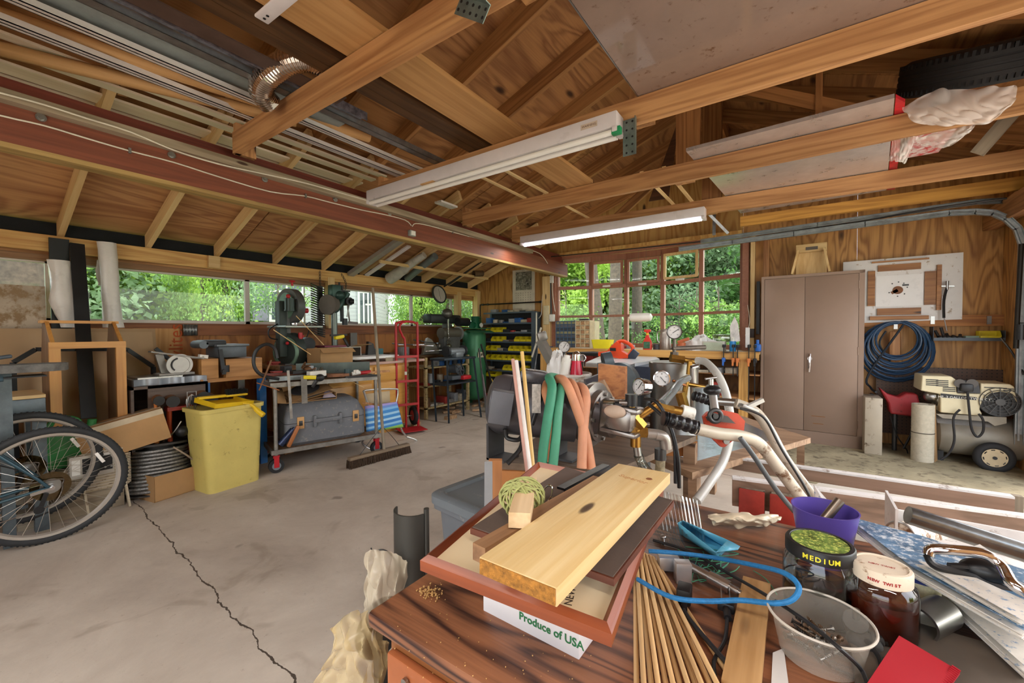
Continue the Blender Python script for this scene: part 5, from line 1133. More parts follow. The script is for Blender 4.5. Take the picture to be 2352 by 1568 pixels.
MB(HM).cyl((0,.1,.127),(HL,.1,.127),.01).build('axle',STEEL(),tk); b = MB(HM); [b.bar((x,0,.3),(x,.1,.127),.03,.006,up=(1,0,0)).bar((x,0,.02),(x,.1,.127),.03,.006,up=(1,0,0)) for x in (.0,HL)]; b.build('wheel_bracket',REDP(),tk)
MB(HM).cyl((HL*.42,0,HT*.50),(HL*.42,0,HT*.53),.0165).build('label_band',WHT(),tk)
# --- beach chair folded, striped blue-green
def CP(px,py,x=-3.72): return W(px,py,x=x)
bc = TH('beach_chair','folded low beach chair with blue, lilac and green striped fabric','chair',(-3.75,CP(880,950).y,0))
alu = P('alu_tube','c9c8c6',.3,.8,.08)
MB().tube([CP(848,935),CP(838,905),CP(842,896),CP(905,893),CP(914,900),CP(910,935),CP(922,985),CP(934,1002)],.0105,10,5).build('back_frame',alu,bc)
MB().tube([CP(934,1003,-3.6),CP(955,1010,-3.55),CP(950,1018,-3.55),CP(890,1040,-3.5),CP(850,1030,-3.6),CP(832,1015,-3.7),CP(845,1005,-3.75)],.0105,10,5).build('seat_frame',alu,bc)
f0,f1,f2,f3 = CP(836,932),CP(910,922),CP(925,980),CP(840,992)
st_ = NT('striped_fabric'); tc_ = st_.n('TexCoord'); s_ = st_.n('SeparateXYZ'); st_.l(tc_.outputs['Generated'],s_.inputs[0])
rp_ = st_.ramp(s_.outputs[2],[(0,'8fc45c'),(.12,'3f86c9'),(.2,'8fc4e8'),(.28,'3b7cc4'),(.38,'a8d4ee'),(.46,'3f86c9'),(.56,'9ccbe9'),(.64,'3f86c9'),(.74,'7fb6e2'),(.82,'6d8fd0'),(.9,'a59ad6')],'CONSTANT'); st_.l(rp_.outputs[0],st_.p.inputs['Base Color']); st_.p.inputs['Roughness'].default_value = .8
b = MB().grid(lambda u,v: (f0.lerp(f1,u)).lerp(f3.lerp(f2,u),v)+V((.012+.02*sin(pi*u)*sin(pi*v),0,0)),12,12); b.build('fabric',st_.m,bc,solid=.002)
MB().add([tuple(CP(838,905)),tuple(CP(895,897)),tuple(CP(896,925)),tuple(CP(840,930))],[(0,1,2,3)]).build('beige_panel',P('beige_fabric','b9a688',.8),bc,solid=.003)
MB().bar(CP(836,925,-3.6),CP(870,930,-3.6),.05,.02).build('arm_rest',pine(),bc)
# --- push broom
b0,b1 = W(805,1078,z=.0),W(942,1040,z=.0); e = (b1-b0).normalized(); BMx = Matrix.Translation((b0+b1)/2)@align(e); L = (b1-b0).length
pb_ = TH('push_broom','push broom standing upright, dark bristle head on the floor','broom',M=BMx)
MB(BMx).b2((-L/2,.0,.07),(L/2,.06,.1),.006).build('head_block',wood('broom_block','8c7a63','6a5844','x'),pb_)
b = MB(BMx); rnd = random.Random(5)
for i in range(1500): x = rnd.uniform(-L/2,L/2); y = rnd.uniform(-.005,.065); b.bar((x,y,.075),(x+rnd.gauss(0,.006),y+rnd.gauss(0,.008),rnd.uniform(0,.006)),.0045,.0045)
tag(b.build('bristles',P('bristle_brown','473628',.9,0,.3,50),pb_),kind='stuff')
top = W(856,661,x=-3.55); hb0 = BMx@V((.04,.03,.09)); MB().cyl(hb0,top,.0145,n=12).build('handle',grey('z'),pb_)
m1 = hb0.lerp(top,.14)
for s in (-1,1): MB().tube([m1,m1.lerp(BMx@V((s*L*.33,.03,.1)),.5)+V((0,0,.01)),BMx@V((s*L*.33,.03,.1))],.003,6,4).build('brace',DM_,pb_)
# ================================================================ FAR LEFT CORNER
# grinder on black steel stand
g0 = W(1031,972,z=0); gs = TH('grinder_stand','black angle-iron stand with splayed legs in the far left corner','stand',(g0.x,g0.y,0)); sb = P('stand_blue_black','3b444c',.45,.4,.15)
GX = -4.0; zt = W(1060,825,x=GX).z; ya,yb_ = W(1022,830,x=GX).y,W(1088,822,x=GX).y
legs = ((W(1031,972,z=0),V((GX,ya+.04,zt))),(W(1002,968,z=0),V((GX-.25,ya,zt))),(W(1105,958,z=0),V((GX,yb_,zt))),(W(1065,955,z=0),V((GX-.25,yb_,zt))))
for a,b_ in legs: MB().bar(a,b_,.03,.006,up=(1,0,0)).bar(a,b_,.006,.03,up=(1,0,0)).build('leg',sb,gs)
MB().b2((GX-.27,ya-.03,zt),(GX+.02,yb_+.03,zt+.03),.004).build('top_plate',sb,gs); zm = W(1060,880,x=GX).z; MB().b2((GX-.27,ya-.03,zm),(GX+.02,yb_+.05,zm+.02)).build('shelf',sb,gs)
gr = TH('bench_grinder','grey bench grinder head on the black stand','grinder',(GX-.12,(ya+yb_)/2,zt+.03)); yc = (ya+yb_)/2+.05; gm2 = P('grinder_grey','8b9298',.4,.4)
MB().cyl((GX-.12,yc-.16,zt+.11),(GX-.12,yc+.14,zt+.11),.055).b2((GX-.2,yc-.08,zt+.03),(GX-.04,yc+.08,zt+.1),.01).build('motor_body',gm2,gr); MB().cyl((GX-.12,yc-.22,zt+.12),(GX-.12,yc-.18,zt+.12),.08).cyl((GX-.12,yc+.14,zt+.12),(GX-.12,yc+.17,zt+.12),.08).build('wheel_guard',P('machine_dark'),gr)
hw_ = TH('valve_wheel','four-spoked black handwheel of a machine inside the black stand','machine',W(1055,848,x=GX)); c = W(1056,848,x=GX+.03); Mx = Matrix.Translation(c)@Matrix.Rotation(rad(70),4,'Y')
b = MB(Mx).torus(.085,.009,n=32); [b.bar((0,0,0),(.085*cos(a),.085*sin(a),0),.02,.01) for a in [rad(72*i) for i in range(5)]]; b.build('wheel',P('machine_dark'),hw_); MB().cyl(c-V((.2,0,0)),c-V((.01,0,0)),.06).b2(c-V((.22,.1,.15)),c+V((-.05,.14,-.09)),.01).build('machine_body',P('machine_grey','5d656c',.45,.3),hw_)
MB().b2(c-V((.2,-.08,.16)),c+V((.0,.26,-.1)),.015).build('red_base',REDP(),hw_)
# cream shelf rack with junk left of the stand
RX = -4.35; y0,y1 = W(978,900,x=RX).y,W(1045,900,x=RX).y+.3
jr = TH('junk_rack','cream painted wooden rack crowded with parts behind the hand truck','rack',(RX-.2,(y0+y1)/2,0)); cr_ = P('cream_paint','c9b585',.6,0,.15,10,.1,'7a6748',.3)
for y in (y0,y1):
    for x in (RX,RX-.4): MB().b2((x-.02,y-.02,0),(x+.02,y+.02,.88)).build('post',cr_,jr)
for z_ in (.14,.45,.72): MB().b2((RX-.42,y0-.02,z_),(RX+.02,y1+.02,z_+.02)).build('shelf',cr_,jr)
rnd = random.Random(21); cols = ['8d8a86','4d5157','2d5c9a','b9ae9a','6b4f3a','a33a34','9a9ea3','33363a','c4c0b8']
JN = [('metal_block','block'),('paper_stack','papers'),('tin_can','can'),('parts_box','box')]
cn = {'8d8a86': 'grey','4d5157': 'dark grey','2d5c9a': 'blue','b9ae9a': 'beige','6b4f3a': 'brown','a33a34': 'red','9a9ea3': 'silver','33363a': 'black','c4c0b8': 'pale'}
def junk(x,y,z,w,d,h,where,zmax=.3):
    c_ = rnd.choice(cols); k_,cat = rnd.choice(JN); m = P('junk_'+c_,c_,.5,.2,.2,15,.1)
    n_ = {'8d8a86': 'grey','4d5157': 'dark grey','2d5c9a': 'blue','b9ae9a': 'beige','6b4f3a': 'brown','a33a34': 'red','9a9ea3': 'silver','33363a': 'black','c4c0b8': 'pale'}[c_]
    if k_ == 'tin_can': b = MB().cyl((x,y,z),(x,y,z+h),min(w,d)/2).torus(min(w,d)/2,.003,Matrix.Translation((x,y,z+h)),20,6)
    elif k_ == 'paper_stack': b = MB(); [b.box((x,y,z+h*.15*(i+.5)/2),(d,w,h*.12),rz=rnd.uniform(-.3,.3)) for i in range(4)]
    elif k_ == 'metal_block': b = MB().box((x,y,z+h/2),(d,w,h),rz=rnd.uniform(-.3,.3),bev=.006).cyl((x,y,z+h*.5),(x+d*.6,y,z+h*.5),h*.25)
    else: b = MB().box((x,y,z+h/2),(d,w,h),rz=rnd.uniform(-.15,.15),bev=.004).box((x,y,z+h+.003),(d*1.04,w*1.04,.006))
    return SO(b,k_,m,'%s %s %s' % (n_,k_.replace('_',' '),where),cat)
for li,z_ in enumerate((.16,.47,.74)):
    y = y0+.04; i = 0
    while y < y1-.05: w = rnd.uniform(.07,.14); junk(RX-.12,y+w/2,z_,w*.85,.18,rnd.uniform(.05,.16),'on the %s shelf of the cream rack, place %s' % (['bottom','middle','top'][li],['one','two','three','four','five','six','seven','eight','nine','ten','eleven','twelve'][i])); y += w+.01; i += 1
for i in range(12):
    q = W(1020+rnd.uniform(-8,90),905+rnd.uniform(0,45),z=.02); a = rnd.uniform(0,3); 
    SO(MB().bar(q,q+V((cos(a)*rnd.uniform(.1,.2),sin(a)*.15,.01+.0*i)),.05,.03),'firewood_piece',wood('scrap_light','c3a27e','8f6e4e','x'),'split wood scrap in the floor heap under the black stand, piece %s' % NW[i],'wood scrap','wood scraps under the black stand')
q = W(1022,975,z=0)
for k_,(px,py,L_) in enumerate(((1035,962,.2),(1040,950,.06),(955,977,.12))):
    q = W(px,py,z=0); SO(MB().b2(q-V((.03,L_/2,0)),q+V((.03,L_/2,.05))),'wood_block',wood('scrap_light','','','x'),['wood block lying on the floor before the corner heap','small upright wood block behind the lying one','wood sliver beside the red toe plate'][k_],'wood scrap')
# leaning aluminium legs (tripod) right of stand
for k_,(a,b_) in enumerate((((1100,800),(1118,955)),((1108,860),(1122,950)),((1128,870),(1152,920)),((1105,790),(1140,918)))):
    SO(MB().bar(W(*a,x=-3.95),W(*b_,x=-3.95),.025,.015,up=(1,0,0)),'leaning_bar',[GALV(),P('mauve_bar','8d7f84',.5),P('yellow_bar','c2a545',.5),DM_][k_],['grey metal bar leaning on the black stand','mauve painted bar leaning on the black stand','yellow rod leaning right of the black stand','thin dark rod leaning towards the shelf unit'][k_],'rod')
# --- green vertical air compressor
TX,TY_ = -4.55,W(1085,800,x=-4.55).y+.05
tp = W(1085,758,x=TX); rt = (W(1103,800,x=TX)-W(1085,800,x=TX)).length*.62
ac = TH('air_compressor','tall green vertical-tank air compressor in the far left corner','compressor',(TX,TY_,0)); ag = P('tank_green','3f7d58',.35,.2,.08); rt = .2; zt = tp.z+.02
MB(Matrix.Translation((TX,TY_,0))).lathe([(0,.08),(rt*.6,.1),(rt*.9,.15),(rt,.22),(rt,zt-.12),(rt*.9,zt-.05),(rt*.6,zt-.01),(0,zt)],n=36).build('tank',ag,ac)
for a in (.5,2.6,4.7): MB().bar((TX+rt*.8*cos(a),TY_+rt*.8*sin(a),.2),(TX+rt*cos(a),TY_+rt*sin(a),0),.05,.008).build('foot',ag,ac)
MB().b2((TX-.15,TY_-.42,zt),(TX+.2,TY_+.2,zt+.015)).slab([(TX+.2,TY_-.42,zt-.03),(TX+.2,TY_+.2,zt-.03),(TX+.28,TY_+.2,zt-.06),(TX+.28,TY_-.42,zt-.06)],.005).build('deck',ag,ac)
zc = zt+.015; b = MB(); yh = W(1087,720,x=TX).y+.05
b.cyl((TX,yh,zc),(TX,yh,zc+.2),.07).cyl((TX,yh-.1,zc+.05),(TX,yh+.1,zc+.05),.06); [b.box((TX,yh,zc+.08+i*.016),(.17,.17,.006)) for i in range(8)]; b.build('pump_head',P('pump_green','1f6a49',.4,.2),ac)
MB().cyl((TX,yh-.45,zc+.1),(TX,yh-.2,zc+.1),.07).build('motor',P('motor_dark'),ac); b = MB(); b.torus(.035,.006,Matrix.Translation((TX+.12,yh+.02,zc+.05))@Matrix.Rotation(rad(90),4,'Y'),16,6).cyl((TX+.1,yh+.02,zc+.05),(TX+.125,yh+.02,zc+.05),.03); b.build('gauge',WHT(),ac)
lab_ = face((TX+rt+.012,TY_-.08,W(1103,812,x=TX).z),(1,-.3,0)); MB(lab_).box((0,0,0),(.12,.09,.002)).build('label_plate',P('plate_cream2','d9d2b8',.5),ac); text('AIR',.05,lab_@Matrix.Translation((0,0,.002)),BLK(),ac,bold=.002)
# black drum fan/belt guard left of compressor on the window
zz = W(1000,735,x=-4.75); y0,y1 = W(975,735,x=-4.75).y,W(1035,735,x=-4.75).y
rs = TH('radial_saw','dark radial saw body with a round hood in front of the last left window','machine',(-4.7,(y0+y1)/2,.9))
MB().b2((-4.8,y0,zz.z-.05),(-4.6,y1+.1,zz.z+.09),.03).build('saw_body',P('saw_body_dark','34393a',.4,.4,.2,12),rs); p = W(1027,720,x=-4.6); MB().sph(p,.09,(1,1,.9)).build('hood',P('hood_grey','6a6a64',.35,.6),rs)
p = W(1043,765,x=-4.6); MB().b2((-4.75,y1-.2,.9),(-4.65,y1-.1,zz.z)).build('post',gd,rs)
mt = TH('electric_motor','grey electric motor with a pale disc face below the dark saw body','motor',W(1040,765,x=-4.5)); a,b_ = W(1012,765,x=-4.5),W(1052,765,x=-4.5); MB().cyl(a,b_,.085,n=24).build('motor_body',P('motor_olive','615f55',.4,.3),mt); MB().cyl(b_,b_+V((0,.02,0)),.11,n=28).build('disc',P('disc_pale','a9afb2',.3,.6),mt); MB().cyl(b_+V((0,.02,0)),b_+V((0,.06,0)),.025).build('shaft',DM_,mt); MB().b2((-4.56,a.y+.02,.9),(-4.44,b_.y-.02,a.z-.06)).build('foot',gd,mt)
# --- steel shelf unit with yellow bins
SY = 5.70; x0,x1 = W(1112,800,y=SY).x,W(1222,800,y=SY).x
us = TH('bin_shelving','dark grey steel shelving with rows of yellow parts bins','shelving',((x0+x1)/2,SY+.2,0)); sg = P('shelf_steel','54606a',.45,.3)
rows_ = [722,742,762,784,806,828,850,872]
zs = [W(1170,py,y=SY).z for py in (720,742,765,787,808,829,852)]
zs = [W(1190,py,y=SY).z for py in (716,741,763,785,807,829,853)]
XS0 = x0-.02
for x in (x1,x1): MB().b2((x-.002,SY-.02,0),(x+.10,SY+.0,zs[0]+.0)).build('side_panel',sg,us) if x == x1 else None; break
MB().b2((x1+.02,SY,0),(x1+.025,SY+.24,zs[0])).build('side_panel',sg,us); MB().b2((x0-.04,SY+.22,0),(x0,SY+.24,zs[0])).build('post',sg,us); MB().b2((x0-.04,SY,0),(x0-.037,SY+.24,zs[1])).build('side_panel',P('shelf_brown','5b4632',.6),us)
for z_ in zs+[.1]: MB().b2((XS0,SY+.02,z_-.01),(x1,SY+.22,z_)).b2((XS0,SY+.01,z_-.02),(x1,SY+.02,z_+.006)).build('shelf',sg,us)
MB().b2((x0-.04,SY+.235,0),(x1+.02,SY+.24,zs[0])).build('back_panel',P('dark_back','2f3032',.8),us)
def bin_(x,z,w=.075,h=.09,d=.14,lab='',grp='yellow parts bins on the steel shelving',mat=None):
    t = TH('parts_bin',lab,'bin',(x,SY+.03,z),group=grp); k = .003; m = mat or YEL()
    M = MW[t.name]; b = MB(M); b.b2((-w/2,0,0),(w/2,d,k)).b2((-w/2,0,0),(w/2,k,h*.45)).b2((-w/2,d-k,0),(w/2,d,h))
    for s in (-w/2,w/2-k): b.slab([(s,0,0),(s,0,h*.45),(s,d*.35,h),(s,d,h),(s,d,0)],k,(1,0,0))
    b.build('bin_body',m,t); b = MB(M); b.b2((-w/2+.006,.006,k),(w/2-.006,d-.006,h*.4)); b.build('contents',P('hardware','6f665a',.6,.4,.5,60,.4),t); return t
nx = ['first','second','third','fourth','fifth','sixth','seventh','eighth','ninth']
layout = {1: (0,1,2,'o','o','o','o','o'),2: ('d',1,2,'o','b',5,6,7),3: (0,1,'g','o',4,5,6,7),4: (0,1,2,3,4,5,6,7),5: ('o','o','o',3,4,'o',6,'o')}
wd = (x1-x0)/8.1
rn = ['top','second','third','fourth','fifth','sixth']
proto = None
for r_,row in layout.items():
    for i,k_ in enumerate(row):
        x = x0+wd*(i+.5)
        if isinstance(k_,int):
            lab = 'yellow parts bin, %s place from the left on shelf %s from the top' % (nx[i],rn[r_])
            if proto is None: proto = bin_(x,zs[r_+1]+.001,wd*.92,lab=lab)
            else: DUP(proto,loc=(x,SY+.03,zs[r_+1]+.001),label=lab)
        else: 
            junk(x,SY+.1,zs[r_+1]+.001,wd*.8,.12,.03+.03*rnd.random(),'among the bins, %s place, shelf %s of the shelving' % (nx[i],rn[r_]))
for i in range(8): junk(x0+wd*(i+.5),SY+.1,zs[1]+.001,wd*.8,.12,.05+.04*rnd.random(),'%s place on the upper open shelf of the shelving' % nx[i])
for i in range(7): junk(x0+wd*(i+1.0),SY+.15,zs[0]+.001,wd*.7,.12,.03+.05*rnd.random(),'%s from the left on the very top of the steel shelving' % nx[i])
for i in range(5): junk(x0+wd*1.6*(i+.5),SY+.12,.101,wd*1.2,.2,.1+.1*rnd.random(),'%s from the left at the foot of the steel shelving' % nx[i])
t = bin_(x0+.12,zs[6]-.14+.02,.2,.1,.2,'wide yellow bin tilted at the lower left of the steel shelving',grp=None)
# --- calendar, pipes, thermometer, boxes on the back wall
cy = YB-.012; X0,X1,Z0,Z1 = yspan(1178,616,1228,714,cy)
cal = TH('wall_calendar','tall wall calendar with a grey waterfall photo above a month grid','calendar',((X0+X1)/2,cy,Z0)); MB().b2((X0,cy-.004,Z0),(X1,cy+.01,Z1)).build('sheet',P('calendar_paper','d8d0bd',.7),cal)
cw = X1-X0; zm = Z0+(Z1-Z0)*.5
MB().b2((X0+cw*.15,cy-.007,zm),(X1-cw*.12,cy-.005,Z1-.04)).build('photo',P('photo_grey','7c7a6c',.4,0,.55,9,0,'c9c7bb',.25),cal)
b = MB()
for j in range(5):
    for i in range(7): b.box((X0+cw*(.16+.11*i),cy-.006,zm-.05-.04*j),(.012,.001,.012))
b.build('dates',P('ink_grey','8b8575',.7),cal)
text('JULY',.03,face(((X0+X1)/2,cy-.006,Z1-.02),(0,-1,0)),P('ink_grey'),cal)
ip = TH('air_pipe','thin black iron pipe with valves running above the bins to the corner','pipe',W(1180,695,y=5.93)); p0,p1 = W(1103,700,y=5.93),W(1262,692,y=5.93)
MB().cyl(p0,p1,.011).cyl(p0,V((p0.x,p0.y,.9)),.011).build('pipe_run',P('iron_pipe','33302d',.5,.6),ip); b = MB(); [b.cyl(p0.lerp(p1,f)-V((.02,0,0)),p0.lerp(p1,f)+V((.02,0,0)),.018) for f in (.04,.12,.88,.96)]; b.build('coupling',DM_,ip)
g = p0.lerp(p1,.94)+V((0,-.02,.08)); MB().cyl(g+V((0,.01,0)),g-V((0,.02,0)),.032,n=20).build('gauge',WHT(),ip)
vp = TH('vertical_conduit','dark vertical conduit beside the bow window with a white switch box','conduit',W(1263,700,y=5.9)); a,b_ = W(1263,618,y=5.88),W(1266,725,y=5.88); MB().cyl(a,b_,.017).build('conduit_run',P('conduit_dark','4d4c4b',.5,.5),vp); MB().box(a.lerp(b_,.22)+V((.03,0,0)),(.05,.05,.12),bev=.004).build('switch_box',WHT(),vp)
MB().tube([W(1262,640,y=5.87),W(1250,655,y=5.87),W(1245,690,y=5.87),W(1243,722,y=5.87),W(1232,735,y=5.87)],.006,6,5).tube([W(1270,600,y=5.86),W(1269,670,y=5.86),W(1275,715,y=5.86)],.006,6,4).build('cable',P('cable_white'),vp)
ps = TH('power_strip','yellowed power strip with a white timer plugged in, mounted left of the bow window','power strip',W(1255,725,y=5.86)); a,b_ = W(1249,702,y=5.86),W(1262,745,y=5.86); MB().b2((a.x,5.84,b_.z),(b_.x,5.88,a.z),.01).build('strip_body',P('cream_plastic','d6cba6',.5),ps); c = W(1268,730,y=5.84); MB().box(c,(.09,.06,.12),bev=.015).build('timer',WHT(),ps)
for k_,(a,b_,r_) in enumerate((((1232,718),(1232,785),.012),((1243,752),(1222,820),.016),((1240,770),(1228,850),.01))): SO(MB().cyl(W(*a,y=5.6),W(*b_,y=5.45),r_),'white_pipe' if k_ < 2 else 'clear_pipe',P('old_white_pipe','c9c6b6',.5) if k_ < 2 else GALV(),['white plastic pipe upright beside the steel shelving','cream pipe leaning on the shelving side','thin grey rod bundle leaning beside the cream pipe'][k_],'pipe')
# --- things under the lean-to roof
m = P('lamp_strip_grey','a7a39c',.4,.3)
def under(a,b_,w,t_,z,name,mat,lab,cat):
    def q(px,py):
        d = W(px,py,y=10)-EYE; # intersect with plane just below the rafters: z = zr(x)-z
        tt = (ZP+SL*4.95-z-EYE.z)/(d.z-SL*d.x); return EYE+d*tt
    n = V((-SL,0,1)).normalized(); return plank(name,q(*a),q(*b_),w,t_,mat,lab,cat,up=n)
under((805,630),(928,545),.09,.05,.04,'lamp_housing',m,'long grey metal light housing screwed under the sloping roof','light housing')
under((842,632),(940,565),.06,.02,.05,'lamp_diffuser',P('enamel_white'),'white strip under the sloping roof beside the grey housing','strip')
under((872,600),(1120,640),.03,.03,.10,'crosswise_batten',pale(),'pale batten nailed under the lean-to rafters holding up the rolls','batten')
def q_(px,py,z):
    d = W(px,py,y=10)-EYE; return EYE+d*((ZP+SL*4.95-z-EYE.z)/(d.z-SL*d.x))
mk = P('milky_plastic'); o = TH('plastic_roll','rolled sheet wrapped in torn plastic tucked above the batten','roll',q_(940,615,.05))
MB().tube([q_(895,640,.06),q_(925,620,.07),q_(952,600,.07),q_(975,585,.06)],.05,12,5,radii=[.08,.07,.055,.05,.045]).build('roll_body',P('bagged_film','b9b7ad',.3,0,.15,9,.3),o)
SO(MB().tube([q_(935,640,.05),q_(965,615,.05),q_(1000,588,.05)],.05,14,5),'grey_duct',P('duct_grey','7f8a8e',.4,.4),'blue-grey tube tucked above the batten, right of the wrapped roll','tube')
SO(MB().pipe(q_(1108,628,.06),q_(1088,628,.06),.05,.045),'round_tin',P('tin_brown','6e5a44',.5,.5),'round brown tin held above the batten near the corner','tin')
SO(MB().cyl(q_(1020,658,.05),q_(1100,605,.05),.012).cyl(q_(1030,655,.05),q_(1105,602,.06),.008),'dark_rods',P('dark_metal'),'pair of dark rods under the rafters near the corner','rod')
SO(MB().bar(W(905,485,x=-2.9),W(1180,555,x=-2.9),.02,.01) if False else MB().box(q_(1025,470,.1),(.1,.25,.02)),'white_sign',WHT(),'small white plate up among the rafters above the beam','plate')
# ================================================================ BACK BENCH UNDER THE BOW WINDOW
ZB = 1.0; YW = 5.40
wb = TH('workbench','long pine workbench under the bow window','workbench',(-1.8,5.6,0)); x0 = W(1237,800,y=YW).x; x1 = -.36
MB().b2((x0,YW,ZB-.03),(x1,YB,ZB)).build('worktop',wood('bench_ply','d8b988','b08a58','x',.5,1,.2),wb); MB().b2((x0,YW-.02,ZB-.09),(x1,YW,ZB)).build('front_rail',wood('bench_front','d9a860','b07d3c','x',.55),wb)
for px in (1247,1707): x = W(px,850,y=YW).x; MB().b2((x-.045,YW,0),(x+.045,YW+.09,ZB-.03)).build('leg',wood('bench_front','','','z'),wb)
MB().b2((x0+.05,YW+.02,.45),(x1,YB,.47)).b2((x0+.05,YW+.1,.72),(x1,YB,.735)).build('shelf',pine(),wb)
for i in range(16):
    for z_,k_ in ((.47,'lower'),(.736,'upper')):
        if rnd.random() < .85: junk(x0+.15+i*.165,YW+.14,z_,.13,.14,rnd.uniform(.06,.2),'on the %s shelf of the bow-window bench, place %s' % (k_,NW[i]))
# organisers
def organiser(px0,py0,px1,py1,y,nx_,nz,mat,lab,inner,depth=.14,half=None):
    a,b_,z0,z1 = yspan(px0,py0,px1,py1,y); z0 = ZB; t = TH('parts_organiser',lab,'organiser',((a+b_)/2,y,z0)); b = MB()
    for i in range(nx_+1): x = a+(b_-a)*i/nx_; b.b2((x-.004,y,z0),(x+.004,y+depth,z1))
    for j in range(nz+1): z = z0+(z1-z0)*j/nz; b.b2((a,y,z-.004),(b_,y+depth,z+.004))
    b.b2((a,y+depth-.004,z0),(b_,y+depth,z1)); b.build('case',mat,t); dw,dh = (b_-a)/nx_,(z1-z0)/nz
    for i in range(nx_):
        for j in range(nz): MB().b2((a+dw*i+.007,y+.008,z0+dh*j+.007),(a+dw*(i+1)-.007,y+.05,z0+dh*(j+(.85 if nz > 3 else .6)))).build('drawer',inner[(i*3+j) % len(inner)],t)
organiser(1277,737,1321,785,5.78,5,8,P('organiser_blue','56708c',.5),'blue-framed small-parts drawer cabinet at the left end of the bow window',[P('drawer_dim','5b5f66',.3),P('drawer_label','8d8a68',.4),P('drawer_dark','40464c',.3)])
organiser(1322,736,1354,788,5.74,3,6,P('organiser_cream','ded2b0',.5),'cream open parts organiser with orange-brown contents beside the blue one',[P('parts_brown','a8805c',.6,0,.4,40),P('parts_tan','c0a07a',.6,0,.3,40)])
q0,q1,z0,z1 = yspan(1354,737,1366,788,5.74); SO(MB().b2((q0,5.74,ZB),(q1,5.92,z1)),'cream_box',P('organiser_cream'),'cream narrow box side standing right of the open parts organiser','box')
p = W(1343,733,y=5.8); SO(MB().box((p.x,5.8,z1+.025),(.16,.08,.03),bev=.01),'stapler',DM_,'black stapler lying on top of the cream parts organiser','stapler')
def bb(px0,py0,px1,py1,y,d,name,mat,lab,cat,bev=.006): a,b_,z0,z1 = yspan(px0,py0,px1,py1,y); return SO(MB().b2((a,y,max(ZB+.001,z0)),(b_,y+d,z1),bev),name,mat,lab,cat)
a,b_,z0,z1 = yspan(1357,780,1402,798,5.5); t = TH('yellow_tub','bright yellow rectangular tub on the bench beside the parts organisers','tub',((a+b_)/2,5.5,ZB))
loft(MB(),[rrect(a+.02,b_-.02,5.52,5.64,.02,ZB+.001),rrect(a,b_,5.5,5.66,.02,z1),rrect(a+.006,b_-.006,5.506,5.654,.02,z1),rrect(a+.024,b_-.024,5.526,5.634,.02,ZB+.01)]).build('tub_body',P('yellow_bright','e6dc2e',.4,0,.05),t)
# spray bottle
p = W(1486,798,y=5.5); S = Matrix.Translation((p.x,5.52,ZB))
sb_ = TH('spray_bottle','red trigger spray bottle with a green and white label on the bench','bottle',M=S); loft(MB(S),[rrect(-.055,.055,-.03,.03,.025,0),rrect(-.06,.06,-.032,.032,.03,.1),rrect(-.035,.035,-.022,.022,.02,.15),rrect(-.014,.014,-.014,.014,.013,.2)]).build('bottle_body',P('red_plastic','d0392c',.35),sb_)
MB(S).cyl((0,0,.2),(0,0,.235),.018).box((0,0,.25),(.09,.03,.035),bev=.008).bar((.0,0,.24),(.02,0,.19),.015,.01).build('trigger',P('red_plastic'),sb_); MB(S).cyl((0,0,.195),(0,0,.215),.019).build('collar',YEL(),sb_); lb = S@Matrix.Translation((0,-.034,.06))@Matrix.Rotation(rad(90),4,'X'); MB(lb).box((0,0,0),(.085,.09,.002)).build('label',P('label_green','3f6b52',.5,0,.4,40),sb_)
# hanging white jug
p = W(1473,728,y=5.75); jg = TH('plastic_jug','white plastic jug hanging on its side in front of the bow window','jug',p); a,b_,z0,z1 = yspan(1448,718,1498,739,5.75); hz = (z1-z0)/2
JM = Matrix.Translation((0,5.75,(z0+z1)/2))@Matrix.Rotation(rad(90),4,'Y'); MB(JM).lathe([(0,a),(hz*.8,a),(hz,a+.03),(hz,b_-.06),(hz*.85,b_-.02),(hz*.3,b_),(0,b_)],n=28).build('jug_body',P('jug_white','e9e7e2',.35,0,.03),jg)
MB().cyl((a+.08,5.75,z1),(a+.1,5.8,2.4),.0015).cyl((b_-.08,5.75,z1),(b_-.1,5.8,2.4),.0015).build('cord',P('cord_grey','77726a',.7),jg)
# leaf blower on the small saw table
TBY = 4.55; zt = W(1400,845,y=TBY).z
st2 = TH('saw_table','grey steel machine table with dark blue cabinet sides in front of the back bench','machine table',(-1.6,TBY,0)); a,b_,z0,z1 = yspan(1345,822,1508,850,TBY)
zt = .92; MB().slab([(W(1345,832,z=zt).x,W(1345,832,z=zt).y,zt),W(1440,838,z=zt)*1,W(1515,824,z=zt)*1,V((W(1500,820,z=zt).x,5.32,zt)),V((W(1345,820,z=zt).x,5.32,zt))],-.03).build('table_top',P('table_pale','c9cbcf',.35,.3,.06),st2)
A_,B_ = W(1443,838,z=zt),W(1507,822,z=zt); MB().bar(A_-V((0,0,.02)),B_-V((0,0,.02)),.012,.04).bar(W(1345,834,z=zt)-V((0,0,.02)),A_-V((0,0,.02)),.012,.03).build('rail',STEEL(),st2)
q = W(1445,850,z=.85); MB().b2((q.x-.02,q.y+.02,0),(q.x+.25,q.y+.4,.89)).build('cabinet_body',P('navy_panel','2c3446',.5),st2); MB().b2((q.x+.33,q.y,0),(q.x+.345,q.y+.1,.89)).b2((q.x-.025,q.y,0),(q.x-.01,q.y+.1,.89)).build('leg',P('leg_blue_grey','8d97a8',.4,.4),st2); MB().b2((q.x-.7,q.y+.02,0),(q.x-.67,q.y+.35,.89)).build('leg',DM_,st2)
for i in range(7): junk(q.x+.4+.09*(i % 4),q.y+.05-.1*(i//4),.35+.14*(i % 3),.08,.1,.09,'in the tangle below the saw table, piece %s' % NW[i])
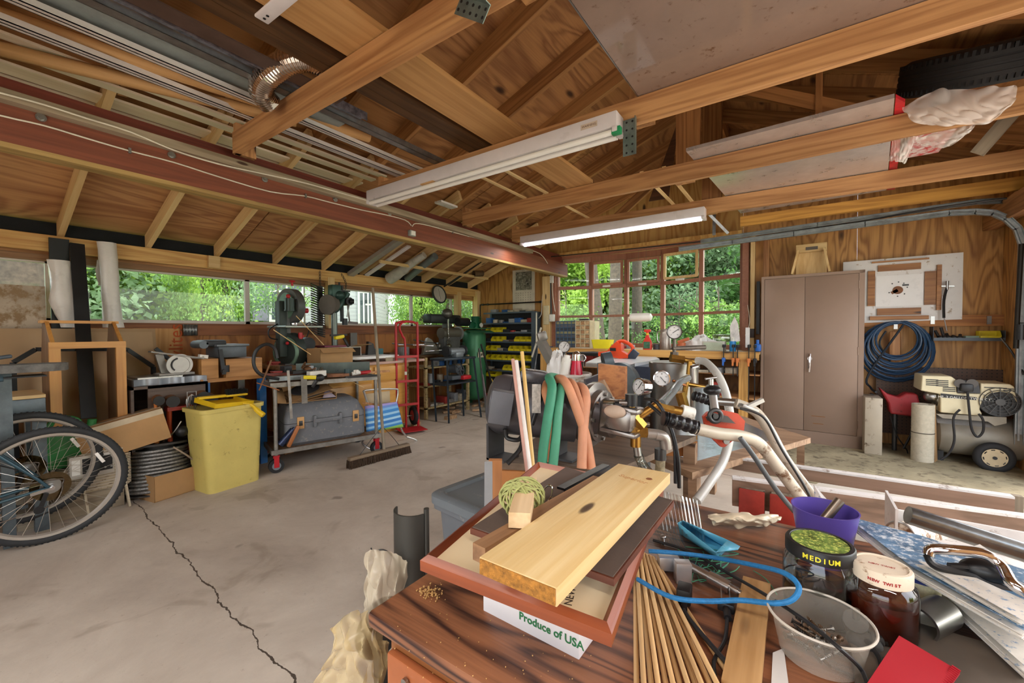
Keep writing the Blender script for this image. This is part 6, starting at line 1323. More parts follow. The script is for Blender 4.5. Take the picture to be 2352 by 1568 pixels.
junk_b = TH('shelf_board','low shelf holding the tangle below the saw table','shelf',(q.x+.5,q.y,0)); MB().b2((q.x+.35,q.y-.15,.33),(q.x+.8,q.y+.2,.35)).b2((q.x+.35,q.y-.15,0),(q.x+.37,q.y+.2,.33)).b2((q.x+.78,q.y-.15,0),(q.x+.8,q.y+.2,.33)).build('board',pine(),junk_b)
Yb = 4.75; def_ = lambda px,py: W(px,py,y=Yb)
lbw = TH('leaf_blower','orange-red cordless leaf blower with a black nozzle lying on the saw table','leaf blower',def_(1420,820)); orr = P('blower_orange','d2451f',.35,0,.05)
FB = Matrix(((1,0,0,0),(0,0,-1,Yb+.07),(0,1,0,0),(0,0,0,1)))
def outl(pts): return [((lambda q: (q.x,q.z))(def_(*p))) for p in pts]
out_ = outl(((1377,810),(1396,806),(1405,795),(1418,782),(1432,780),(1447,788),(1456,800),(1452,812),(1446,824),(1430,822),(1410,820),(1390,816),(1377,817)))
b = MB(FB); inn = [V(p) for p in outl(((1428,792),(1436,790),(1450,801),(1444,812),(1432,806)))]
# body left of the handle hole, then the handle loop as a tube
MB(FB).prism(outl(((1376,809),(1396,806),(1406,794),(1418,784),(1428,790),(1429,806),(1444,815),(1444,822),(1425,823),(1408,820),(1390,817),(1376,817))),.1,z0=-.0).build('blower_body',orr,lbw)
MB().tube([def_(1416,786)+V((0,.02,0)),def_(1430,783)+V((0,.02,0)),def_(1448,793)+V((0,.02,0)),def_(1452,803)+V((0,.02,0)),def_(1442,818)+V((0,.02,0))],.021,10,5).build('handle',orr,lbw)
MB().cyl(def_(1378,813),def_(1362,812),.028,.03).cyl(def_(1364,812),def_(1302,811),.03,.014,18).build('nozzle',BLK(),lbw); MB().cyl(def_(1392,812),def_(1376,813),.032,.029).build('nozzle_ring',orr,lbw)
MB().bar(def_(1462,806),def_(1446,826),.09,.04,up=(0,1,0),bev=.008).build('battery',P('battery_dark','2e3644',.4),lbw); q = def_(1411,802); MB().box(q+V((.0,-.045,0)),(.07,.01,.035)).build('brand_plate',BLK(),lbw)
# bench clutter
p = W(1592,798,y=5.6); 
t = TH('steel_pitcher','dull tall steel pitcher on the bench left of the white crumpled bag','pitcher',(W(1528,770,y=5.6).x,5.6,ZB)); MB(MW[t.name]).lathe([(.07,0),(.075,.02),(.07,.2),(.05,.25),(.06,.27),(.052,.25),(.066,.2),(.07,.02),(0,.01)],n=24).build('pitcher_body',P('pitcher_steel','9b938c',.35,.7,.2,8),t); MB(MW[t.name]).tube([(-.05,0,.25),(-.1,0,.22),(-.1,0,.12),(-.065,0,.08)],.008,6,4).build('handle',STEEL(),t)
def blob(c,r,sq,name,mat,lab,cat,seed=1,amp=.25,n=18):
    rn_ = random.Random(seed); ph = [rn_.uniform(0,6) for _ in range(6)]; b = MB()
    vs = []; 
    for j in range(n+1):
        for i in range(2*n):
            th,ps = pi*j/n,pi*i/n; d = V((sin(th)*cos(ps),sin(th)*sin(ps),cos(th))); k_ = 1+amp*(sin(5*ps+ph[0]+3*th)*.4+sin(9*ps-4*th+ph[1])*.3+sin(7*th+ph[2]+2*ps)*.4)
            p = V((d.x*sq[0],d.y*sq[1],d.z*sq[2]))*r*k_; p.z = max(p.z,0); vs.append(V(c)+p)
    b.add(vs,[(j*2*n+i,j*2*n+(i+1) % (2*n),(j+1)*2*n+(i+1) % (2*n),(j+1)*2*n+i) for j in range(n) for i in range(2*n)]); return SO(b,name,mat,lab,cat)
q = W(1610,798,y=5.6); blob((q.x,5.62,ZB+.001),.17,(1.1,.8,1.0),'plastic_bag',P('bag_white','dcdcda',.3,0,.06,9,.3),'crumpled white plastic bag on the back bench','bag',2,.22)
q = W(1566,790,y=5.5); SO(MB().cyl((q.x,5.5,ZB),(q.x,5.5,ZB+.1),.045).bar((q.x-.05,5.5,ZB+.1),(q.x+.09,5.5,ZB+.15),.04,.04,bev=.01),'orange_cup',P('orange_brown','b5623c',.5),'orange-brown pot with a handle tool lying across on the back bench','pot')
t = TH('display_unit','low silver unit with a pale green screen near the right end of the back bench','instrument',(W(1632,795,y=5.45).x,5.45,ZB)); a,b_,z0,z1 = yspan(1612,786,1664,800,5.45); MB().b2((a,5.45,ZB),(b_,5.6,z1+.01),.004).build('unit_body',P('silver_plastic'),t); MB().b2((a+.02,5.446,ZB+.012),(b_-.02,5.45,z1-.002)).build('screen',P('screen_green','aab59f',.2),t)
bb(1636,768,1680,786,5.7,.1,'clear_box',glass('cloudy_plastic'),'clear plastic box behind the silver unit','box'); bb(1355,800,1310,803,5.5,.2,'paper_sheet',P('paper_white','d9d8d6',.7),'loose white papers on the bench before the organisers','paper',0)
t = TH('blue_bottle','small bright blue bottle with a white top standing by the window post','bottle',(W(1683,790,y=5.5).x,5.5,ZB)); MB(MW[t.name]).cyl((0,0,0),(0,0,.12),.035).build('bottle_body',P('bright_blue','2d86c8',.3),t); MB(MW[t.name]).cyl((0,0,.12),(0,0,.17),.02).build('cap',WHT(),t)
q = W(1687,760,y=5.6); SO(MB().slab([(q.x-.04,5.6,ZB+.1),(q.x+.06,5.6,ZB+.12),(q.x+.04,5.6,ZB+.32),(q.x,5.6,ZB+.42),(q.x-.05,5.6,ZB+.3)],.01,(0,1,0)),'shop_towel',P('towel_white','d5d2cf',.8,0,.2,14),'white rag hanging behind the blue bottle at the window post','rag')
q = W(1722,785,y=5.6); bb(1712,752,1722,798,5.6,.02,'paper_tag',P('paper_white'),'white printed paper leaning at the window post','paper',0)
t = TH('wall_socket','dark socket box with a cord on the window post','socket',W(1725,765,y=5.8)); MB().box(W(1725,765,y=5.8),(.07,.05,.11),bev=.005).build('socket_body',P('socket_brown','3a3230',.5),t); MB().tube([W(1717,700,y=5.82),W(1722,740,y=5.8),W(1712,770,y=5.76)],.004,6,4).build('cord',P('cable_white'),t)
for i in range(9): px = (1258,1290,1385,1408,1425,1440,1508,1545,1582)[i]; junk(W(px,795,y=5.6).x,5.62+.06*(i % 3),ZB+.001,.1,.1,rnd.uniform(.02,.07),'in the clutter on the back bench, place %s from the left' % NW[i])
# clamps hanging on the bench edge
for k_,(px,L_,c_,lab) in enumerate(((1662,.42,'b0','blue quick-grip bar clamp, leftmost on the bench edge'),(1684,.36,'o','orange-jawed bar clamp, second from the left on the bench edge'),(1694,.36,'o','orange-jawed bar clamp, third from the left on the bench edge'),(1720,.62,'o','long bar clamp with a wooden-orange grip left of the cabinet'),(1734,.64,'k','long bar clamp with a black grip right beside the cabinet'))):
    x = W(px,820,y=5.36).x; t = TH('bar_clamp',lab,'clamp',(x,5.36,ZB-L_+.08),group='bar clamps hanging on the bench edge'); M = MW[t.name]; jm = {'b0': BLUE(),'o': P('clamp_orange','c7743a',.45),'k': BLK()}[c_]
    MB(M).b2((-.004,-.012,0),(.004,.012,L_)).build('bar',P('black_metal'),t); MB(M).b2((-.014,-.02,L_-.03),(.014,.08,L_+.005),.004).build('fixed_jaw',BLK(),t); MB(M).b2((-.018,-.02,L_-.2),(.018,.05,L_-.15),.005).bar((0,-.02,L_-.17),(0,-.05,L_-.24),.02,.02,bev=.004).build('sliding_jaw',jm,t)
q = W(1740,790,y=5.40); SO(MB().box((q.x,5.42,1.05),(.07,.07,.09),bev=.02).cyl((q.x,5.42,1.09),(q.x,5.42,1.14),.015),'torch_bottle',BLUE(),'blue plastic tool body on the bench corner beside the cabinet','tool')
t = TH('hanging_level','dark level hanging between the window post and the cabinet','level',(W(1742,700,y=5.9).x,5.9,1.2)); MB().b2((W(1742,700,y=5.9).x-.02,5.88,1.2),(W(1742,700,y=5.9).x+.015,5.92,1.85)).build('bar',BLK(),t)
# ================================================================ TALL CABINET
c0,c1 = W(1746,1001,z=.012),W(1981,1032,z=.012); ex = (c1-c0).normalized(); KM = Matrix.Translation(c0)@align(ex); KL = (c1-c0).length; KH = W(1757,636,y=c0.y).z-.012
kb = P('cabinet_brown','8f7868',.42,.15,.04,3,.02)
kc = TH('storage_cabinet','tall brown two-door steel storage cabinet against the back wall','cabinet',M=KM)
MB(KM).b2((0,.0,0),(KL,.30,KH)).build('carcass',kb,kc)
MB(KM).b2((0,-.012,0),(KL,0,.13)).b2((0,-.012,KH-.03),(KL,0,KH)).b2((0,-.012,0),(.03,0,KH)).b2((KL-.045,-.012,0),(KL,0,KH)).build('face_frame',kb,kc)
md = KL*.452
for a,b_ in ((.034,md-.002),(md+.002,KL-.049)): d = MB(KM).b2((a,-.016,.135),(b_,-.002,KH-.035),.002).build('door',kb,kc)
for z_ in (.25,KH*.55,KH-.15): MB(KM).cyl((KL-.047,-.014,z_-.04),(KL-.047,-.014,z_+.04),.006,n=8).build('hinge',kb,kc)
q = MB(KM).cyl((md+.05,-.016,KH*.5),(md+.05,-.035,KH*.5),.022); q.bar((md+.05,-.035,KH*.53),(md+.045,-.04,KH*.42),.02,.012,up=(0,1,0),bev=.003).build('handle',CHROME(),kc)
for z_,w_ in ((.30,.12),(.22,.09)): MB(KM).box((md+.13,-.0165,z_),(w_,.001,.006)).build('rust_streak',P('rust','8a5a2c',.9),kc)
kj = KM@Matrix.Translation((KL*.5,.12,KH))
sj = TH('plywood_jig','pale plywood jig with two sloping sides standing on the cabinet','jig',M=kj); mw = pale('z')
MB(kj@fr((0,.06,0),0,rad(-8))).b2((-.14,0,0),(.14,.015,.36)).build('back_board',mw,sj); MB(kj@fr((0,.05,.26),0,rad(-8))).b2((-.14,-.02,0),(.14,.0,.09)).build('top_board',pale('x'),sj)
for s in (-1,1): MB(kj).bar((s*.17,-.05,.0),(s*.12,.03,.27),.02,.1,up=(0,1,0)).build('side_leg',mw,sj)
MB(kj@fr((0,.05,.26),0,rad(-8))).b2((-.05,-.024,.02),(.06,-.02,.055)).build('label_plate',P('grey_plate','7a736c',.4,.4),sj)
# ================================================================ RIGHT PART OF THE BACK WALL
yw = 5.93; rtb = TH('router_board','white melamine board with brown wooden guides and a round hole, hanging on the wall','jig board',W(2080,650,y=yw)); a,b_,z0,z1 = yspan(1935,583,2213,733,yw)
zb0 = W(2210,733,y=yw).z; ztL = W(1936,602,y=yw).z; ztR = W(2214,579,y=yw).z
FW = Matrix(((1,0,0,0),(0,0,-1,yw+.015),(0,1,0,0),(0,0,0,1))); MB(FW).prism([(a,zb0-.03),(b_,zb0),(b_,ztR),(a,ztL)],.014).build('board',P('melamine','dcdad7',.35,0,.04,5,.02,'9c8465',.06),rtb)
gd_ = wood('guide_wood','a8733f','7c4d26','x',.5)
for px0,py0,px1,py1,dd in ((2002,592,2133,605,.03),(2016,603,2115,624,.018),(1992,622,2010,703,.018),(2122,622,2150,700,.018),(2149,608,2162,712,.03),(2014,706,2115,724,.018),(1997,724,2132,735,.03)):
    x_,X_,z_,Z_ = yspan(px0,py0,px1,py1,yw); MB().b2((x_,yw-dd,z_),(X_,yw,Z_)).build('guide_strip',gd_,rtb)
x_,X_,z_,Z_ = yspan(2011,628,2121,704,yw); MB().b2((x_,yw-.006,z_),(X_,yw-.0,Z_)).build('plate',P('plate_white','e6e5e3',.3,0,.02),rtb)
c = W(2062,666,y=yw-.008); FB = face(c,(0,-1,0)); MB(FB).cyl((0,0,-.001),(0,0,.002),.042,n=24).bar((-.05,-.03,.001),(.0,0,.001),.03,.002).build('hole',wood('hole_brown','8f5a30','6d4223','x'),rtb)
b = MB(FB); [b.cyl((.075*cos(a),.075*sin(a)+.01,0),(.075*cos(a),.075*sin(a)+.01,.003),.006,n=8) for a in (.2,.9,1.5,2.2,3.6,4.7,5.5)]; b.box((.06,.05,.002),(.05,.015,.003)); b.build('screw_holes',BLK(),rtb)
# hose coil
cc_ = W(2058,810,y=5.84); hc = TH('air_hose','thick coil of dark blue air hose hanging on the wall right of the cabinet','hose',cc_); pts = []
top_ = W(2058,740,y=5.84).z; rnd = random.Random(9)
N_ = 12
for k_ in range(N_):
    R1 = .155+.012*k_; cz_ = top_-.02-R1*1.05+(k_ % 3)*.008
    for i in range(24): a = pi/2+2*pi*i/24; f = i/24; R2 = R1+.012*f; pts.append(V((cc_.x+.01*sin(k_*2.1)+R2*cos(a),5.84+.028*sin(k_*1.7+a*.5),cz_+R2*1.0*sin(a)*1.08)))
MB().tube(pts,.0105,8,1).build('hose_coil',P('hose_blue','23405e',.35,0,.12),hc); MB().tube([pts[-1],W(1995,860,y=5.8),W(2000,890,y=5.75),W(2012,900,y=5.6)],.0105,8,6).tube([W(2035,760,y=5.86),W(2020,790,y=5.86),W(2045,830,y=5.87)],.009,8,5).build('hose_tail',P('hose_black','1f2730',.4),hc)
q = W(2057,750,y=5.80); MB().box(q,(.03,.02,.05)).build('hook',STEEL(),hc)
SO(MB().bar(W(2055,760,y=5.9),W(2055,830,y=5.9),.09,.03,up=(0,1,0),bev=.02),'hose_holder',pine('z'),'rounded wooden hose holder inside the blue coil','holder')
# shelf tray with bits
x_,X_,z_,Z_ = yspan(2142,772,2305,782,5.82); sh = TH('shelf_tray','grey metal tray shelf on the wall above the cream compressor','shelf',((x_+X_)/2,5.88,z_)); gsh = P('tray_grey','4d555d',.45,.3); MB().b2((x_,5.78,z_),(X_,5.94,z_+.006)).b2((x_,5.775,z_),(X_,5.78,z_+.03)).b2((x_-.003,5.78,z_),(x_,5.94,z_+.14)).b2((X_,5.78,z_),(X_+.003,5.94,z_+.1)).build('tray_body',gsh,sh)
for px in (2142,2272): q = W(px,735,y=5.93); MB().box(q,(.03,.01,.08)).build('bracket',STEEL(),sh)
t = bin_(W(2276,770,y=5.8).x,z_+.006,.14,.09,.12,'small bright yellow bin on the wall tray shelf',None); t.location.y = 5.8
bb(2218,770,2255,760,5.82,.08,'green_box',P('box_sage','8fa595',.5),'pale green plastic box on the wall tray shelf','box').location.z = z_+.007
for k_,(px,L_) in enumerate(((2160,.10),(2170,.13),(2180,.07),(2192,.05),(2205,.06))): x = W(px,770,y=5.84).x; SO(MB().cyl((x,5.84,z_+.008),(x-.03+.01*k_,5.88,z_+L_),.012).sph((x,5.84,z_+.03),.022),'air_tool',DM_,'dark air tool on the left part of the wall tray, place %s from the left' % NW[k_],'tool','air tools on the wall tray')
t = TH('air_gun','air gun with a thin nozzle hanging in front of the white board','tool',W(2172,650,y=5.88)); MB().tube([W(2175,660,y=5.88),W(2168,690,y=5.87),W(2168,730,y=5.86)],.011,8,4).build('hose_piece',BLK(),t); MB().bar(W(2162,657,y=5.88),W(2192,657,y=5.88),.012,.012).cyl(W(2176,645,y=5.88),W(2175,665,y=5.88),.012).cyl(W(2168,728,y=5.86),W(2175,760,y=5.84),.004).build('nozzle',STEEL(),t)
SO(MB().b2((W(2012,880,y=5.94).x,5.935,W(2100,1000,y=5.94).z),(W(2330,880,y=5.94).x,5.945,W(2330,850,y=5.94).z)),'pegboard',NT('pegboard').m,'brown pegboard panel on the wall behind the compressor','pegboard')
_t = bpy.data.materials['pegboard']; tt = NT.__new__(NT); tt.m = _t; tt.t = _t.node_tree; tt.p = _t.node_tree.nodes['Principled BSDF']; _tc = tt.n('TexCoord'); _vm = tt.n('VectorMath',operation='FRACTION'); _mp = tt.n('Mapping'); _mp.inputs['Scale'].default_value = (30,1,30); tt.l(_tc.outputs['Object'],_mp.inputs[0]); tt.l(_mp.outputs[0],_vm.inputs[0]); _s = tt.n('SeparateXYZ'); tt.l(_vm.outputs[0],_s.inputs[0])
_d = tt.math('ADD',tt.math('POWER',tt.math('SUBTRACT',_s.outputs[0],.5),2),tt.math('POWER',tt.math('SUBTRACT',_s.outputs[2],.5),2)); tt.l(tt.ramp(_d,[(.02,'140c08'),(.03,'5a3f2e')]).outputs[0],tt.p.inputs['Base Color'])
# beige case, roll, red seat
def floorbox(px0,px1,pyb,pyt,d,name,mat,lab,cat,z=.012): a,b_ = W(px0,pyb,z=z),W(px1,pyb+8,z=z); y = (a.y+b_.y)/2; zt_ = W(px0,pyt,y=y).z; return a.x,b_.x,y,zt_
a,b_,y,zt_ = floorbox(1984,2027,1040,912,.3,'',None,'',''); t = TH('beige_case','narrow beige metal case standing upright beside the tall cabinet','case',((a+b_)/2,y,.012)); MB().b2((a,y,.012),(b_,y+.30,zt_),.008).build('case_body',P('beige_metal','a89c89',.45,.1,.06,5,.03,'5a4a38',.05),t); MB().bar(((a+b_)/2,y+.1,zt_+.02),((a+b_)/2,y+.2,zt_+.02),.02,.008).build('handle',BLK(),t)
a,b_ = W(2098,1060,z=.012),W(2148,1064,z=.012); c = (a+b_)/2; r = (b_-a).length/2; zt_ = W(2120,930,y=c.y).z; t = TH('felt_roll','upright cream roll of ribbed padding tied with a cord','roll',(c.x,c.y+r,.012)); b = MB(Matrix.Translation((c.x,c.y+r,.012)))
h_ = zt_-.012; b.lathe([(0,0)]+[(r*(1+.012*(i % 2)),h_*i/40) for i in range(41)]+[(r*.8,h_),(r*.75,h_-.02),(r*.5,h_-.02),(r*.45,h_),(0,h_-.01)],n=32).build('roll_body',P('felt_cream','b9b09c',.9,0,.1,30,.4),t); MB(MW[t.name]).torus(r*1.02,.004,Matrix.Translation((0,0,h_*.5)),32,6).build('cord',P('cord_dark','4d453c',.7),t); MB(MW[t.name]).slab([(r,-.02,0),(r+.04,.08,0),(r+.02,.08,h_),(r,-.01,h_)],.006,(0,1,0)).build('edge_flap',CARD(),t)
t = TH('tractor_stool','red moulded tractor-style seat behind the beige case and cream roll','seat',W(2080,950,y=5.6)); sy = 5.55
def rp_(*p): return [(lambda q: (q.x,q.z))(W(a,b,y=sy)) for a,b in p]
MB(Matrix(((1,0,0,0),(0,0,-1,sy+.14),(0,1,0,0),(0,0,0,1)))).prism(rp_((2020,890),(2040,905),(2065,912),(2082,902),(2108,905),(2113,925),(2100,957),(2045,950),(2040,925),(2028,905)),.14).build('seat_shell',P('seat_red','9c262c',.55,0,.08,9,.1,'5c1a1c',.1),t); md_ = t.children[0].modifiers.new('b','BEVEL'); md_.width = .02; md_.segments = 3
MB().tube([W(2045,955,y=sy),W(2060,1000,y=sy),W(2085,1040,y=sy+.05),W(2060,1058,y=sy),W(2035,1045,y=sy)],.006,6,5).tube([W(2075,1030,y=sy),W(2095,990,y=sy),W(2100,950,y=sy)],.01,6,4).build('cord',BLK(),t); MB().cyl((W(2060,940,y=sy).x,sy+.1,.02),(W(2060,940,y=sy).x,sy+.1,.45),.02).build('seat_post',DM_,t)
# --- cream air compressor with horizontal tank
Yc = 5.40; cp = TH('air_compressor','cream and grey portable air compressor with a horizontal tank on wheels at the right','compressor',(1.2,Yc,0)); cr2 = P('compressor_cream','d6cba8',.4,0,.04); tg = P('tank_grey','8b8578',.45,.2,.1,5)
c = lambda px,py,y=Yc: W(px,py,y=y)
zc_ = c(2250,1010).z; rt = (c(2250,962).z-c(2250,1055).z)/2; xa,xb2 = c(2145,1000).x,c(2352,1000).x+.14; yt = Yc+rt
MB(Matrix.Translation((0,yt,zc_))@Matrix.Rotation(rad(90),4,'Y')).lathe([(0,xa),(rt*.6,xa+.01),(rt*.93,xa+.05),(rt,xa+.09),(rt,xb2-.09),(rt*.93,xb2-.05),(rt*.6,xb2-.01),(0,xb2)],n=40).build('tank',tg,cp)
MB(Matrix.Translation((0,yt,zc_))@Matrix.Rotation(rad(90),4,'Y')).lathe([(rt+.001,c(2155,1000).x),(rt+.002,c(2155,1000).x),(rt+.002,c(2283,1000).x),(rt+.001,c(2283,1000).x)],n=12,a0=rad(178),a1=rad(232)).build('silver_label',P('label_silver','c6c7c9',.2,.7),cp)
def pr(poly,y,d,mat,nm): return MB(Matrix(((1,0,0,0),(0,0,-1,y+d),(0,1,0,0),(0,0,0,1)))).prism([(lambda q: (q.x,q.z))(W(px,py,y=y)) for px,py in poly],d).build(nm,mat,cp)
s = pr(((2118,862),(2185,864),(2196,872),(2198,903),(2252,904),(2252,880),(2320,882),(2330,888),(2337,925),(2325,905),(2300,899),(2275,903),(2257,920),(2250,940),(2256,950),(2252,955),(2160,947),(2160,905),(2115,897)),Yc-.02,.32,cr2,'shroud'); md_ = s.modifiers.new('b','BEVEL'); md_.width = .008; md_.segments = 2
pr(((2199,872),(2247,876),(2252,903),(2199,901)),Yc-.03,.03,P('panel_black','2a2c30',.4),'control_panel'); pr(((2161,903),(2243,912),(2243,919),(2161,912)),Yc-.024,.01,BLK(),'brand_strip')
b = MB()
for px,py,w_ in ((2133,872,16),(2133,876,16),(2133,880,16),(2133,884,16),(2156,874,16),(2156,878,16),(2156,882,16),(2156,886,16),(2172,890,16),(2172,894,16),(2172,898,16),(2268,890,15),(2290,891,15),(2312,893,14),(2312,897,14)): q = c(px+w_/2,py,Yc-.022); b.box(q,(w_*.0057*.9,.003,.008))
tag(b.build('vent_slots',BLK(),cp),kind='stuff')
for px in (2204,2232): q = c(px,880,Yc-.035); MB().cyl(q,q+V((0,-.01,0)),.038,n=24).build('gauge',P('gauge_black','3a3330',.2),cp)
text('2 HP  2 GALLON TWIN CYL',.03,face(c(2212,914,Yc-.026),(0,-1,.0)),WHT(),cp,depth=.001); q = c(2220,890,Yc-.05); MB().box(q,(.08,.05,.07),bev=.012).build('plug',BLK(),cp)
fc = c(2294,922,Yc-.0); F_ = face(fc,(0,-1,0)); MB(F_).cyl((0,0,-.2),(0,0,.01),.13,n=32).build('motor_drum',P('motor_black','252628',.4),cp); b = MB(F_); [b.torus(r_,.003,Matrix.Translation((0,0,.03)),32,5) for r_ in (.05,.075,.1,.125)]; [b.bar((.03*cos(a),.03*sin(a),.03),(.125*cos(a),.125*sin(a),.03),.004,.006,up=(0,0,1)) for a in [rad(30*i) for i in range(12)]]; b.cyl((0,0,0),(0,0,.04),.03); b.build('fan_guard',P('dark_metal'),cp)
pr(((2150,950),(2312,958),(2312,972),(2285,978),(2270,968),(2165,960)),Yc+.02,.25,P('platform_grey','a39c8d',.5),'platform'); MB().sph(c(2140,910,Yc+.1),.06,(1,1,1)).cyl(c(2140,905,Yc+.1),c(2165,925,Yc+.1),.05).build('pump_head',STEEL(),cp)
wc = c(2283,1050,Yc-.06); Fw = face((wc.x,wc.y,.125),(0,-1,0)); w = MB(Fw).torus(.1,.032,n=40,m=10).build('wheel',RUB(),cp); MB(Fw).cyl((0,0,-.02),(0,0,.022),.085,n=36).build('wheel_disc',P('wheel_cream','c9b591',.5),w); b = MB(Fw); [b.torus(.068,.004,Matrix.Translation((0,0,.022)),6,5,a,a+.35) for a in [rad(45*i) for i in range(8)]]; b.cyl((0,0,.02),(0,0,.03),.014); b.build('slots',BLK(),w)
MB().b2((c(2160,1000).x,yt-.1,.012),(c(2160,1000).x+.04,yt+.1,zc_-rt+.03)).build('foot',BLK(),cp)
for pts in (((2222,895),(2226,940),(2232,985),(2245,1003),(2258,990),(2258,965),(2248,950)),((2205,940),(2190,960),(2192,1010),(2180,1040),(2160,1056))): MB().tube([c(px,py,Yc-.06) for px,py in pts],.009,8,5).build('power_cord',P('cord_black','222224',.5),cp)
pr(((2020+75,872+8),(2095+25,882),(2118,905),(2118,915),(2095,910)),Yc+.28,.03,P('beige_panel','a08c76',.6),'back_panel') if False else None
t = TH('air_line','vertical black pipe with a filter bowl at the right edge of the wall','pipe',(W(2344,700,y=5.36).x,5.36,.9)); MB().cyl(W(2346,560,y=5.36),W(2333,800,y=5.36),.016).build('pipe_run',P('iron_pipe'),t); q = W(2345,780,y=5.36); MB().cyl(q,q+V((0,0,.13)),.035).build('filter_bowl',P('filter_dark','3c3d40',.3,.4),t); MB().tube([W(2298,775,y=5.5),W(2325,810,y=5.5),W(2352,860,y=5.4)],.008,6,4).build('hose_tail',DM_,t)
# ================================================================ PUMP STAND, TILLER, PLANKS
def D(px,py,d): return EYE+(cF+cR*((px-1176)/FPX)-cU*((py-784)/FPX))*d
def px2m(n,d): return n/FPX*d
lw = wood('bench_pine_old','a08062','775940','x',.6)
# low stand under the pump
S0 = V((D(1150,1060,1.55).x,0,0)); zt = .76
c = [W(1150,1062,z=zt),W(1420,1075,z=zt),W(1600,1000,z=zt),W(1250,990,z=zt)]
ps = TH('pump_stand','wooden stand with a dark base board under the electric pump','stand',((c[0]+c[2])/2).to_2d().to_3d())
MB().slab([p-V((0,0,.025)) for p in c],.025).build('top_board',wood('base_board','6a5644','453628','x',.6),ps)
for p,q in ((c[0],c[1]),(c[3],c[2])): MB().bar(p-V((0,0,.06)),q-V((0,0,.06)),.025,.07).build('apron',P('orange_wood','a56a36',.5),ps)
for p in c: q = p.lerp((c[0]+c[2])/2,.08); MB().b2((q.x-.025,q.y-.025,0),(q.x+.025,q.y+.025,zt-.03)).build('leg',lw,ps)
# bench with foil top
zt2 = .64; c2 = [W(1400,1010,z=zt2),W(1590,1085,z=zt2),W(1862,1005,z=zt2),W(1640,935,z=zt2)]
fb2 = TH('low_bench','low wooden bench with a shiny metal sheet on top behind the pump','bench',((c2[0]+c2[2])/2).to_2d().to_3d())
MB().slab([p-V((0,0,.03)) for p in c2],.03).build('top_board',lw,fb2); MB().slab([c2[0].lerp(c2[2],.06),c2[1].lerp(c2[3],.1),c2[2].lerp(c2[0],.16),c2[3].lerp(c2[1],.04)],.002).build('metal_sheet',P('bench_sheet','aab0b3',.2,.8,.12,8,.2),fb2)
for p in c2: q = p.lerp((c2[0]+c2[2])/2,.1); MB().bar(q-V((0,0,.03)),(q.x,q.y,0),.09,.035,up=(1,0,0)).build('leg',lw,fb2)
# motor and pump
mm = P('motor_grey','57565a',.35,.5,.1,8); dm = 1.55
pm = TH('electric_pump','grey electric motor coupled to a steel pump body with brass fittings','pump',D(1250,1040,dm)); A,B = D(1140,925,1.6),D(1372,952,dm); ax = (B-A).normalized(); r = px2m(76,dm)*.92
MM = Matrix.Translation(A)@ax.to_track_quat('Z','Y').to_matrix().to_4x4(); L = (B-A).length
MB(MM).lathe([(0,-.03),(r*.6,-.028),(r*.9,-.01),(r,.02),(r,.06),(r*.97,.062),(r*.97,L*.8),(r*.8,L*.82),(r*.8,L),(0,L)],n=40).build('motor_body',mm,pm)
c0 = D(1245,862,1.52); u = cU; MB().bar(D(1195,860,1.56),D(1258,868,1.55),.075,.05,up=(0,0,1),bev=.015).build('capacitor_box',P('cap_grey','4b4a4e',.25,.3),pm)
MB().bar(D(1126,930,1.44),D(1176,938,1.44),.06,.115,up=(0,0,1),bev=.004).build('terminal_box',P('term_grey','55555a',.45),pm)
for a_ in (1150,1300): q = D(a_,1010,1.57); MB().b2((q.x-.03,q.y-.05,zt),(q.x-.02,q.y+.05,A.z-r*.6)).b2((q.x-.03,q.y-.05,zt),(q.x+.05,q.y+.05,zt+.008)).build('foot',P('foot_dark','3c3c3e',.5),pm)
B2 = D(1368,952,dm); E2 = D(1462,972,1.45); ax2 = (E2-B2).normalized(); PM = Matrix.Translation(B2)@ax2.to_track_quat('Z','Y').to_matrix().to_4x4(); L2 = (E2-B2).length
stl = P('pump_steel','8f8985',.3,.8,.15,10); R_ = px2m(78,dm)
MB(PM).lathe([(0,-.04),(R_*.85,-.04),(R_*.95,-.02),(R_*.95,0),(R_*.75,.005),(R_*.75,.03),(R_*.55,.035),(R_*.55,L2*.5),(R_*.45,L2*.55),(R_*.45,L2),(0,L2)],n=36).build('pump_body',stl,pm)
b = MB(PM); bolt_ring(b,Matrix.Translation((0,0,.03)),R_*.65,8,.007,.012); b.build('flange_bolts',STEEL(),pm)
q = D(1430,960,1.42); MB(Matrix.Translation(q)@align(ax2)).box((0,0,0),(.10,.09,.08),bev=.02).box((.0,-.0,.035),(.13,.07,.02),bev=.008).box((0,0,-.045),(.13,.08,.015),bev=.004).build('pump_head',stl,pm)
for dx in (-18,12): MB().cyl(D(1460,960+dx,1.42),D(1492,963+dx,1.41),.008,n=10).build('head_bolt',STEEL(),pm)
MB().bar(D(1222,915,1.42),D(1242,915,1.42),.002,.1,up=(0,0,1)).build('rating_plate',P('plate_pale','b9b4ad',.5,0,.3,60),pm)
MB().tube([D(1160,985,1.5),D(1165,1005,1.5),D(1190,1010,1.48),D(1200,1000,1.45),D(1195,1030,1.42),D(1165,1065,1.4)],.008,8,5).tube([D(1255,890,1.46),D(1240,920,1.44),D(1222,975,1.44)],.008,8,4).build('power_cord',BLK(),pm)
MB().sph(D(1412,945,1.38),.022,(1.7,1,1)).build('rag_cap',P('beige_rubber','b5a08e',.7),pm)
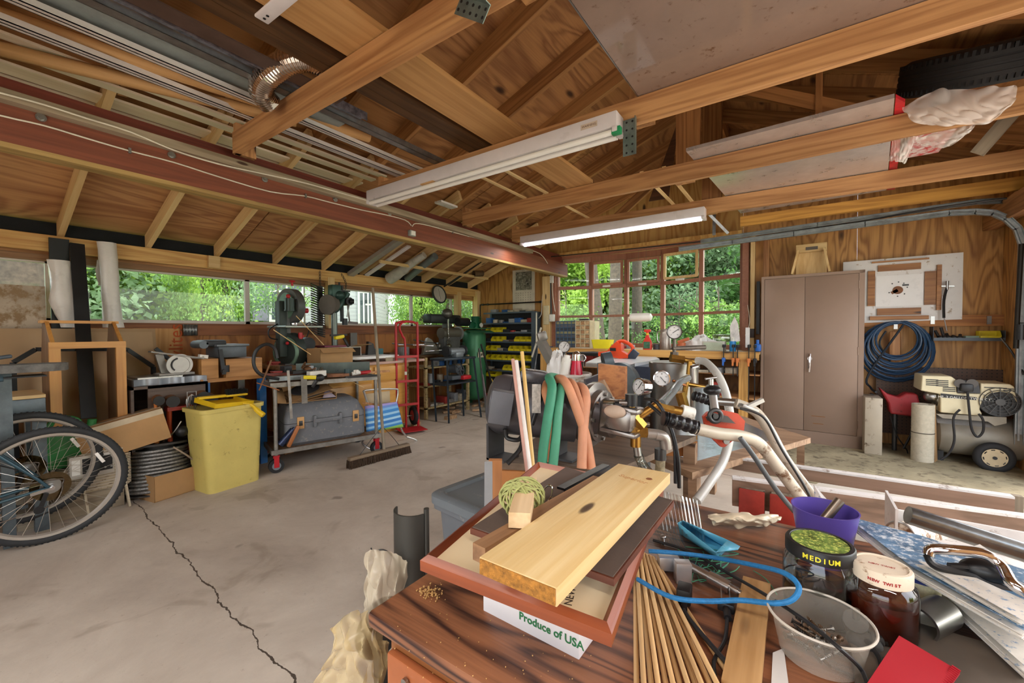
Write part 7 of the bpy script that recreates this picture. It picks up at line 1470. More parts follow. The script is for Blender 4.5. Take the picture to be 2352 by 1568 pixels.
# brass fittings
br = BRASS(); bf = TH('brass_manifold','brass valves and elbows at the discharge side of the pump','pipe fittings',D(1480,960,1.4)); dd = 1.4
def seg(a,b_,r_,d0=dd,d1=None,mat=None,nm='fitting',n=14): return MB().cyl(D(*a,d0),D(*b_,d1 or d0),px2m(r_,dd),n=n).build(nm,mat or br,bf)
seg((1435,978),(1515,925),9); seg((1450,950),(1475,980),14,n=6); seg((1460,985),(1460,1025),12); seg((1440,990),(1485,992),13,n=6); seg((1462,1020),(1466,1045),9,mat=STEEL())
seg((1485,995),(1510,998),12,mat=P('galv_fit','a7a19a',.35,.7)); MB().tube([D(1505,998,dd),D(1525,1005,dd),D(1530,1030,dd)],px2m(13,dd),14,5).build('steel_elbow',P('galv_fit'),bf)
MB().tube([D(1518,1045,dd),D(1515,1085,dd)],px2m(11,dd),12).build('braided_hose',P('braid','8f8468',.7,0,.3,90,.4),bf); seg((1517,1030),(1517,1055),13,mat=DM_)
seg((1450,932),(1450,905),14,mat=BLK(),nm='regulator_knob'); seg((1450,940),(1450,930),9); seg((1385,922),(1445,925),5,mat=glass('cloudy_plastic'),nm='clear_line'); seg((1420,925),(1445,926),8,mat=STEEL()); seg((1410,930),(1425,932),10,mat=BLK())
seg((1540,940),(1570,945),11,1.5); seg((1500,930),(1545,942),11,1.45,n=6); MB().cyl(D(1565,942,1.5),D(1592,950,1.5),.022).build('white_cap',WHT(),bf)
seg((1600,1000),(1600,1010),1)
MB().tube([D(1466,1045,dd),D(1475,1065,dd),D(1490,1085,dd-.1)],.016,10,5).build('clear_hose',glass('hose_clear','e8ebe8',.1,1.4,.75),bf)
MB().tube([D(1520,1005,1.9),D(1560,1010,1.9),D(1585,1035,1.88)],.014,10,4).build('copper_pipe',P('copper','a3683f',.4,.8),bf)
# tank with gauge tree
tk2 = TH('steel_tank','brushed steel tank with brass pipework and a gauge standing on the low bench','tank',D(1550,940,2.35)); tp,tb = D(1548,832,2.35),D(1548,960,2.35); rt = px2m(53,2.35); ssm = P('brushed_tank','8f8c88',.3,.85,.18,3)
MB(Matrix.Translation((tp.x,tp.y,0))).lathe([(0,zt2),(rt*.97,zt2),(rt*.97,tp.z-.03),(rt*1.03,tp.z-.03),(rt*1.03,tp.z),(rt,tp.z+.004),(0,tp.z+.012)],n=40).build('tank_body',ssm,tk2)
def gauge(px,py,rp,d,lab,needle,nrm=None,body=None):
    c = D(px,py,d); r_ = px2m(rp,d); n = (EYE-c).normalized() if nrm is None else V(nrm).normalized(); F = face(c,n); t = TH('pressure_gauge',lab,'gauge',M=F)
    MB(F).lathe([(0,-.035),(r_*.95,-.033),(r_,-.02),(r_,.0),(r_*1.06,.002),(r_*1.06,.01),(r_*.93,.011),(r_*.92,.003),(0,.003)],n=32).build('gauge_case',body or CHROME(),t); MB(F).cyl((0,0,.003),(0,0,.0045),r_*.92,n=32).build('dial',P('dial_white','dcdad8',.4,0,.02),t)
    b = MB(F)
    for i in range(28): a = rad(-45+270*i/27); b.bar((r_*.8*cos(a),r_*.8*sin(a),.005),(r_*(.88)*cos(a),r_*.88*sin(a),.005),.0012,.0006)
    b.build('scale_marks',P('ink_black','2b2b2b',.6),t); a = rad(needle); MB(F).bar((-r_*.3*cos(a),-r_*.3*sin(a),.007),(r_*.75*cos(a),r_*.75*sin(a),.007),r_*.07,.001).build('needle',P('ink_black'),t)
    for i,s in enumerate(('0','20','40','60','80')): aa = rad(225-67*i); text(s,r_*.2,F@Matrix.Translation((r_*.6*cos(aa),r_*.6*sin(aa),.0055)),P('ink_black'),t,depth=.0002)
    return t
gauge(1549,762,16,2.3,'dark-rimmed pressure gauge standing highest, above the steel tank',35,body=P('gauge_black')); g_ = gauge(1520,869,17.5,1.75,'chrome pressure gauge facing forward in front of the steel tank',-50); gauge(1471,888,19,1.6,'large chrome pressure gauge turned left beside the black knob',55,nrm=(-.45,-.85,.1)); gauge(1296,796,13,3.0,'white-faced pressure gauge left of the leaf blower nozzle',60,body=P('gauge_black')); q = D(1296,800,3.03); MB().cyl(q,(q.x,q.y,.5),.012).build('stem',P('dark_metal'),bpy.data.objects['pressure_gauge.003']); junk(q.x,q.y,.0,.3,.3,.5,'standing under the small gauge')
def tseg(a,b_,r_,d,mat=None,nm='fitting',n=12): return MB().cyl(D(*a,d),D(*b_,d),px2m(r_,d),n=n).build(nm,mat or br,tk2)
oldm = P('old_fitting','6f665d',.5,.6,.2,14)
tseg((1549,778),(1549,812),4,2.3,oldm); tseg((1545,800),(1620,797),5,2.3,oldm); tseg((1549,808),(1549,822),9,2.3,oldm,n=6)
tseg((1540,822),(1570,826),10,2.2,n=6); tseg((1568,826),(1605,832),6,2.2); tseg((1585,830),(1582,860),6,2.15); tseg((1578,868),(1570,920),6,2.0); tseg((1562,900),(1572,935),12,2.0,n=8); tseg((1580,882),(1625,890),5,2.0); tseg((1545,874),(1575,885),3,1.8,P('copper'))
MB().tube([D(1600,828,2.15),D(1622,832,2.1),D(1648,860,2.0),D(1666,900,1.95),D(1676,950,1.9),D(1676,1000,1.85),D(1660,1060,1.8),D(1625,1115,1.7),D(1600,1150,1.65)],.019,10,6).build('milky_hose',P('hose_milky','d7d6cf',.25,0,.03,trans=.3),tk2)
MB().tube([D(1580,868,2.0),D(1560,880,1.8),D(1540,905,1.65),D(1518,928,1.45)],.017,10,5).build('grey_tube',P('tube_grey','6f7678',.2,.2),tk2); tseg((1592,845),(1592,960),7,2.05,P('galv_fit')); tseg((1588,845),(1602,841),6,2.05,STEEL())
b_ = MB(); b_.cyl(D(1600,925,1.75),D(1600,1140,1.75),.014).build('drain_pipe',P('leg_blue_grey'),tk2) if False else None
cyl_ = TH('plastic_cylinder','clear blue-tinted plastic cylinder behind the black tiller grip','cylinder',D(1613,960,1.95)); MB().cyl(D(1613,975,1.95),D(1610,890,1.95),.032).build('cylinder_body',P('pale_blue_plastic','a9b7bf',.2,0,.06,trans=.5),cyl_)
# hoses draped over the motor
def hose(pts,col,rpx,d,lab,nm='hose'): return SO(MB().tube([D(x,y,dq) for x,y,dq in pts],px2m(rpx,d),12,6),nm,P('hose_'+col,col,.6,0,.1,12,.05),lab,'hose','hoses draped over the motor')
hose(((1290,870,1.6),(1262,866,1.46),(1268,890,1.38),(1258,960,1.34),(1248,1030,1.33),(1245,1070,1.33)),'3f8a6c',11,1.35,'thick green hose draped over the motor, leftmost')
hose(((1310,880,1.6),(1292,885,1.45),(1283,930,1.37),(1277,1000,1.34),(1270,1068,1.33)),'4a9173',11,1.35,'thick green hose draped over the motor, right one of the green pair')
hose(((1255,880,1.5),(1252,900,1.42),(1266,960,1.4),(1264,1060,1.38)),'b97f58',9,1.38,'tan hose hanging behind the two green ones')
hose(((1270,880,1.7),(1280,870,1.5),(1300,880,1.42),(1325,940,1.38),(1345,1000,1.36),(1358,1075,1.35)),'c78a68',11,1.37,'salmon hose forming the outer left arch over the motor')
hose(((1290,885,1.65),(1310,878,1.48),(1325,910,1.42),(1338,960,1.38),(1338,1075,1.35)),'bf8463',11,1.37,'salmon hose forming the middle arch over the motor')
hose(((1310,890,1.65),(1335,888,1.5),(1346,915,1.42),(1340,985,1.36),(1336,1075,1.33)),'cc9070',11,1.37,'salmon hose forming the right arch over the motor')
for k_,(x0,y0,x1,y1,dq,rp,c_) in enumerate(((1178,825,1213,1098,1.25,4.5,'b98d80'),(1186,828,1220,1094,1.23,4.5,'d8cfc8'),(1199,808,1226,1090,1.27,4.5,'d4b06a'))):
    SO(MB().cyl(D(x0,y0,dq+.05),D(x0,y0,dq+.05).lerp(D(x1,y1,dq-.1),1.34),px2m(rp,dq)),'thin_stick',P('stick_'+c_,c_,.4),['pinkish thin rod standing before the motor, left of three','whitish thin rod standing before the motor, middle of three','yellow wooden stick standing before the motor, right of three'][k_],'stick')
# bucket and contents
q = D(1306,945,2.5); bk = TH('plastic_bucket','dusty white five-gallon bucket filled with tools and bottles','bucket',(q.x,q.y,.45)); zt3 = D(1306,862,2.5).z; BMm = Matrix.Translation((q.x,q.y,0)); rb_ = px2m(50,2.5); bb_ = [(rb_*.88,.45)]
for z_ in (0,.03,.06,.1): bb_ += [(rb_,zt3-.1+z_),(rb_+.008,zt3-.1+z_+.004),(rb_+.008,zt3-.1+z_+.014),(rb_,zt3-.1+z_+.018)]
MB(BMm).lathe([(0,.45)]+bb_+[(rb_-.006,zt3+.018),(rb_*.85,.47),(0,.47)],n=36).build('bucket_body',P('bucket_white','dad4ca',.5,0,.06,5,.03,'a8977c',.15),bk)
cr1 = TH('crate','dark crate under the white bucket','crate',(q.x,q.y,0)); MB().b2((q.x-.2,q.y-.18,0),(q.x+.2,q.y+.2,.45)).build('crate_body',wood('crate_wood','6f5438','4f3a26','x'),cr1)
t = TH('glass_shaker','red jar with a silver lid sticking out of the white bucket','jar',D(1323,860,2.35)); MB().cyl(D(1324,862,2.4),D(1324,826,2.4),px2m(15,2.4),px2m(10,2.4)).build('jar_body',P('jar_red','c01f3a',.2),t); MB().cyl(D(1324,828,2.4),D(1324,815,2.4),px2m(11,2.4),px2m(11,2.4),20).sph(D(1324,816,2.4),px2m(10,2.4)).build('lid',CHROME(),t); MB().torus(.02,.004,Matrix.Translation(D(1338,822,2.4))@Matrix.Rotation(rad(90),4,'X')).build('handle',CHROME(),t)
SO(MB().cyl(D(1296,862,2.4),D(1302,822,2.4),.028).cyl(D(1302,822,2.4),D(1303,815,2.4),.02),'oil_bottle',WHT(),'white bottle standing between the plastic bag and the red jar','bottle')
blob(D(1280,866,2.45),.07,(.9,.7,2.1),'plastic_bag',P('bag_white'),'crumpled clear bag sticking up at the left of the bucket','bag',5,.2,14)
t = TH('steel_vise_handle','thick grey steel bar with a square head leaning behind the bucket','bar',D(1255,800,2.7)); MB().bar(D(1242,782,2.7),D(1280,855,2.6),.05,.05).build('bar',P('vise_steel','86827c',.4,.6),t); MB().bar(D(1235,775,2.7),D(1256,769,2.7),.07,.06,bev=.01).build('head',P('vise_steel'),t)
MB().bar(D(1270,850,2.6),(D(1270,850,2.6).x,D(1270,850,2.6).y,0),.04,.04,up=(1,0,0)).build('base_post',DM_,t)
# plywood block, disc sander and grey hood
t = TH('plywood_block','square piece of plywood standing upright before the grey grinding wheel','board',D(1405,915,2.1)); o = MB().bar(D(1375,876,2.1),D(1436,880,2.1),.02,.0,up=(0,0,1)) if False else None
MB().slab([D(1374,835,2.1),D(1436,842,2.1),D(1436,918,2.1),D(1374,912,2.1)],.03,(0,1,0)).build('board',wood('ply_block','b0713c','7f4722','x',.5,1.6,.2),t); MB().slab([D(1362,880,2.0),D(1385,872,2.0),D(1412,925,1.95),D(1378,928,1.95)],.02,(0,1,0)).build('brace',lw,t); MB().bar(D(1405,915,2.12),(D(1405,915,2.12).x,D(1405,915,2.12).y,0),.2,.03,up=(0,1,0)).build('support',lw,t)
t = TH('grinding_machine','grey machine with a rounded hood and a large disc behind the plywood block','machine',D(1420,900,2.4)); MB().cyl(D(1385,830,2.4),D(1405,826,2.4),px2m(20,2.4),n=24).b2(D(1372,850,2.4)-V((0,0,.05)),D(1412,830,2.5)).build('hood',P('hood_blue_grey','56626a',.35,.3),t)
q = D(1425,880,2.45); MB(face(q,(-.2,-1,0))).cyl((0,0,-.02),(0,0,.02),px2m(48,2.45),n=40).build('disc',P('disc_blue_grey','7f8b91',.35,.5),t); MB().cyl(D(1350,893,2.3),D(1385,880,2.3),.06).build('motor',P('motor_blue','62656f',.4,.3),t); MB().b2((q.x-.12,q.y,0),(q.x+.12,q.y+.2,q.z-.05)).build('pedestal',P('ped_grey','50585e',.5),t)
# ---------------- tiller handles
ivory = P('ivory_paint','c2b8a6',.4,.1,.05,6,.02,'6a4a30',.12)
tl = TH('tiller','rusty ivory tubular tiller handles with black grips and an orange-red control plate','tiller',(D(1860,1180,1.2).x,D(1860,1180,1.2).y,0))
def tt2(pts,r_,nm,mat,parent=tl,n=14,k=6): return MB().tube([D(x,y,d) for x,y,d in pts],r_,n,k).build(nm,mat,parent)
tt2(((1595,983,1.12),(1650,995,1.12),(1705,1002,1.13),(1745,1020,1.14),(1785,1070,1.15),(1830,1130,1.16),(1868,1182,1.17)),.0165,'left_handle',ivory)
tt2(((1690,925,1.5),(1735,945,1.48),(1765,985,1.44),(1800,1050,1.38),(1850,1120,1.3),(1900,1185,1.22)),.0175,'right_handle',ivory)
g = [(1522,960,1.12),(1535,963,1.12),(1600,982,1.12)]; pts = smooth([D(*p) for p in g],14); n_ = len(pts); MB().tube(pts,.018,14,radii=[.02 if i % 3 else .0165 for i in range(n_)]).build('grip',P('grip_black','17171a',.3),tl)
g = smooth([D(1592,908,1.6),D(1632,920,1.6)],14); MB().tube(g,.017,14,radii=[.02 if i % 3 else .016 for i in range(len(g))]).build('grip',P('grip_black'),tl); tt2(((1632,920,1.6),(1690,925,1.55)),.015,'grip_tube',STEEL())
pn = [D(1612,955,1.2),D(1622,945,1.2),D(1655,940,1.2),D(1690,948,1.2),D(1706,965,1.2),D(1703,990,1.2),D(1660,1024,1.2),D(1652,1024,1.2),D(1630,1003,1.2),D(1618,985,1.2)]
MB().slab(pn,.012,-cF).build('control_plate',P('plate_orange','b8432a',.4,0,.1,8,.02,'6c2a1c',.1),tl); MB().slab([D(1620,957,1.18),D(1640,948,1.18),D(1670,955,1.18),D(1688,972,1.18),D(1672,970,1.18),D(1624,965,1.18)],.004,-cF).build('control_slot',P('slot_dark','4a4340',.4),tl)
c = D(1643,955,1.17); MB(face(c,-cF)).torus(.017,.006,n=24).cyl((0,0,-.005),(0,0,.004),.008).build('cable_wheel',DM_,tl); MB(face(D(1666,1012,1.18),-cF)).cyl((0,0,0),(0,0,.008),.009,n=10).build('bolt',STEEL(),tl)
tt2(((1642,940,1.35),(1637,905,1.38)),.013,'shift_lever',P('lever_grey','a5a29d',.35,.6)); MB().sph(D(1636,896,1.38),px2m(19,1.38),(1,1,.62)).build('lever_knob',P('grip_black'),tl); MB().cyl(D(1633,884,1.38),D(1633,870,1.38),.008).cyl(D(1620,870,1.38),D(1646,866,1.38),.004).build('t_handle',STEEL(),tl)
MB().bar(D(1700,930,1.3),D(1738,945,1.3),.03,.015,bev=.004).bar(D(1715,935,1.3),D(1752,918,1.3),.014,.012).build('clutch_lever',P('lever_grey'),tl)
tt2(((1700,938,1.28),(1730,945,1.27),(1760,965,1.26),(1795,1030,1.24),(1850,1120,1.2),(1880,1185,1.2)),.004,'control_cable',DM_); tt2(((1700,1005,1.1),(1730,1045,1.1),(1780,1120,1.12),(1825,1175,1.14)),.0065,'control_cable',P('cable_grey','50565a',.4)); tt2(((1480,915,1.3),(1510,925,1.25),(1540,980,1.22),(1557,1050,1.2),(1560,1120,1.2)),.0055,'control_cable',BLK()); tt2(((1490,928,1.3),(1525,960,1.25),(1548,1010,1.22),(1552,1110,1.2)),.0055,'control_cable',BLK())
q = D(1880,1200,1.2); MB().bar(D(1868,1182,1.17),(q.x+.05,q.y+.15,.3),.03,.03).bar((q.x+.05,q.y+.15,.3),(q.x+.05,q.y+.5,.25),.3,.25,bev=.03).build('tiller_body',P('plate_orange'),tl)
for s in (-.12,.22): w = MB().torus(.13,.05,Matrix.Translation((q.x+s,q.y+.4,.18))@Matrix.Rotation(rad(90),4,'Y')).build('wheel',RUB(),tl)
# ---------------- long painted planks on edge (old ladder frame)
pk = wood('painted_plank','8b6f5c','65503f','x',.7,1,.3); wp = P('chipped_white','dcd9d6',.7,0,.12,5,.1,'8c7c70',.12)
lf = TH('plank_frame','long wooden frame of two planks on edge with chipped white upper edges','frame',W(2000,1100,z=.62).to_2d().to_3d())
for (a,b_),h_,nm in (((W(1683,1050,z=.63),W(2318,1134,z=.63)),.05,'far_plank'),((W(1700,1056,z=.63)-V((0,.28,0)),W(2352,1150,z=.63)+V((.3,.0,0))),.11,'near_plank')):
    b_.y = a.y+.0*(b_.x-a.x)+ (b_.y-a.y)*.6
    MB().bar(a-V((0,0,h_/2+.003)),b_-V((0,0,h_/2+.003)),.035,h_,up=(0,0,1)).build(nm,pk,lf); MB().bar(a,b_,.036,.008).build('white_edge',wp,lf)
for px,py,hh in ((1727,1100,.22),(1800,1140,.14)):
    q = W(px,1062,z=.62); q = V((q.x,W(1700,1056,z=.63).y-.30,.62)); q.x = W(px,1080,y=q.y).x; p_ = MB().b2((q.x-.045,q.y-.012,.62-hh),(q.x+.045,q.y,.60),.004).build('red_bracket',P('bracket_red','a3372c',.5,.1,.2,10),lf); MB().b2((q.x-.04,q.y,0),(q.x+.045,q.y+.03,.6)).build('leg',grey('z'),lf)
q = W(2310,1120,z=.6); MB().b2((q.x-.04,q.y-.03,0),(q.x+.04,q.y,.58)).build('leg',grey('z'),lf)
wb2 = TH('white_board_table','white painted boards lying flat below the plank frame','boards',W(1950,1200,z=.45).to_2d().to_3d()); P4 = [W(1795,1165,z=.45),W(1830,1255,z=.45),W(2100,1330,z=.45),W(2352,1250,z=.45),W(2352,1185,z=.45),W(1900,1112,z=.45)]; MB().slab(P4,.03).build('board',P('board_white','cfcbc0',.6,0,.08,4,.05,'8e8471',.12),wb2); [MB().b2((p.x-.03,p.y-.03,0),(p.x+.03,p.y+.03,.45)).build('leg',grey('z'),wb2) for p in (P4[0]+V((.08,0,0)),P4[2],P4[5]+V((.1,-.1,0)),P4[3]-V((.1,.1,0)))]
t = TH('wooden_tray','white-edged wooden tray holding a stained tin beyond the magazines','tray',D(2120,1230,1.05)); q = D(2062,1170,1.15); b = MB(); a,e = D(2062,1255,1.1),D(2200,1262,1.1); b.b2((a.x,a.y,a.z),(e.x+.2,a.y+.16,a.z+.01)).b2((a.x-.006,a.y,a.z),(a.x,a.y+.16,a.z+.10)).b2((a.x,a.y+.15,a.z),(e.x+.2,a.y+.16,a.z+.05)); b.build('tray_body',P('chipped_white'),t); MB().b2((a.x+.02,a.y+.02,.48),(e.x,a.y+.14,a.z)).build('tray_support',grey(),t)
t = TH('paint_tin','stained white tin lying on its side in the wooden tray','tin',D(2110,1225,1.1)); MB().cyl(D(2068,1228,1.1),D(2150,1222,1.16),px2m(28,1.1),n=28).build('tin_body',P('tin_white','d8d0bf',.4,0,.1,8,.02,'7c5636',.35),t); MB().torus(px2m(28,1.1),.003,Matrix.Translation(D(2068,1228,1.1))@((D(2150,1222,1.16)-D(2068,1228,1.1)).to_track_quat('Z','Y').to_matrix().to_4x4())).build('rim',STEEL(),t)
# tote with grey lid
zt = .52; c = [W(990,1135,z=zt),W(1005,1180,z=zt),W(1205,1245,z=zt),W(1330,1120,z=zt),W(1135,1078,z=zt)]
A_,B_,C_ = W(988,1140,z=zt),W(1200,1230,z=zt),W(1128,1080,z=zt); ex,ey = (B_-A_),(C_-A_); TM_ = Matrix.Translation(A_)@align(ex); lx,ly = ex.length,max(.36,ey.length*.9)
to = TH('storage_tote','grey storage tote with a dusty grey snap lid behind the foreground table','tote',M=TM_@Matrix.Translation((0,0,-zt))); tgm = P('tote_grey','6b7076',.5,0,.06,5,.05,'9a958c',.0); h_ = V((0,0,0))
loft(MB(TM_),[rrect(.05,lx-.05,.05,ly-.05,.04,-zt),rrect(.02,lx-.02,.02,ly-.02,.04,-.05),rrect(.0,lx,.0,ly,.04,-.045),rrect(0,lx,0,ly,.04,-.02)]).build('tote_body',tgm,to)
loft(MB(TM_),[rrect(-.01,lx+.01,-.01,ly+.01,.05,-.02),rrect(-.01,lx+.01,-.01,ly+.01,.05,.012),rrect(.0,lx,0,ly,.05,.02),rrect(.03,lx-.03,.03,ly-.03,.04,.02),rrect(.035,lx-.035,.035,ly-.035,.04,.006)]).build('lid',P('lid_grey','6d7479',.5,0,.08,5,.05,'8f8e88',.05),to)
# gutter piece, green thing, upright wood and plastic bags at the table's left
t = TH('gutter_piece','dark grey curved offcut of gutter standing behind the table corner','offcut',D(948,1290,.95)); c = D(950,1225,.95); rg = px2m(44,.95); MB(Matrix.Translation((c.x,c.y,D(950,1320,.95).z))).lathe([(rg,0),(rg,.155),(rg-.004,.155),(rg-.004,0),(rg,0)],n=16,a0=rad(200),a1=rad(350)).cyl((rg*.97,.0,0),(rg*.97,.0,.165),.006).build('gutter_shell',P('gutter_dark','34332f',.5,.1,.1),t)
MB().b2((c.x-.03,c.y-.03,0),(c.x+.03,c.y+.03,D(950,1318,.95).z)).build('stand',DM_,t)
plank('wood_upright',D(1138,1055,1.1),(D(1138,1055,1.1).x,D(1138,1055,1.1).y-.02,.02),.035,.02,wood('upright_wood','b67b4b','8d5a33','x'),'reddish-brown wooden strip standing upright between the tote and the yarn','board',up=tuple(-cF))
SO(MB().bar(D(1122,1060,1.06),D(1122,1200,1.0),.02,.01,up=tuple(cF)),'green_strip',P('green_paint'),'thin green strip standing behind the upright wood','strip')
bagm = P('bag_amber','d9c391',.25,0,.12,5,.35,alpha=.5)
Yg = .62
cloth([[D(770,1440,.85),D(800,1410,.85),D(850,1400,.85),D(895,1470,.85)],[D(765,1490,.83),D(800,1460,.80),D(850,1455,.8),D(895,1500,.83)],[D(745,1540,.85),D(800,1530,.8),D(850,1520,.8),D(890,1560,.83)],[D(720,1600,.85),D(800,1600,.8),D(850,1600,.8),D(890,1610,.83)]],'plastic_bag',bagm,'amber crumpled plastic sheeting below the table corner at the bottom edge','plastic',wr=.008,seed=4)
cloth([[D(848,1262,.9),D(870,1262,.9),D(905,1268,.9),D(940,1290,.9)],[D(845,1320,.88),D(870,1322,.86),D(900,1330,.87),D(935,1345,.9)],[D(838,1390,.88),D(860,1395,.86),D(890,1400,.87),D(930,1400,.9)],[D(835,1440,.9),D(860,1440,.87),D(890,1450,.87),D(930,1450,.9)]],'plastic_bag',P('bag_clear','d8cdb4',.2,0,.1,6,.3,alpha=.5),'clear crumpled bag hanging from the gutter piece beside the table corner','bag',wr=.005,seed=6)
t = TH('caster_tire','small lugged black tire showing under the table corner','wheel',D(872,1445,.95)); MB(Matrix.Translation(D(875,1440,1.0))@Matrix.Rotation(rad(90),4,'Y')).torus(.05,.018,n=24).build('tire_body',RUB(),t); q = D(875,1440,1.0); MB().bar(q,(q.x,q.y,0),.03,.02,up=(1,0,0)).build('fork',DM_,t)
SO(MB().tube([D(852,1258,.9),D(858,1265,.9),D(880,1262,.9),D(900,1275,.9),D(912,1300,.9)],.0016,6,4),'twist_wire',BLK(),'thin black wire curling over the clear bag','wire')
# ---------------- loose clutter on the benches
rnd = random.Random(77)
for i in range(12):
    y = 2.15+i*.10; junk(-4.62-.1*(i % 3),y,.901,.09,.1,rnd.uniform(.03,.13),'at the back of the left wall bench, place %s' % NW[i])
for i in range(9):
    q = CM@V((.1+i*.095,.36+.06*(i % 3),zt*0)); z_ = (CM@V((0,0,0))).z+.86; junk(q.x,q.y,z_ if False else W(740,868,x=-3.65).z+.02,.08,.08,rnd.uniform(.03,.08),'on the rear half of the cart top, place %s' % NW[i])
for i in range(10):
    q = c2[0].lerp(c2[3],.15+.08*i)+V((.05*(i % 3),-.06*(i % 2),0)); junk(q.x,q.y,.645,.09,.08,rnd.uniform(.06,.2),'on the low bench behind the pump, place %s' % NW[i])
for i in range(8): junk(-4.84,2.9+i*.24,.901,.14,.12,rnd.uniform(.05,.18),'on the narrow ledge behind the oak cabinet, place %s' % NW[i])
# ================================================================ FOREGROUND TABLE
TZ = .87; T = lambda px,py,z=TZ: W(px,py,z=z)
dt = wood('stained_table','86563a','2c1513','x',.45,2.6,.1,ply=True,coat=.15,contrast=1.3)
tb = TH('work_table','dark stained plywood-topped table in the foreground','table',(.15,.65,0))
x0,y0 = T(842,1403).x,T(842,1403).y; y1 = T(1584,1153).y
MB().b2((x0,y0,TZ-.022),(.72,y1,TZ),.006).build('tabletop',dt,tb); cbm = wood('cabinet_side','9c6235','70401f','x',.45,1,0)
MB().b2((x0+.025,y0+.02,.05),(.70,y1-.03,TZ-.022)).build('cabinet_body',cbm,tb)
for i,z_ in enumerate((.835,.70,.56)): MB().b2((x0+.03,y0+.008,z_-.10),(.68,y0+.02,z_-.012),.003).b2((x0+.028,y0+.004,z_-.125),(.69,y0+.02,z_-.108),.003).build('front_rail',P('rail_orange','a8623c',.4),tb)
q = T(925,1475,.80); MB().cyl((x0+.07,y0+.006,.805),(x0+.07,y0+.002,.805),.005,n=12).build('screw',STEEL(),tb)
def on(pts,z=TZ,h=.005): 
    out = []
    for p in pts: out.append(T(p[0],p[1],z+(p[2] if len(p) > 2 else h)))
    return out
# sawdust
rnd = random.Random(31); b = MB()
for i in range(90):
    p = T(990+rnd.gauss(0,14),1362+rnd.gauss(0,9),TZ+.001); s = rnd.uniform(.0006,.002); b.box(p+V((0,0,s/2)),(s*1.5,s,s),rz=rnd.uniform(0,3))
for i in range(60):
    p = T(rnd.uniform(900,1400),rnd.uniform(1400,1560),TZ+.0005); s = rnd.uniform(.0004,.0009); b.box(p+V((0,0,s/2)),(s*1.5,s,s),rz=rnd.uniform(0,3))
tag(SO(b,'sawdust',P('sawdust','cfa669',.9),'pale sawdust crumbs scattered on the left part of the table','sawdust'),kind='stuff')
# carton
bA,bB,bC = T(1110,1402),T(1330,1516),T(1357,1474); ex = (bB-bA); BXM = Matrix.Translation(bA)@align(ex); bl = ex.length; bw = .16; bh = .095
bx = TH('produce_box','small white carton printed Produce of USA in green, under the picture frame','box',M=BXM); MB(BXM).b2((0,0,0),(bl,bw,bh),.001).build('box_body',P('carton_white','dedde0',.6,0,.03),bx)
text('Produce of USA',.0135,BXM@Matrix.Translation((bl*.73,-.0006,.018))@Matrix.Rotation(rad(90),4,'X'),P('print_green','2f7a4a',.6),bx,depth=.0001,bold=.0003); MB(BXM).cyl((bl*.52,-.002,.038),(bl*.52,0,.038),.004).build('vent_hole',BLK(),bx)
# picture frame (tray)
fA,fB,fC = T(965,1298,.985),T(1405,1472,.975),T(1538,1135,.995); ex,ey = fB-fA,fC-fB; nz = ex.cross(ey).normalized(); ex.normalize(); ey = nz.cross(ex); FM = Matrix((ex,ey,nz)).transposed().to_4x4(); FM.translation = fA; fl,fw = (fB-fA).length,(fC-fB).length
pf = TH('picture_frame','mahogany picture frame lying face up with a cream mat, under the boards','picture frame',M=FM); mo = red('x'); mw_ = .0125
MB(FM).b2((.005,.005,.001),(fl-.005,fw-.005,.004)).build('mat',P('mat_cream','d8c5a2',.35,0,.03),pf)
def mould(a,b_): return MB(FM).add(*(lambda q: (q,[(0,1,5,4),(1,2,6,5),(2,3,7,6),(3,0,4,7),(0,3,2,1),(4,5,6,7)]))([a[0],a[1],a[2],a[3],b_[0],b_[1],b_[2],b_[3]]))
C4 = [(0,0),(fl,0),(fl,fw),(0,fw)]; I4 = [(mw_,mw_),(fl-mw_,mw_),(fl-mw_,fw-mw_),(mw_,fw-mw_)]
for i in range(4):
    j = (i+1) % 4; f = lambda k: [V((*C4[k],-.006)),V((*C4[k],.006)),V(((C4[k][0]+I4[k][0])/2,(C4[k][1]+I4[k][1])/2,.011)),V((*I4[k],.003))]
    mould(f(i),f(j)).build('moulding',red('x' if i % 2 == 0 else 'y'),pf)
inkb = P('ink_brown','3b2f26',.7); text('NEW YORK',.011,FM@Matrix.Translation((fl*.76,.045,.0042))@Matrix.Rotation(rad(100),4,'Z'),inkb,pf,depth=.0001,shear=.0)
text('Ralph Vallone',.008,FM@Matrix.Translation((fl*.12,fw*.62,.0042))@Matrix.Rotation(rad(75),4,'Z'),inkb,pf,depth=.0001,shear=.4) if False else text('Rylhn Wallin',.008,FM@Matrix.Translation((fl*.15,fw*.55,.0042))@Matrix.Rotation(rad(62),4,'Z'),inkb,pf,depth=.0001,shear=.4)
# dark panel
zd = 1.012; dA,dB,dC = T(1080,1212,zd),T(1410,1330,zd-.006),T(1300,1072,zd+.008); dD = T(1548,1150,zd+.004)
dk = TH('felt_board','brown-edged dark felt-covered panel lying across the picture frame','panel',M=Matrix.Translation(dA)); MB().slab([dA,dB,dD,dC],.007,(0,0,-1)).build('panel_core',wood('panel_edge','6b3a28','4a2418','x',.5,1,0),dk); MB().slab([dA.lerp(dD,.01),dB.lerp(dC,.01),dD.lerp(dA,.01),dC.lerp(dB,.01)],.0012).build('felt',P('felt_dark','5a4c44',.9,0,.1,30,.2),dk)
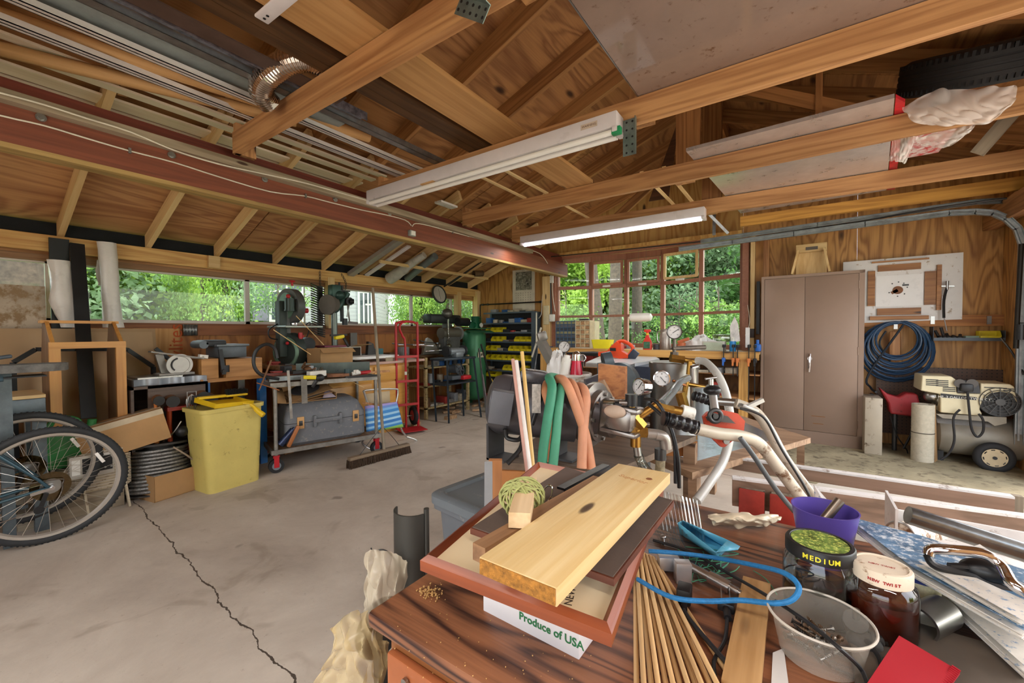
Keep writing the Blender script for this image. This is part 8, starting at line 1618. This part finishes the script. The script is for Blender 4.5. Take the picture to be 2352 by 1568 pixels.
# pine board, brown stick, yarn on block, angle iron
bm_ = wood('new_pine','e0c591','cda868','x',.55,2.2,.25,contrast=.6); e0,e1,e2,e3 = T(1128,1283,1.052),T(1248,1345,1.052),T(1558,1085,1.045),T(1402,1066,1.045)
ex = ((e3-e0)+(e2-e1)).normalized(); BO = Matrix.Translation((e0+e1+e2+e3)/4-V((0,0,.007)))@align(ex); ln,wd2 = ((e3-e0).length+(e2-e1).length)/2,((e1-e0).length+(e2-e3).length)/2
pb2 = TH('pine_board','new pale pine board with a knot lying on top of the stack in the foreground','board',M=BO); MB(BO).box((0,0,0),(ln,wd2,.0145),bev=.0006).build('board',bm_,pb2)
MB(BO).box((-ln/2-.0004,0,-.0),(.0012,wd2*.97,.0125)).build('end_grain',P('end_grain','b07a35',.9,0,.35,160,.8),pb2); text('Superior',.012,BO@Matrix.Translation((ln*.33,-wd2*.05,.0074))@Matrix.Rotation(rad(-105),4,'Z'),P('stamp_brown','b98a5a',.7),pb2,depth=.0001); KN = BO@Matrix.Translation((ln*.37,-wd2*.28,.0073)); MB(KN).torus(.0035,.0006,n=20,m=5).cyl((0,0,0),(0,0,.0003),.003).build('knot',P('knot_brown','7a4b28',.7),pb2)
plank('brown_stick',T(1100,1272,1.035),T(1375,1108,1.035),.016,.016,wood('stick_brown','96704e','6f4e34','x',.6,2.5,0),'brown square stick lying along the left edge of the pale pine board','stick')
plank('wood_block',T(1193,1195,1.052),T(1214,1108,1.04),.022,.015,wood('block_pale','d6bc96','b89a72','x',.6,2),'pale square block sticking out of the ball of yarn','block')
YM = Matrix.Translation(T(1199,1140,1.042))@Euler((rad(12),0,rad(10))).to_matrix().to_4x4(); yt_ = TH('yarn_ball','yellow-green cord wound in a ball around the pale block','yarn',M=YM); rnd = random.Random(3); Ry = .027
for k_ in range(13):
    pts = []; 
    tilt = Euler((rnd.uniform(-.6,.6),rnd.uniform(-.5,.5),rnd.uniform(0,3))).to_matrix()
    for i in range(90): a = 2*pi*i/15+.1; s = sin(i*.21+k_); rr_ = Ry*(1-.25*s*s)+.0008*rnd.random(); p = V((rr_*cos(a),s*.015,rr_*sin(a)*.75)); p = tilt@p if k_ > 6 else Matrix.Rotation(rnd.uniform(-.02,.02)+.12*(k_-3),3,'Z')@p; pts.append((p.x,p.y,p.z))
    MB(YM).tube(pts,.00085,5,2).build('strand',P('yarn_green','a3a76a',.8,0,.15,200),yt_)
ai = TH('angle_iron','short black angle iron lying on the dark panel','angle',T(1340,1095,1.03)); p,q = T(1288,1122,1.035),T(1392,1068,1.035); MB().bar(p,q,.012,.003).bar(p+V((.006,.0,-.006)),q+V((.006,0,-.006)),.003,.012).build('angle_body',P('black_iron','1e1d1f',.3,.4,.2,60),ai)
SO(MB().bar(T(1320,1130,1.02),T(1397,1085,1.02),.01,.005),'steel_strip',P('strip_blue','50626c',.35,.6),'blue-grey steel strip beside the black angle iron','strip')
SO(MB().torus(.012,.0016,Matrix.Translation(T(1256,1135,1.03))@Euler((1.2,.3,.2)).to_matrix().to_4x4()@Matrix.Diagonal((.5,1,1,1))).torus(.012,.0016,Matrix.Translation(T(1268,1158,1.025))@Euler((.3,.5,.6)).to_matrix().to_4x4()@Matrix.Diagonal((.5,1,1,1))),'steel_clip',CHROME(),'steel chain clip lying right of the yarn ball','clip')
# dowels
dw_ = wood('dowel','dcb883','b98f5c','x',.5,2,0); W8 = ['first','second','third','fourth','fifth','sixth','seventh','eighth','ninth','tenth','eleventh','twelfth','thirteenth','fourteenth']
for k_ in range(13):
    a = T(1458+k_*5.0,1290+k_*1.5,TZ+.004+.007*(k_ % 2)); b_ = T(1462+k_*17.5 if k_ < 12 else 1700,1590-(6 if k_ % 3 else 0),TZ+.004+.007*(k_ % 2)); a = a+(a-b_)*.15
    M = Matrix.Translation((a+b_)/2)@align(b_-a); h_ = (b_-a).length/2; tag(MB(M).cyl((-h_,0,0),(h_,0,0),.0028,n=10).build('dowel',dw_,origin=M),'thin wooden dowel in the bundle on the table, %s from the left' % W8[k_],'dowel','dowels on the foreground table')
# pine strip
plank('pine_strip',T(1738,1340,TZ+.007),T(1700,1590,TZ+.007),.034,.012,wood('strip_pine','c9a06c','9f7645','x',.6,2,.6),'scuffed pine strip lying between the dowels and the plastic tub','board')
SO(MB().slab([T(1775,1500,TZ+.001),T(1800,1490,TZ+.001),T(1815,1600,TZ+.001),T(1770,1600,TZ+.001)],.001),'paper_slip',P('paper_white'),'white paper slip under the plastic tub','paper')
# micrometer
mi = TH('micrometer','steel micrometer head in an aluminium bracket on the table','micrometer',T(1560,1310)); m_ = P('satin_steel','b3afab',.25,.9,.06)
p0,p1 = T(1585,1300,TZ+.018),T(1702,1362,TZ+.012); L = p1-p0; MB().cyl(p0,p0+L*.45,.0062).build('sleeve',m_,mi); MB().cyl(p0+L*.4,p0+L*.8,.0085).build('thimble',m_,mi); MB().cyl(p0+L*.8,p0+L*.95,.0055).cyl(p0+L*.95,p1,.0035).build('ratchet',m_,mi); q = T(1568,1312,TZ+.015); MB().box(q,(.022,.016,.03),rz=.5,bev=.001).box(T(1535,1290,TZ+.014),(.03,.018,.02),rz=.5,bev=.001).build('block',P('alu_block','c9c9cb',.35,.7),mi); MB().cyl(T(1523,1255,TZ+.015),T(1523,1235,TZ+.02),.003).sph(T(1523,1232,TZ+.022),.005,(1,1,.6)).build('screw',STEEL(),mi)
b = MB(); [b.cyl(T(x,y,TZ+.026),T(x,y,TZ+.0265),.0012,n=8) for x,y in ((1520,1285),(1530,1295),(1545,1292))]
# cords
def cord(pts,r_,mat,nm,lab,k=6): return SO(MB().tube([T(x,y,TZ+h) for x,y,h in pts],r_,8,k),nm,mat,lab,'cord')
cord(((1490,1265,.03),(1560,1270,.03),(1640,1280,.03),(1730,1297,.05),(1800,1315,.07),(1834,1345,.07),(1822,1375,.06),(1780,1385,.05),(1700,1378,.035),(1620,1380,.03),(1540,1370,.03),(1465,1330,.02)),.0032,P('cord_blue','2679b5',.6,0,.15,200,.3),'elastic_cord','bright blue elastic cord looped over the table')
cord(((1570,1400,.01),(1590,1430,.01),(1650,1500,.01),(1730,1590,.01)),.0028,P('cord_black'),'flat_cable','black flat cord running from the square plug to the bottom edge'); cord(((1670,1420,.01),(1665,1470,.006),(1640,1520,.006),(1650,1590,.006)),.0022,P('cord_black'),'plug_cable','black cord curving down from the two-pin plug')
cord(((1500,1240,.02),(1580,1265,.02),(1680,1320,.02),(1790,1385,.04),(1870,1440,.045),(1930,1490,.05),(1980,1540,.02),(2000,1600,.02)),.0022,P('cord_black'),'thin_cable','thin black cord crossing the plastic tub of screws'); cord(((1990,1470,.02),(2020,1510,.015),(2025,1550,.01),(2010,1600,.01)),.0028,P('cord_black'),'thin_cable','black cord loop between the tub and the red scraper')
t = TH('power_adapter','small black square plug with its cord on the dowels','plug',T(1572,1360)); q = T(1572,1362,TZ+.014); MB().box(q,(.018,.024,.02),rz=.1,bev=.002).bar(q+V((.002,-.01,-.004)),q+V((.006,-.028,-.006)),.007,.006,bev=.001).build('plug_body',BLK(),t)
t = TH('two_pin_plug','black two-pin plug with brass-coloured pins pointing up','plug',T(1670,1390)); q = T(1668,1392,TZ+.012); MB().box(q,(.02,.01,.012),bev=.002).cyl(q,T(1672,1420,TZ+.01),.0045).build('plug_body',BLK(),t); [MB().bar(T(x,1385,TZ+.014),T(x-2,1352,TZ+.014),.0015,.004).build('pin',STEEL(),t) for x in (1658,1677)]
b = MB(); rnd = random.Random(8)
for k_ in range(7): pts = [T(1560+k_*14+rnd.uniform(-8,8),1250+k_*10+rnd.uniform(-8,8),TZ+.004)]+[T(1600+rnd.uniform(-20,120),1290+rnd.uniform(-25,45),TZ+.003+.006*rnd.random()) for _ in range(3)]; b.tube(pts,.0007,5,6)
b.tube([T(1730,1310,TZ+.002),T(1760,1330,TZ+.002),T(1785,1365,TZ+.002)],.0007,5,5); SO(b,'green_string',P('string_green','4f9a78',.8),'thin green string tangled under the blue cord','string')
# blue scoop, clear tray, wrapped bundle
t = TH('blue_scoop','translucent bright blue plastic scoop on the table','scoop',T(1600,1240)); bs_ = P('scoop_blue','6fc8ea',.25,0,.04,trans=.2); k = T
a = [k(1562,1225),k(1648,1282),k(1672,1260),k(1590,1212)]; tp_ = [k(1557,1200,TZ+.03),k(1645,1268,TZ+.03),k(1672,1240,TZ+.03),k(1568,1195,TZ+.03)]
b = MB().add(a+tp_,[(0,1,2,3),(0,1,5,4),(1,2,6,5),(2,3,7,6),(3,0,4,7)]).add([tp_[1],tp_[2],k(1700,1255,TZ+.022),k(1695,1262,TZ+.022)],[(0,1,2,3)]); b.build('scoop_body',bs_,t,solid=.0015)
t = TH('clear_tray','clear ribbed plastic clamshell tray behind the picture frame','tray',T(1540,1180)); cl_ = glass('clamshell','f2f4f4',.04,1.5,.86)
def rb(u,v): 
    p = T(1500+105*u+15*v,1120+30*u+95*v,TZ+.055*(1-v*.8)+.004*abs(sin(u*38))); return p
MB().grid(rb,60,6).build('tray_shell',cl_,t); MB().grid(lambda u,v: T(1495+70*u+20*v,1205+25*u+40*v,TZ+.012*(1-v)+.004*abs(sin(u*30))),40,4).build('tray_lid',cl_,t)
cloth([[T(1625,1182,TZ+.012),T(1680,1175,TZ+.02),T(1740,1178,TZ+.02),T(1790,1182,TZ+.012)],[T(1630,1192,TZ+.02),T(1685,1188,TZ+.028),T(1740,1190,TZ+.026),T(1795,1190,TZ+.014)],[T(1645,1205,TZ+.004),T(1690,1207,TZ+.004),T(1745,1207,TZ+.004),T(1780,1200,TZ+.004)]],'wrapped_bundle',P('wrap_cream','ddd0b4',.35,0,.1,20,.2),'cream paper bundle wrapped in clear film at the back of the table','package',wr=.003,seed=2)
# purple cup
q = T(1892,1285); cu_ = TH('purple_cup','purple plastic cup holding a metal nozzle behind the salsa jar','cup',q); pr_ = .043; MB(Matrix.Translation(q)).lathe([(0,0),(pr_*.75,0),(pr_,.085),(pr_+.002,.085),(pr_+.001,.082),(pr_*.73,.003),(0,.003)],n=40).build('cup_body',P('cup_purple','5a4a9c',.35,0,.04),cu_)
SO(MB().cyl(q+V((.0,-.01,.07)),q+V((.02,.005,.1)),.007).cyl(q+V((-.0,-.01,.01)),q+V((.0,-.01,.07)),.008),'hose_nozzle',P('nickel','8d8378',.3,.9),'brownish metal nozzle standing in the purple cup','nozzle')
# jars
def jar(px,py,r_,h_,nm,lab,liquid,lid,lidr,lz=.4):
    q = T(px,py); F = Matrix.Translation(q); t = TH(nm,lab,'jar',M=F)
    MB(F).lathe([(0,0),(r_*.9,0),(r_,.006),(r_,h_*.72),(r_*.95,h_*.8),(lidr*.93,h_*.88),(lidr*.93,h_)],n=40).build('jar_glass',glass('jar_glass','f1f3ee',.0,1.5,.96),t); MB(F).lathe([(0,.003),(r_*.88,.003),(r_*.965,.008),(r_*.965,h_*lz),(0,h_*lz)],n=36).build('liquid',liquid,t)
    l = MB(F).lathe([(lidr,h_-.012),(lidr+.0015,h_-.012),(lidr+.0015,h_+.002),(lidr,h_+.004),(lidr*.9,h_+.0045),(lidr*.88,h_+.003),(0,h_+.003)],n=40).build('lid',lid,t); return t,F
jt,F = jar(1880,1408,.040,.092,'salsa_jar','wide glass jar half full of dark liquid with a black Medium lid',P('liquid_dark','1d1a22',.1),BLK(),.036,.45)
MB(F).cyl((0,0,.0951),(0,0,.0957),.031,n=36).build('lid_picture',P('lid_green','66803a',.4,0,.5,60,0,'cbd36a',.3),jt)
def around(s,size,r_,z,a0,F,mat,par,sp=.62):
    for i,ch in enumerate(s):
        if ch == ' ': continue
        a = a0+i*size*sp/r_; text(ch,size,F@Matrix.Rotation(a,4,'Z')@Matrix.Translation((0,-r_,z))@Matrix.Rotation(rad(90),4,'X'),mat,par,depth=.0002,bold=.0002)
around('MEDIUM',.0085,.0377,.0868,-.42,F,P('letter_yellow','e8dd3a',.5),jt,.78)
j2,F2 = jar(2022,1462,.034,.085,'glass_jar','smaller glass jar half full of amber liquid with a worn white lid',P('liquid_amber','6a2410',.1,trans=.4),P('lid_cream','d9cbb6',.5,0,.06,20,.02,'8c6d50',.15),.027,.62); text('NEW TWIST',.0045,F2@Matrix.Translation((0,-.002,.0885)),P('letter_red','a33030',.5),j2,depth=.0001); around('NEW TWIST',.0045,.0287,.0795,-.5,F2,P('letter_red'),j2,.75)
# deli tub with screws
q = T(1880,1502,TZ+.002); F = Matrix.Translation(q); tu = TH('plastic_tub','cloudy round plastic tub full of screws on the table','tub',M=F); cp_ = P('tub_clear','d8d0c2',.25,0,.04,alpha=.22); MB(F).lathe([(0,0),(.038,0),(.046,.04),(.05,.042),(.05,.046)],n=48).build('tub_body',cp_,tu); MB(F).torus(.05,.0014,Matrix.Translation((0,0,.045)),48,8).build('rim',P('tub_rim','c9c2b6',.3),tu)
rnd = random.Random(17)
def screw(M,L_,mat,lab):
    t = TH('wood_screw',lab,'screw',M=M,group='screws in the plastic tub'); pts = []
    MB(M).lathe([(0,0),(.0036,0),(.0016,.0025),(.0014,L_*.85),(.0002,L_)],n=8).build('shank',mat,t); MB(M).tube([(.0018*(1-.6*(i/60)**4)*cos(i*.9),.0018*(1-.6*(i/60)**4)*sin(i*.9),L_*.25+L_*.72*i/60) for i in range(61)],.0005,4).build('thread',mat,t); return t
for k_ in range(26):
    a,rr_ = rnd.uniform(0,6.28),rnd.uniform(0,.024); M = F@Matrix.Translation((rr_*cos(a),rr_*sin(a),.008+.0009*k_))@Euler((rad(90+rnd.uniform(-18,18)),0,rnd.uniform(0,6.28))).to_matrix().to_4x4()@Matrix.Translation((0,0,-.013))
    if k_ < 3: protos = (protos if k_ else [])+[screw(M,.028,[P('screw_zinc','8f8c86',.35,.9),P('screw_brown','6d5744',.5,.6),P('screw_dark','423c38',.5,.6)][k_],'bright zinc wood screw among the screws in the plastic tub,' ' longest' if False else ['bright zinc wood screw in the plastic tub','rusty brown wood screw in the plastic tub','dark wood screw in the plastic tub'][k_])]
    else: DUP(protos[k_ % 3],M=M)
# pipe bracket with bolt, metal pipe end, red scraper
t = TH('black_pipe_fitting','black rubber pipe fitting with a steel stud beside the tub','fitting',T(1965,1440)); MB().cyl(T(1965,1448,TZ),T(1965,1425,TZ+.032),.012).build('socket',P('rubber_worn','3a3836',.7,0,.2,30,.2),t); MB().cyl(T(1966,1425,TZ+.03),T(1967,1400,TZ+.045),.0035).build('stud',STEEL(),t); g = smooth([T(1975,1455,TZ+.012),T(2010,1465,TZ+.012),T(2045,1462,TZ+.012)],12); MB().tube(g,.01,12,radii=[.011 if i % 2 else .0095 for i in range(len(g))]).sph(T(1985,1475,TZ+.01),.014,(1.2,1,.8)).build('corrugated_neck',P('rubber_worn'),t)
SO(MB().pipe(T(2110,1432,TZ+.02),T(2165,1405,TZ+.02),.019,.0165,28),'pipe_ring',STEEL(),'short open metal pipe lying behind the small jar','pipe')
t = TH('small_can','blue and yellow labelled can behind the small jar','can',T(2105,1385)); q = T(2112,1395); MB().cyl(q,q+V((0,0,.05)),.02).build('can_body',P('can_blue','2f3c7d',.4,0,.3,30),t); MB().cyl(q+V((0,0,.02)),q+V((0,0,.04)),.0204).build('label',P('can_label','cfcaa8',.5,0,.3,60),t)
t = TH('red_scraper','red plastic scraper with ribbed edge at the bottom of the table','scraper',T(2080,1530)); rd = P('scraper_red','a01c28',.35,0,.05); sc_ = [T(1975,1600,TZ+.02),T(2065,1465,TZ+.03),T(2205,1548,TZ+.02),T(2160,1610,TZ+.012)]; MB().slab(sc_,.003).build('blade',rd,t); b = MB(); [b.bar(sc_[2].lerp(sc_[3],i/16)+V((0,0,.002)),sc_[2].lerp(sc_[3],i/16)+V((-.006,.002,.004)),.0015,.004) for i in range(17)]; b.build('ribs',rd,t)
SO(MB().b2((sc_[0].x,sc_[0].y+.0,TZ+.001),(sc_[2].x+.1,sc_[2].y+.10,TZ+.010),.003),'dark_tray',P('tray_dusty','5d5349',.6,0,.2,12,.1),'dusty dark tray under the red scraper and the magazines','tray')
# magazines and newspapers
npm = P('newsprint','d9d4cb',.6,0,.08,40,0,'5f86ad',.12); cov = P('cover_blue','5b7f9f',.35,0,.35,26,0,'d3dbe0',.35)
def mag(pts,z,th,lab,mat,n=6,nm='magazine'):
    q = [T(x,y,z) for x,y in pts]; t = TH(nm,lab,'magazine',q[0]); d = random.Random(int(z*1e4))
    for i in range(n): o = V((d.uniform(-.003,.003),d.uniform(-.003,.003),th*i/n)); MB().slab([p+o for p in q],th/n*.7).build('page',npm,t) if i < 3 or n < 4 else None
    MB().slab([p+V((0,0,th)) for p in q],.0006).build('cover',mat,t); return t
mag(((2095,1320),(2352,1560),(2560,1480),(2250,1270)),TZ+.012,.014,'lowest open magazine at the right edge with white page edges',npm); mag(((1940,1200),(2090,1320),(2352,1470),(2500,1380),(2120,1250)),TZ+.05,.012,'blue and white magazine stretched from the purple cup to the right edge',cov)
mag(((2200,1380),(2352,1470),(2480,1400),(2300,1330)),TZ+.045,.01,'pale blue folded magazine on top of the pile at the right edge',P('cover_pale','9fbcd6',.3,0,.3,12,0,'f0f0f0',.3)); mag(((2110,1300),(2180,1310),(2352,1390),(2352,1440)),TZ+.065,.006,'narrow folded newspaper lying over the blue magazine',npm)
text('NAVAL SCIENCE',.01,Matrix.Translation(T(2240,1420,TZ+.0635))@Matrix.Rotation(rad(-25),4,'Z'),P('letter_white','f0f0f0',.5),bpy.data.objects['magazine.001'],depth=.0001) if False else None
SO(MB().slab([D(1868,1112,.98),D(1915,1165,.95),D(1925,1210,.93),D(1878,1200,.96)],.002,-cF),'torn_card',P('card_white','dad8d6',.6,0,.15,20,0,'5a78a0',.2),'torn white printed card standing behind the purple cup','card')
# chrome bars and black cable at right
SO(MB().cyl(D(2085,1182,.78),D(2420,1290,.70),.0165,n=24),'chrome_tube',P('worn_chrome','7f8688',.22,.9,.3,10),'thick worn chrome tube sticking in from the right edge','tube')
SO(MB().tube([D(2132,1275,.51),D(2140,1262,.51),D(2180,1262,.50),D(2260,1272,.49),D(2300,1300,.48),D(2330,1345,.46),D(2400,1380,.45)],.006,12,6),'chrome_hook',CHROME(),'bent chrome rod curving over the magazines','rod'); SO(MB().tube([D(2130,1275,.52),D(2150,1300,.51),D(2230,1320,.50),D(2300,1350,.49),D(2400,1400,.47)],.0045,8,6).tube([D(2180,1300,.51),D(2260,1310,.50),D(2400,1370,.48)],.0045,8,6),'black_cable',BLK(),'pair of black cables lying along the bent chrome rod','cable')
SO(MB().sph(D(2265,1310,.50),.018,(1.3,.8,.7)),'black_clip',BLK(),'black rubber lump beside the black cables','clip')
# ================================================================ OUTSIDE
drv = P('added_driveway','b9b2a6',.8,0,.1,2,.1)  # unseen pale paving outside the openings, added to bounce sun up to the ceiling
ST(MB().b2((-5,-16,-.3),(12,-2.8,-.02)),'ground',drv)
ST(MB().b2((1.75,-2.8,-.3),(12,8,-.02)),'ground',drv)
ST(MB().b2((-90,-60,-.35),(60,90,-.3)),'ground',P('grass','54702e',.9,0,.35,2,.2))
def leafmat(key,col,tr):
    if key in MATS: return MATS[key]
    t = NT(key); p = t.p; oi = t.n('TexCoord'); n = t.n('TexNoise'); n.inputs['Scale'].default_value = .9; n.inputs['Detail'].default_value = 5; t.l(oi.outputs['Object'],n.inputs['Vector'])
    c = lin(col); r = t.ramp(n.outputs[0],[(.33,tuple(x*.55 for x in c[:3])),(.66,tuple(min(1,x*1.5) for x in c[:3]))]); t.l(r.outputs[0],p.inputs['Base Color']); p.inputs['Roughness'].default_value = .6
    tl = t.n('BsdfTranslucent'); t.l(r.outputs[0],tl.inputs[0]); mx = t.n('MixShader'); mx.inputs[0].default_value = .45; t.l(p.outputs[0],mx.inputs[1]); t.l(tl.outputs[0],mx.inputs[2]); t.l(mx.outputs[0],t.t.nodes['Material Output'].inputs[0])
    MATS[key] = t.m; return t.m
LM = [leafmat('leaf_bright','9cb955',.5),leafmat('leaf_mid','77994a',.5),leafmat('leaf_dark','52763c',.5),leafmat('leaf_cool','8ea681',.5)]
barkm = P('bark','564b41',.9,0,.3,14,.6)
def crown_mesh(seed,n,rx,rz_,leaf,blobs=34):
    rnd = random.Random(seed); vs = []; fs = []
    B = []
    for _ in range(blobs):
        th,ph = rnd.random()*6.28,math.acos(2*rnd.random()-1); r = rnd.random()**.4
        B.append(V((rx*r*sin(ph)*cos(th),rx*r*sin(ph)*sin(th),rz_*r*cos(ph))))
    for i in range(n):
        c = rnd.choice(B); p = c+V((rnd.gauss(0,.30),rnd.gauss(0,.30),rnd.gauss(0,.2)))*rx*.5
        s = leaf*(.6+.8*rnd.random()); q = Euler((rnd.gauss(0,.7),rnd.gauss(0,.7),rnd.random()*6.28)).to_matrix()
        b = len(vs)
        for x,y,z in ((-.5,-.06,0),(-.1,-.33,.06),(.5,0,-.08),(-.1,.33,.06),(-.5,.06,0)): vs.append(p+q@V((x*s,y*s,z*s)))
        fs.append((b,b+1,b+2,b+3,b+4))
    return vs,fs
_cr = {}
def tree(x,y,h,rx,rz_,mi,seed,label,tr=.16,n=5200,lean=0,leaf=.34,low=.45,grp='trees of the wood beyond the windows',cz=None,twigs=True):
    t = TH('broadleaf_tree',label,'tree',(x,y,-.3),random.random()*0,grp)
    k = (seed % 4,(n > 3000)+(n > 1000))
    cz = cz if cz is not None else h-rz_*.9
    if k not in _cr:
        vs,fs = crown_mesh(k[0]+3,(700,4200,9500)[k[1]],1,1,.062); _cr[k] = MB().add(vs,fs).build('foliage',LM[mi],t,flat=True)
        o = _cr[k]; o.location = (0,0,cz+.3)
        for v in o.data.vertices: v.co -= V((-x,-y,.3)) if False else V((0,0,0))
        o.data.transform(Matrix.Translation((x,y,-.3)))
    else:
        o = _cr[k].copy(); COL.objects.link(o); o.material_slots[0].link = 'OBJECT'; o.material_slots[0].material = LM[mi]; o.parent = t; o.location = (0,0,cz+.3)
    o.rotation_euler = (0,0,seed*1.3); o.scale = (rx,rx,rz_)
    pts = [V((x+lean*f*h*.9,y,-.3+f*h*.9)) for f in (0,.12,.3,.5,.7,1)]
    b = MB().tube(pts,tr,12,3,radii=[tr*1.25,tr*1.05,tr,tr*.92,tr*.82,tr*.7,tr*.5,tr*.35])
    b.build('trunk',barkm,t)
    rnd = random.Random(seed); b = MB()
    for i in range(7):
        f = .35+.55*rnd.random(); p = V((x+lean*f*h*.9,y,f*h*.9)); a = rnd.random()*6.28; L = rx*(.5+.5*rnd.random())
        b.tube([p,p+V((cos(a)*L*.5,sin(a)*L*.5,L*.25)),p+V((cos(a)*L,sin(a)*L,L*.3))],tr*.22,6,3,radii=[tr*.28,tr*.2,tr*.1])
    b.build('branch',barkm,t)
    return t
def at(px,dist,side=False):
    """ground point in the direction of a picture column, at a given horizontal distance"""
    d = W(px,760,y=10)-EYE; d.z = 0; d.normalize(); return d*dist
# large trunks seen through the bow window
for k,(px,dist,tr,lean,lab) in enumerate(((1410,11,.17,.02,'large trunk in the bow window, third pane from the left, thickest of the straight ones'),(1385,12.5,.2,-.11,'large leaning trunk in the second pane of the bow window'),(1463,14,.17,.0,'dark straight trunk just left of the white hanging jug'),(1372,19,.2,.0,'greyish trunk behind the leaning one in the bow window'))):
    p = at(px,dist); tree(p.x,p.y,11,3.0,2.2,k % 2,11+k,lab,tr,3600,lean,.2,cz=8.5)
i = 0
rnd = random.Random(4)
for px in range(1225,1800,48):
    for dist in (17,25,36):
        p = at(px+rnd.randint(-20,20),dist+rnd.random()*4)
        tree(p.x,p.y,6+dist*.16,2.0+dist*.045,2.0+dist*.05,(0,1,1,0,2,3)[i % 6] if px < 1450 else (3,2,1,3)[i % 4],i,'leafy tree behind the bow window, %s row, place %s from the left' % ({17: 'near',25: 'middle',36: 'far'}[dist],NW[(px-1225)//48]),.12,5200,0,.24,cz=1.4+dist*.07); i += 1
for px in (1300,1560,1600,1650,1700,1750):
    p = at(px,11+rnd.random()*2); tree(p.x,p.y,2.9,1.1,1.2,(1,2)[i % 2],i,'bushy shrub close behind the bow window, place %s from the left' % NW[(px-1300)//50],.04,1800,0,.17,cz=.9,grp='shrubs behind the bow window'); i += 1
# trees behind the left windows
for px in range(-330,620,85):
    for dist in ((13,20,30) if px < 420 else (23,30)):
        p = at(px+rnd.randint(-30,30),dist+rnd.random()*3)
        tree(p.x,p.y,5+dist*.18,1.7+dist*.05,1.7+dist*.055,(0,0,1,0,3)[i % 5],i,'bright green tree behind the left windows, %s row, place %s from the left' % ({13: 'near',20: 'middle',23: 'middle',30: 'far'}[dist],NW[(px+330)//85]),.1,5200,0,.24,cz=1.6+dist*.07); i += 1
for px in (470,520,555,940,970,1000,1030,1060,1100):
    for dist in ((11,22) if px < 700 else (12,20)):
        p = at(px,dist+rnd.random()); tree(p.x,p.y,5.0,.75 if dist < 15 else 1.5,1.5,(1,3,0)[i % 3],i,'green tree beside the neighbouring house, %s row, place %s' % ('near' if dist < 15 else 'far',NW[(470,520,555,940,970,1000,1030,1060,1100).index(px)]),.08,3000,0,.18,cz=2.6,grp='trees around the house'); i += 1
for px,dd in ((640,10.5),(700,11.5)):
    p = at(px,dd); tree(p.x,p.y,3.6,.9,.8,1,i,'slender leafy spray hanging before the grey house, %s one' % ('left' if px < 660 else 'right'),.03,420,0,.16,cz=2.4,grp='leafy sprays before the house'); i += 1
p = at(45,8.2); tree(p.x,p.y,9,2.6,1.8,1,3,'thick old trunk close behind the leftmost window',.36,1500,0,.3,cz=9.5)
# neighbouring house
hs = TH('house','two-storey house with pale grey clapboard siding beyond the left windows','house',at(740,17))
sid = NT('clapboard'); tcx = sid.n('TexCoord'); sp = sid.n('SeparateXYZ'); sid.l(tcx.outputs['Object'],sp.inputs[0])
fr_ = sid.math('FRACT',sid.math('MULTIPLY',sp.outputs[2],7.0)); rr = sid.ramp(fr_,[(.0,'77757a'),(.14,'a9a7aa'),(1.,'b0aeb1')]); sid.l(rr.outputs[0],sid.p.inputs['Base Color']); sid.p.inputs['Roughness'].default_value = .7
A = at(606,16); B = at(868,16.5); C = at(893,19.5); up = V((0,0,1))
for a_,b_ in ((A,B),(B,C)):
    n_ = (b_-a_).cross(up).normalized()
    MB().slab([a_+up*-.3,b_+up*-.3,b_+up*5.2,a_+up*5.2],.1,-n_).build('wall',sid.m,hs)
nrm = (B-A).cross(up).normalized()
if nrm.dot(-A) < 0: nrm = -nrm
def hw(px,z0,z1,wd,sh=True):
    d = (B-A).normalized(); k = at(px,1).normalized(); # intersect ray with wall line
    tt_ = (A.x*d.y-A.y*d.x)/(k.x*d.y-k.y*d.x); c = k*tt_+nrm*.03
    F = face((c.x,c.y,(z0+z1)/2),nrm)
    fr0 = MB(F).box((0,0,0),(wd+.16,z1-z0+.16,.06)).build('window_frame',WHT(),hs)
    q = MB(F).box((0,0,.035),(wd,z1-z0,.02)).build('pane',P('dark_glass','4a5358',.08),fr0)
    b = MB(F).box((0,0,.05),(.05,z1-z0,.02)).box((0,0,.05),(wd,.06,.02)); b.build('muntin',WHT(),fr0)
    if sh: MB(F).box((-wd/2-.32,0,.02),(.45,z1-z0+.1,.05)).build('shutter',P('shutter_grey','7d7a88',.6),hs)
hw(660,1.7,3.6,.9)
hw(835,1.6,3.9,.25,False); hw(845,1.6,3.0,.2,False)
E_ = at(905,15.0)
MB().slab([B+up*3.55,C+up*3.3,C+up*3.3+nrm*.8,B+up*3.55+nrm*.8],.12).build('eave',WHT(),hs)
MB().slab([A+up*5.2-nrm*6,B+up*5.2-nrm*6,B+up*5.2+nrm*.4,A+up*5.2+nrm*.4],.15).build('roof',P('roof_shingle','77716c',.8),hs)
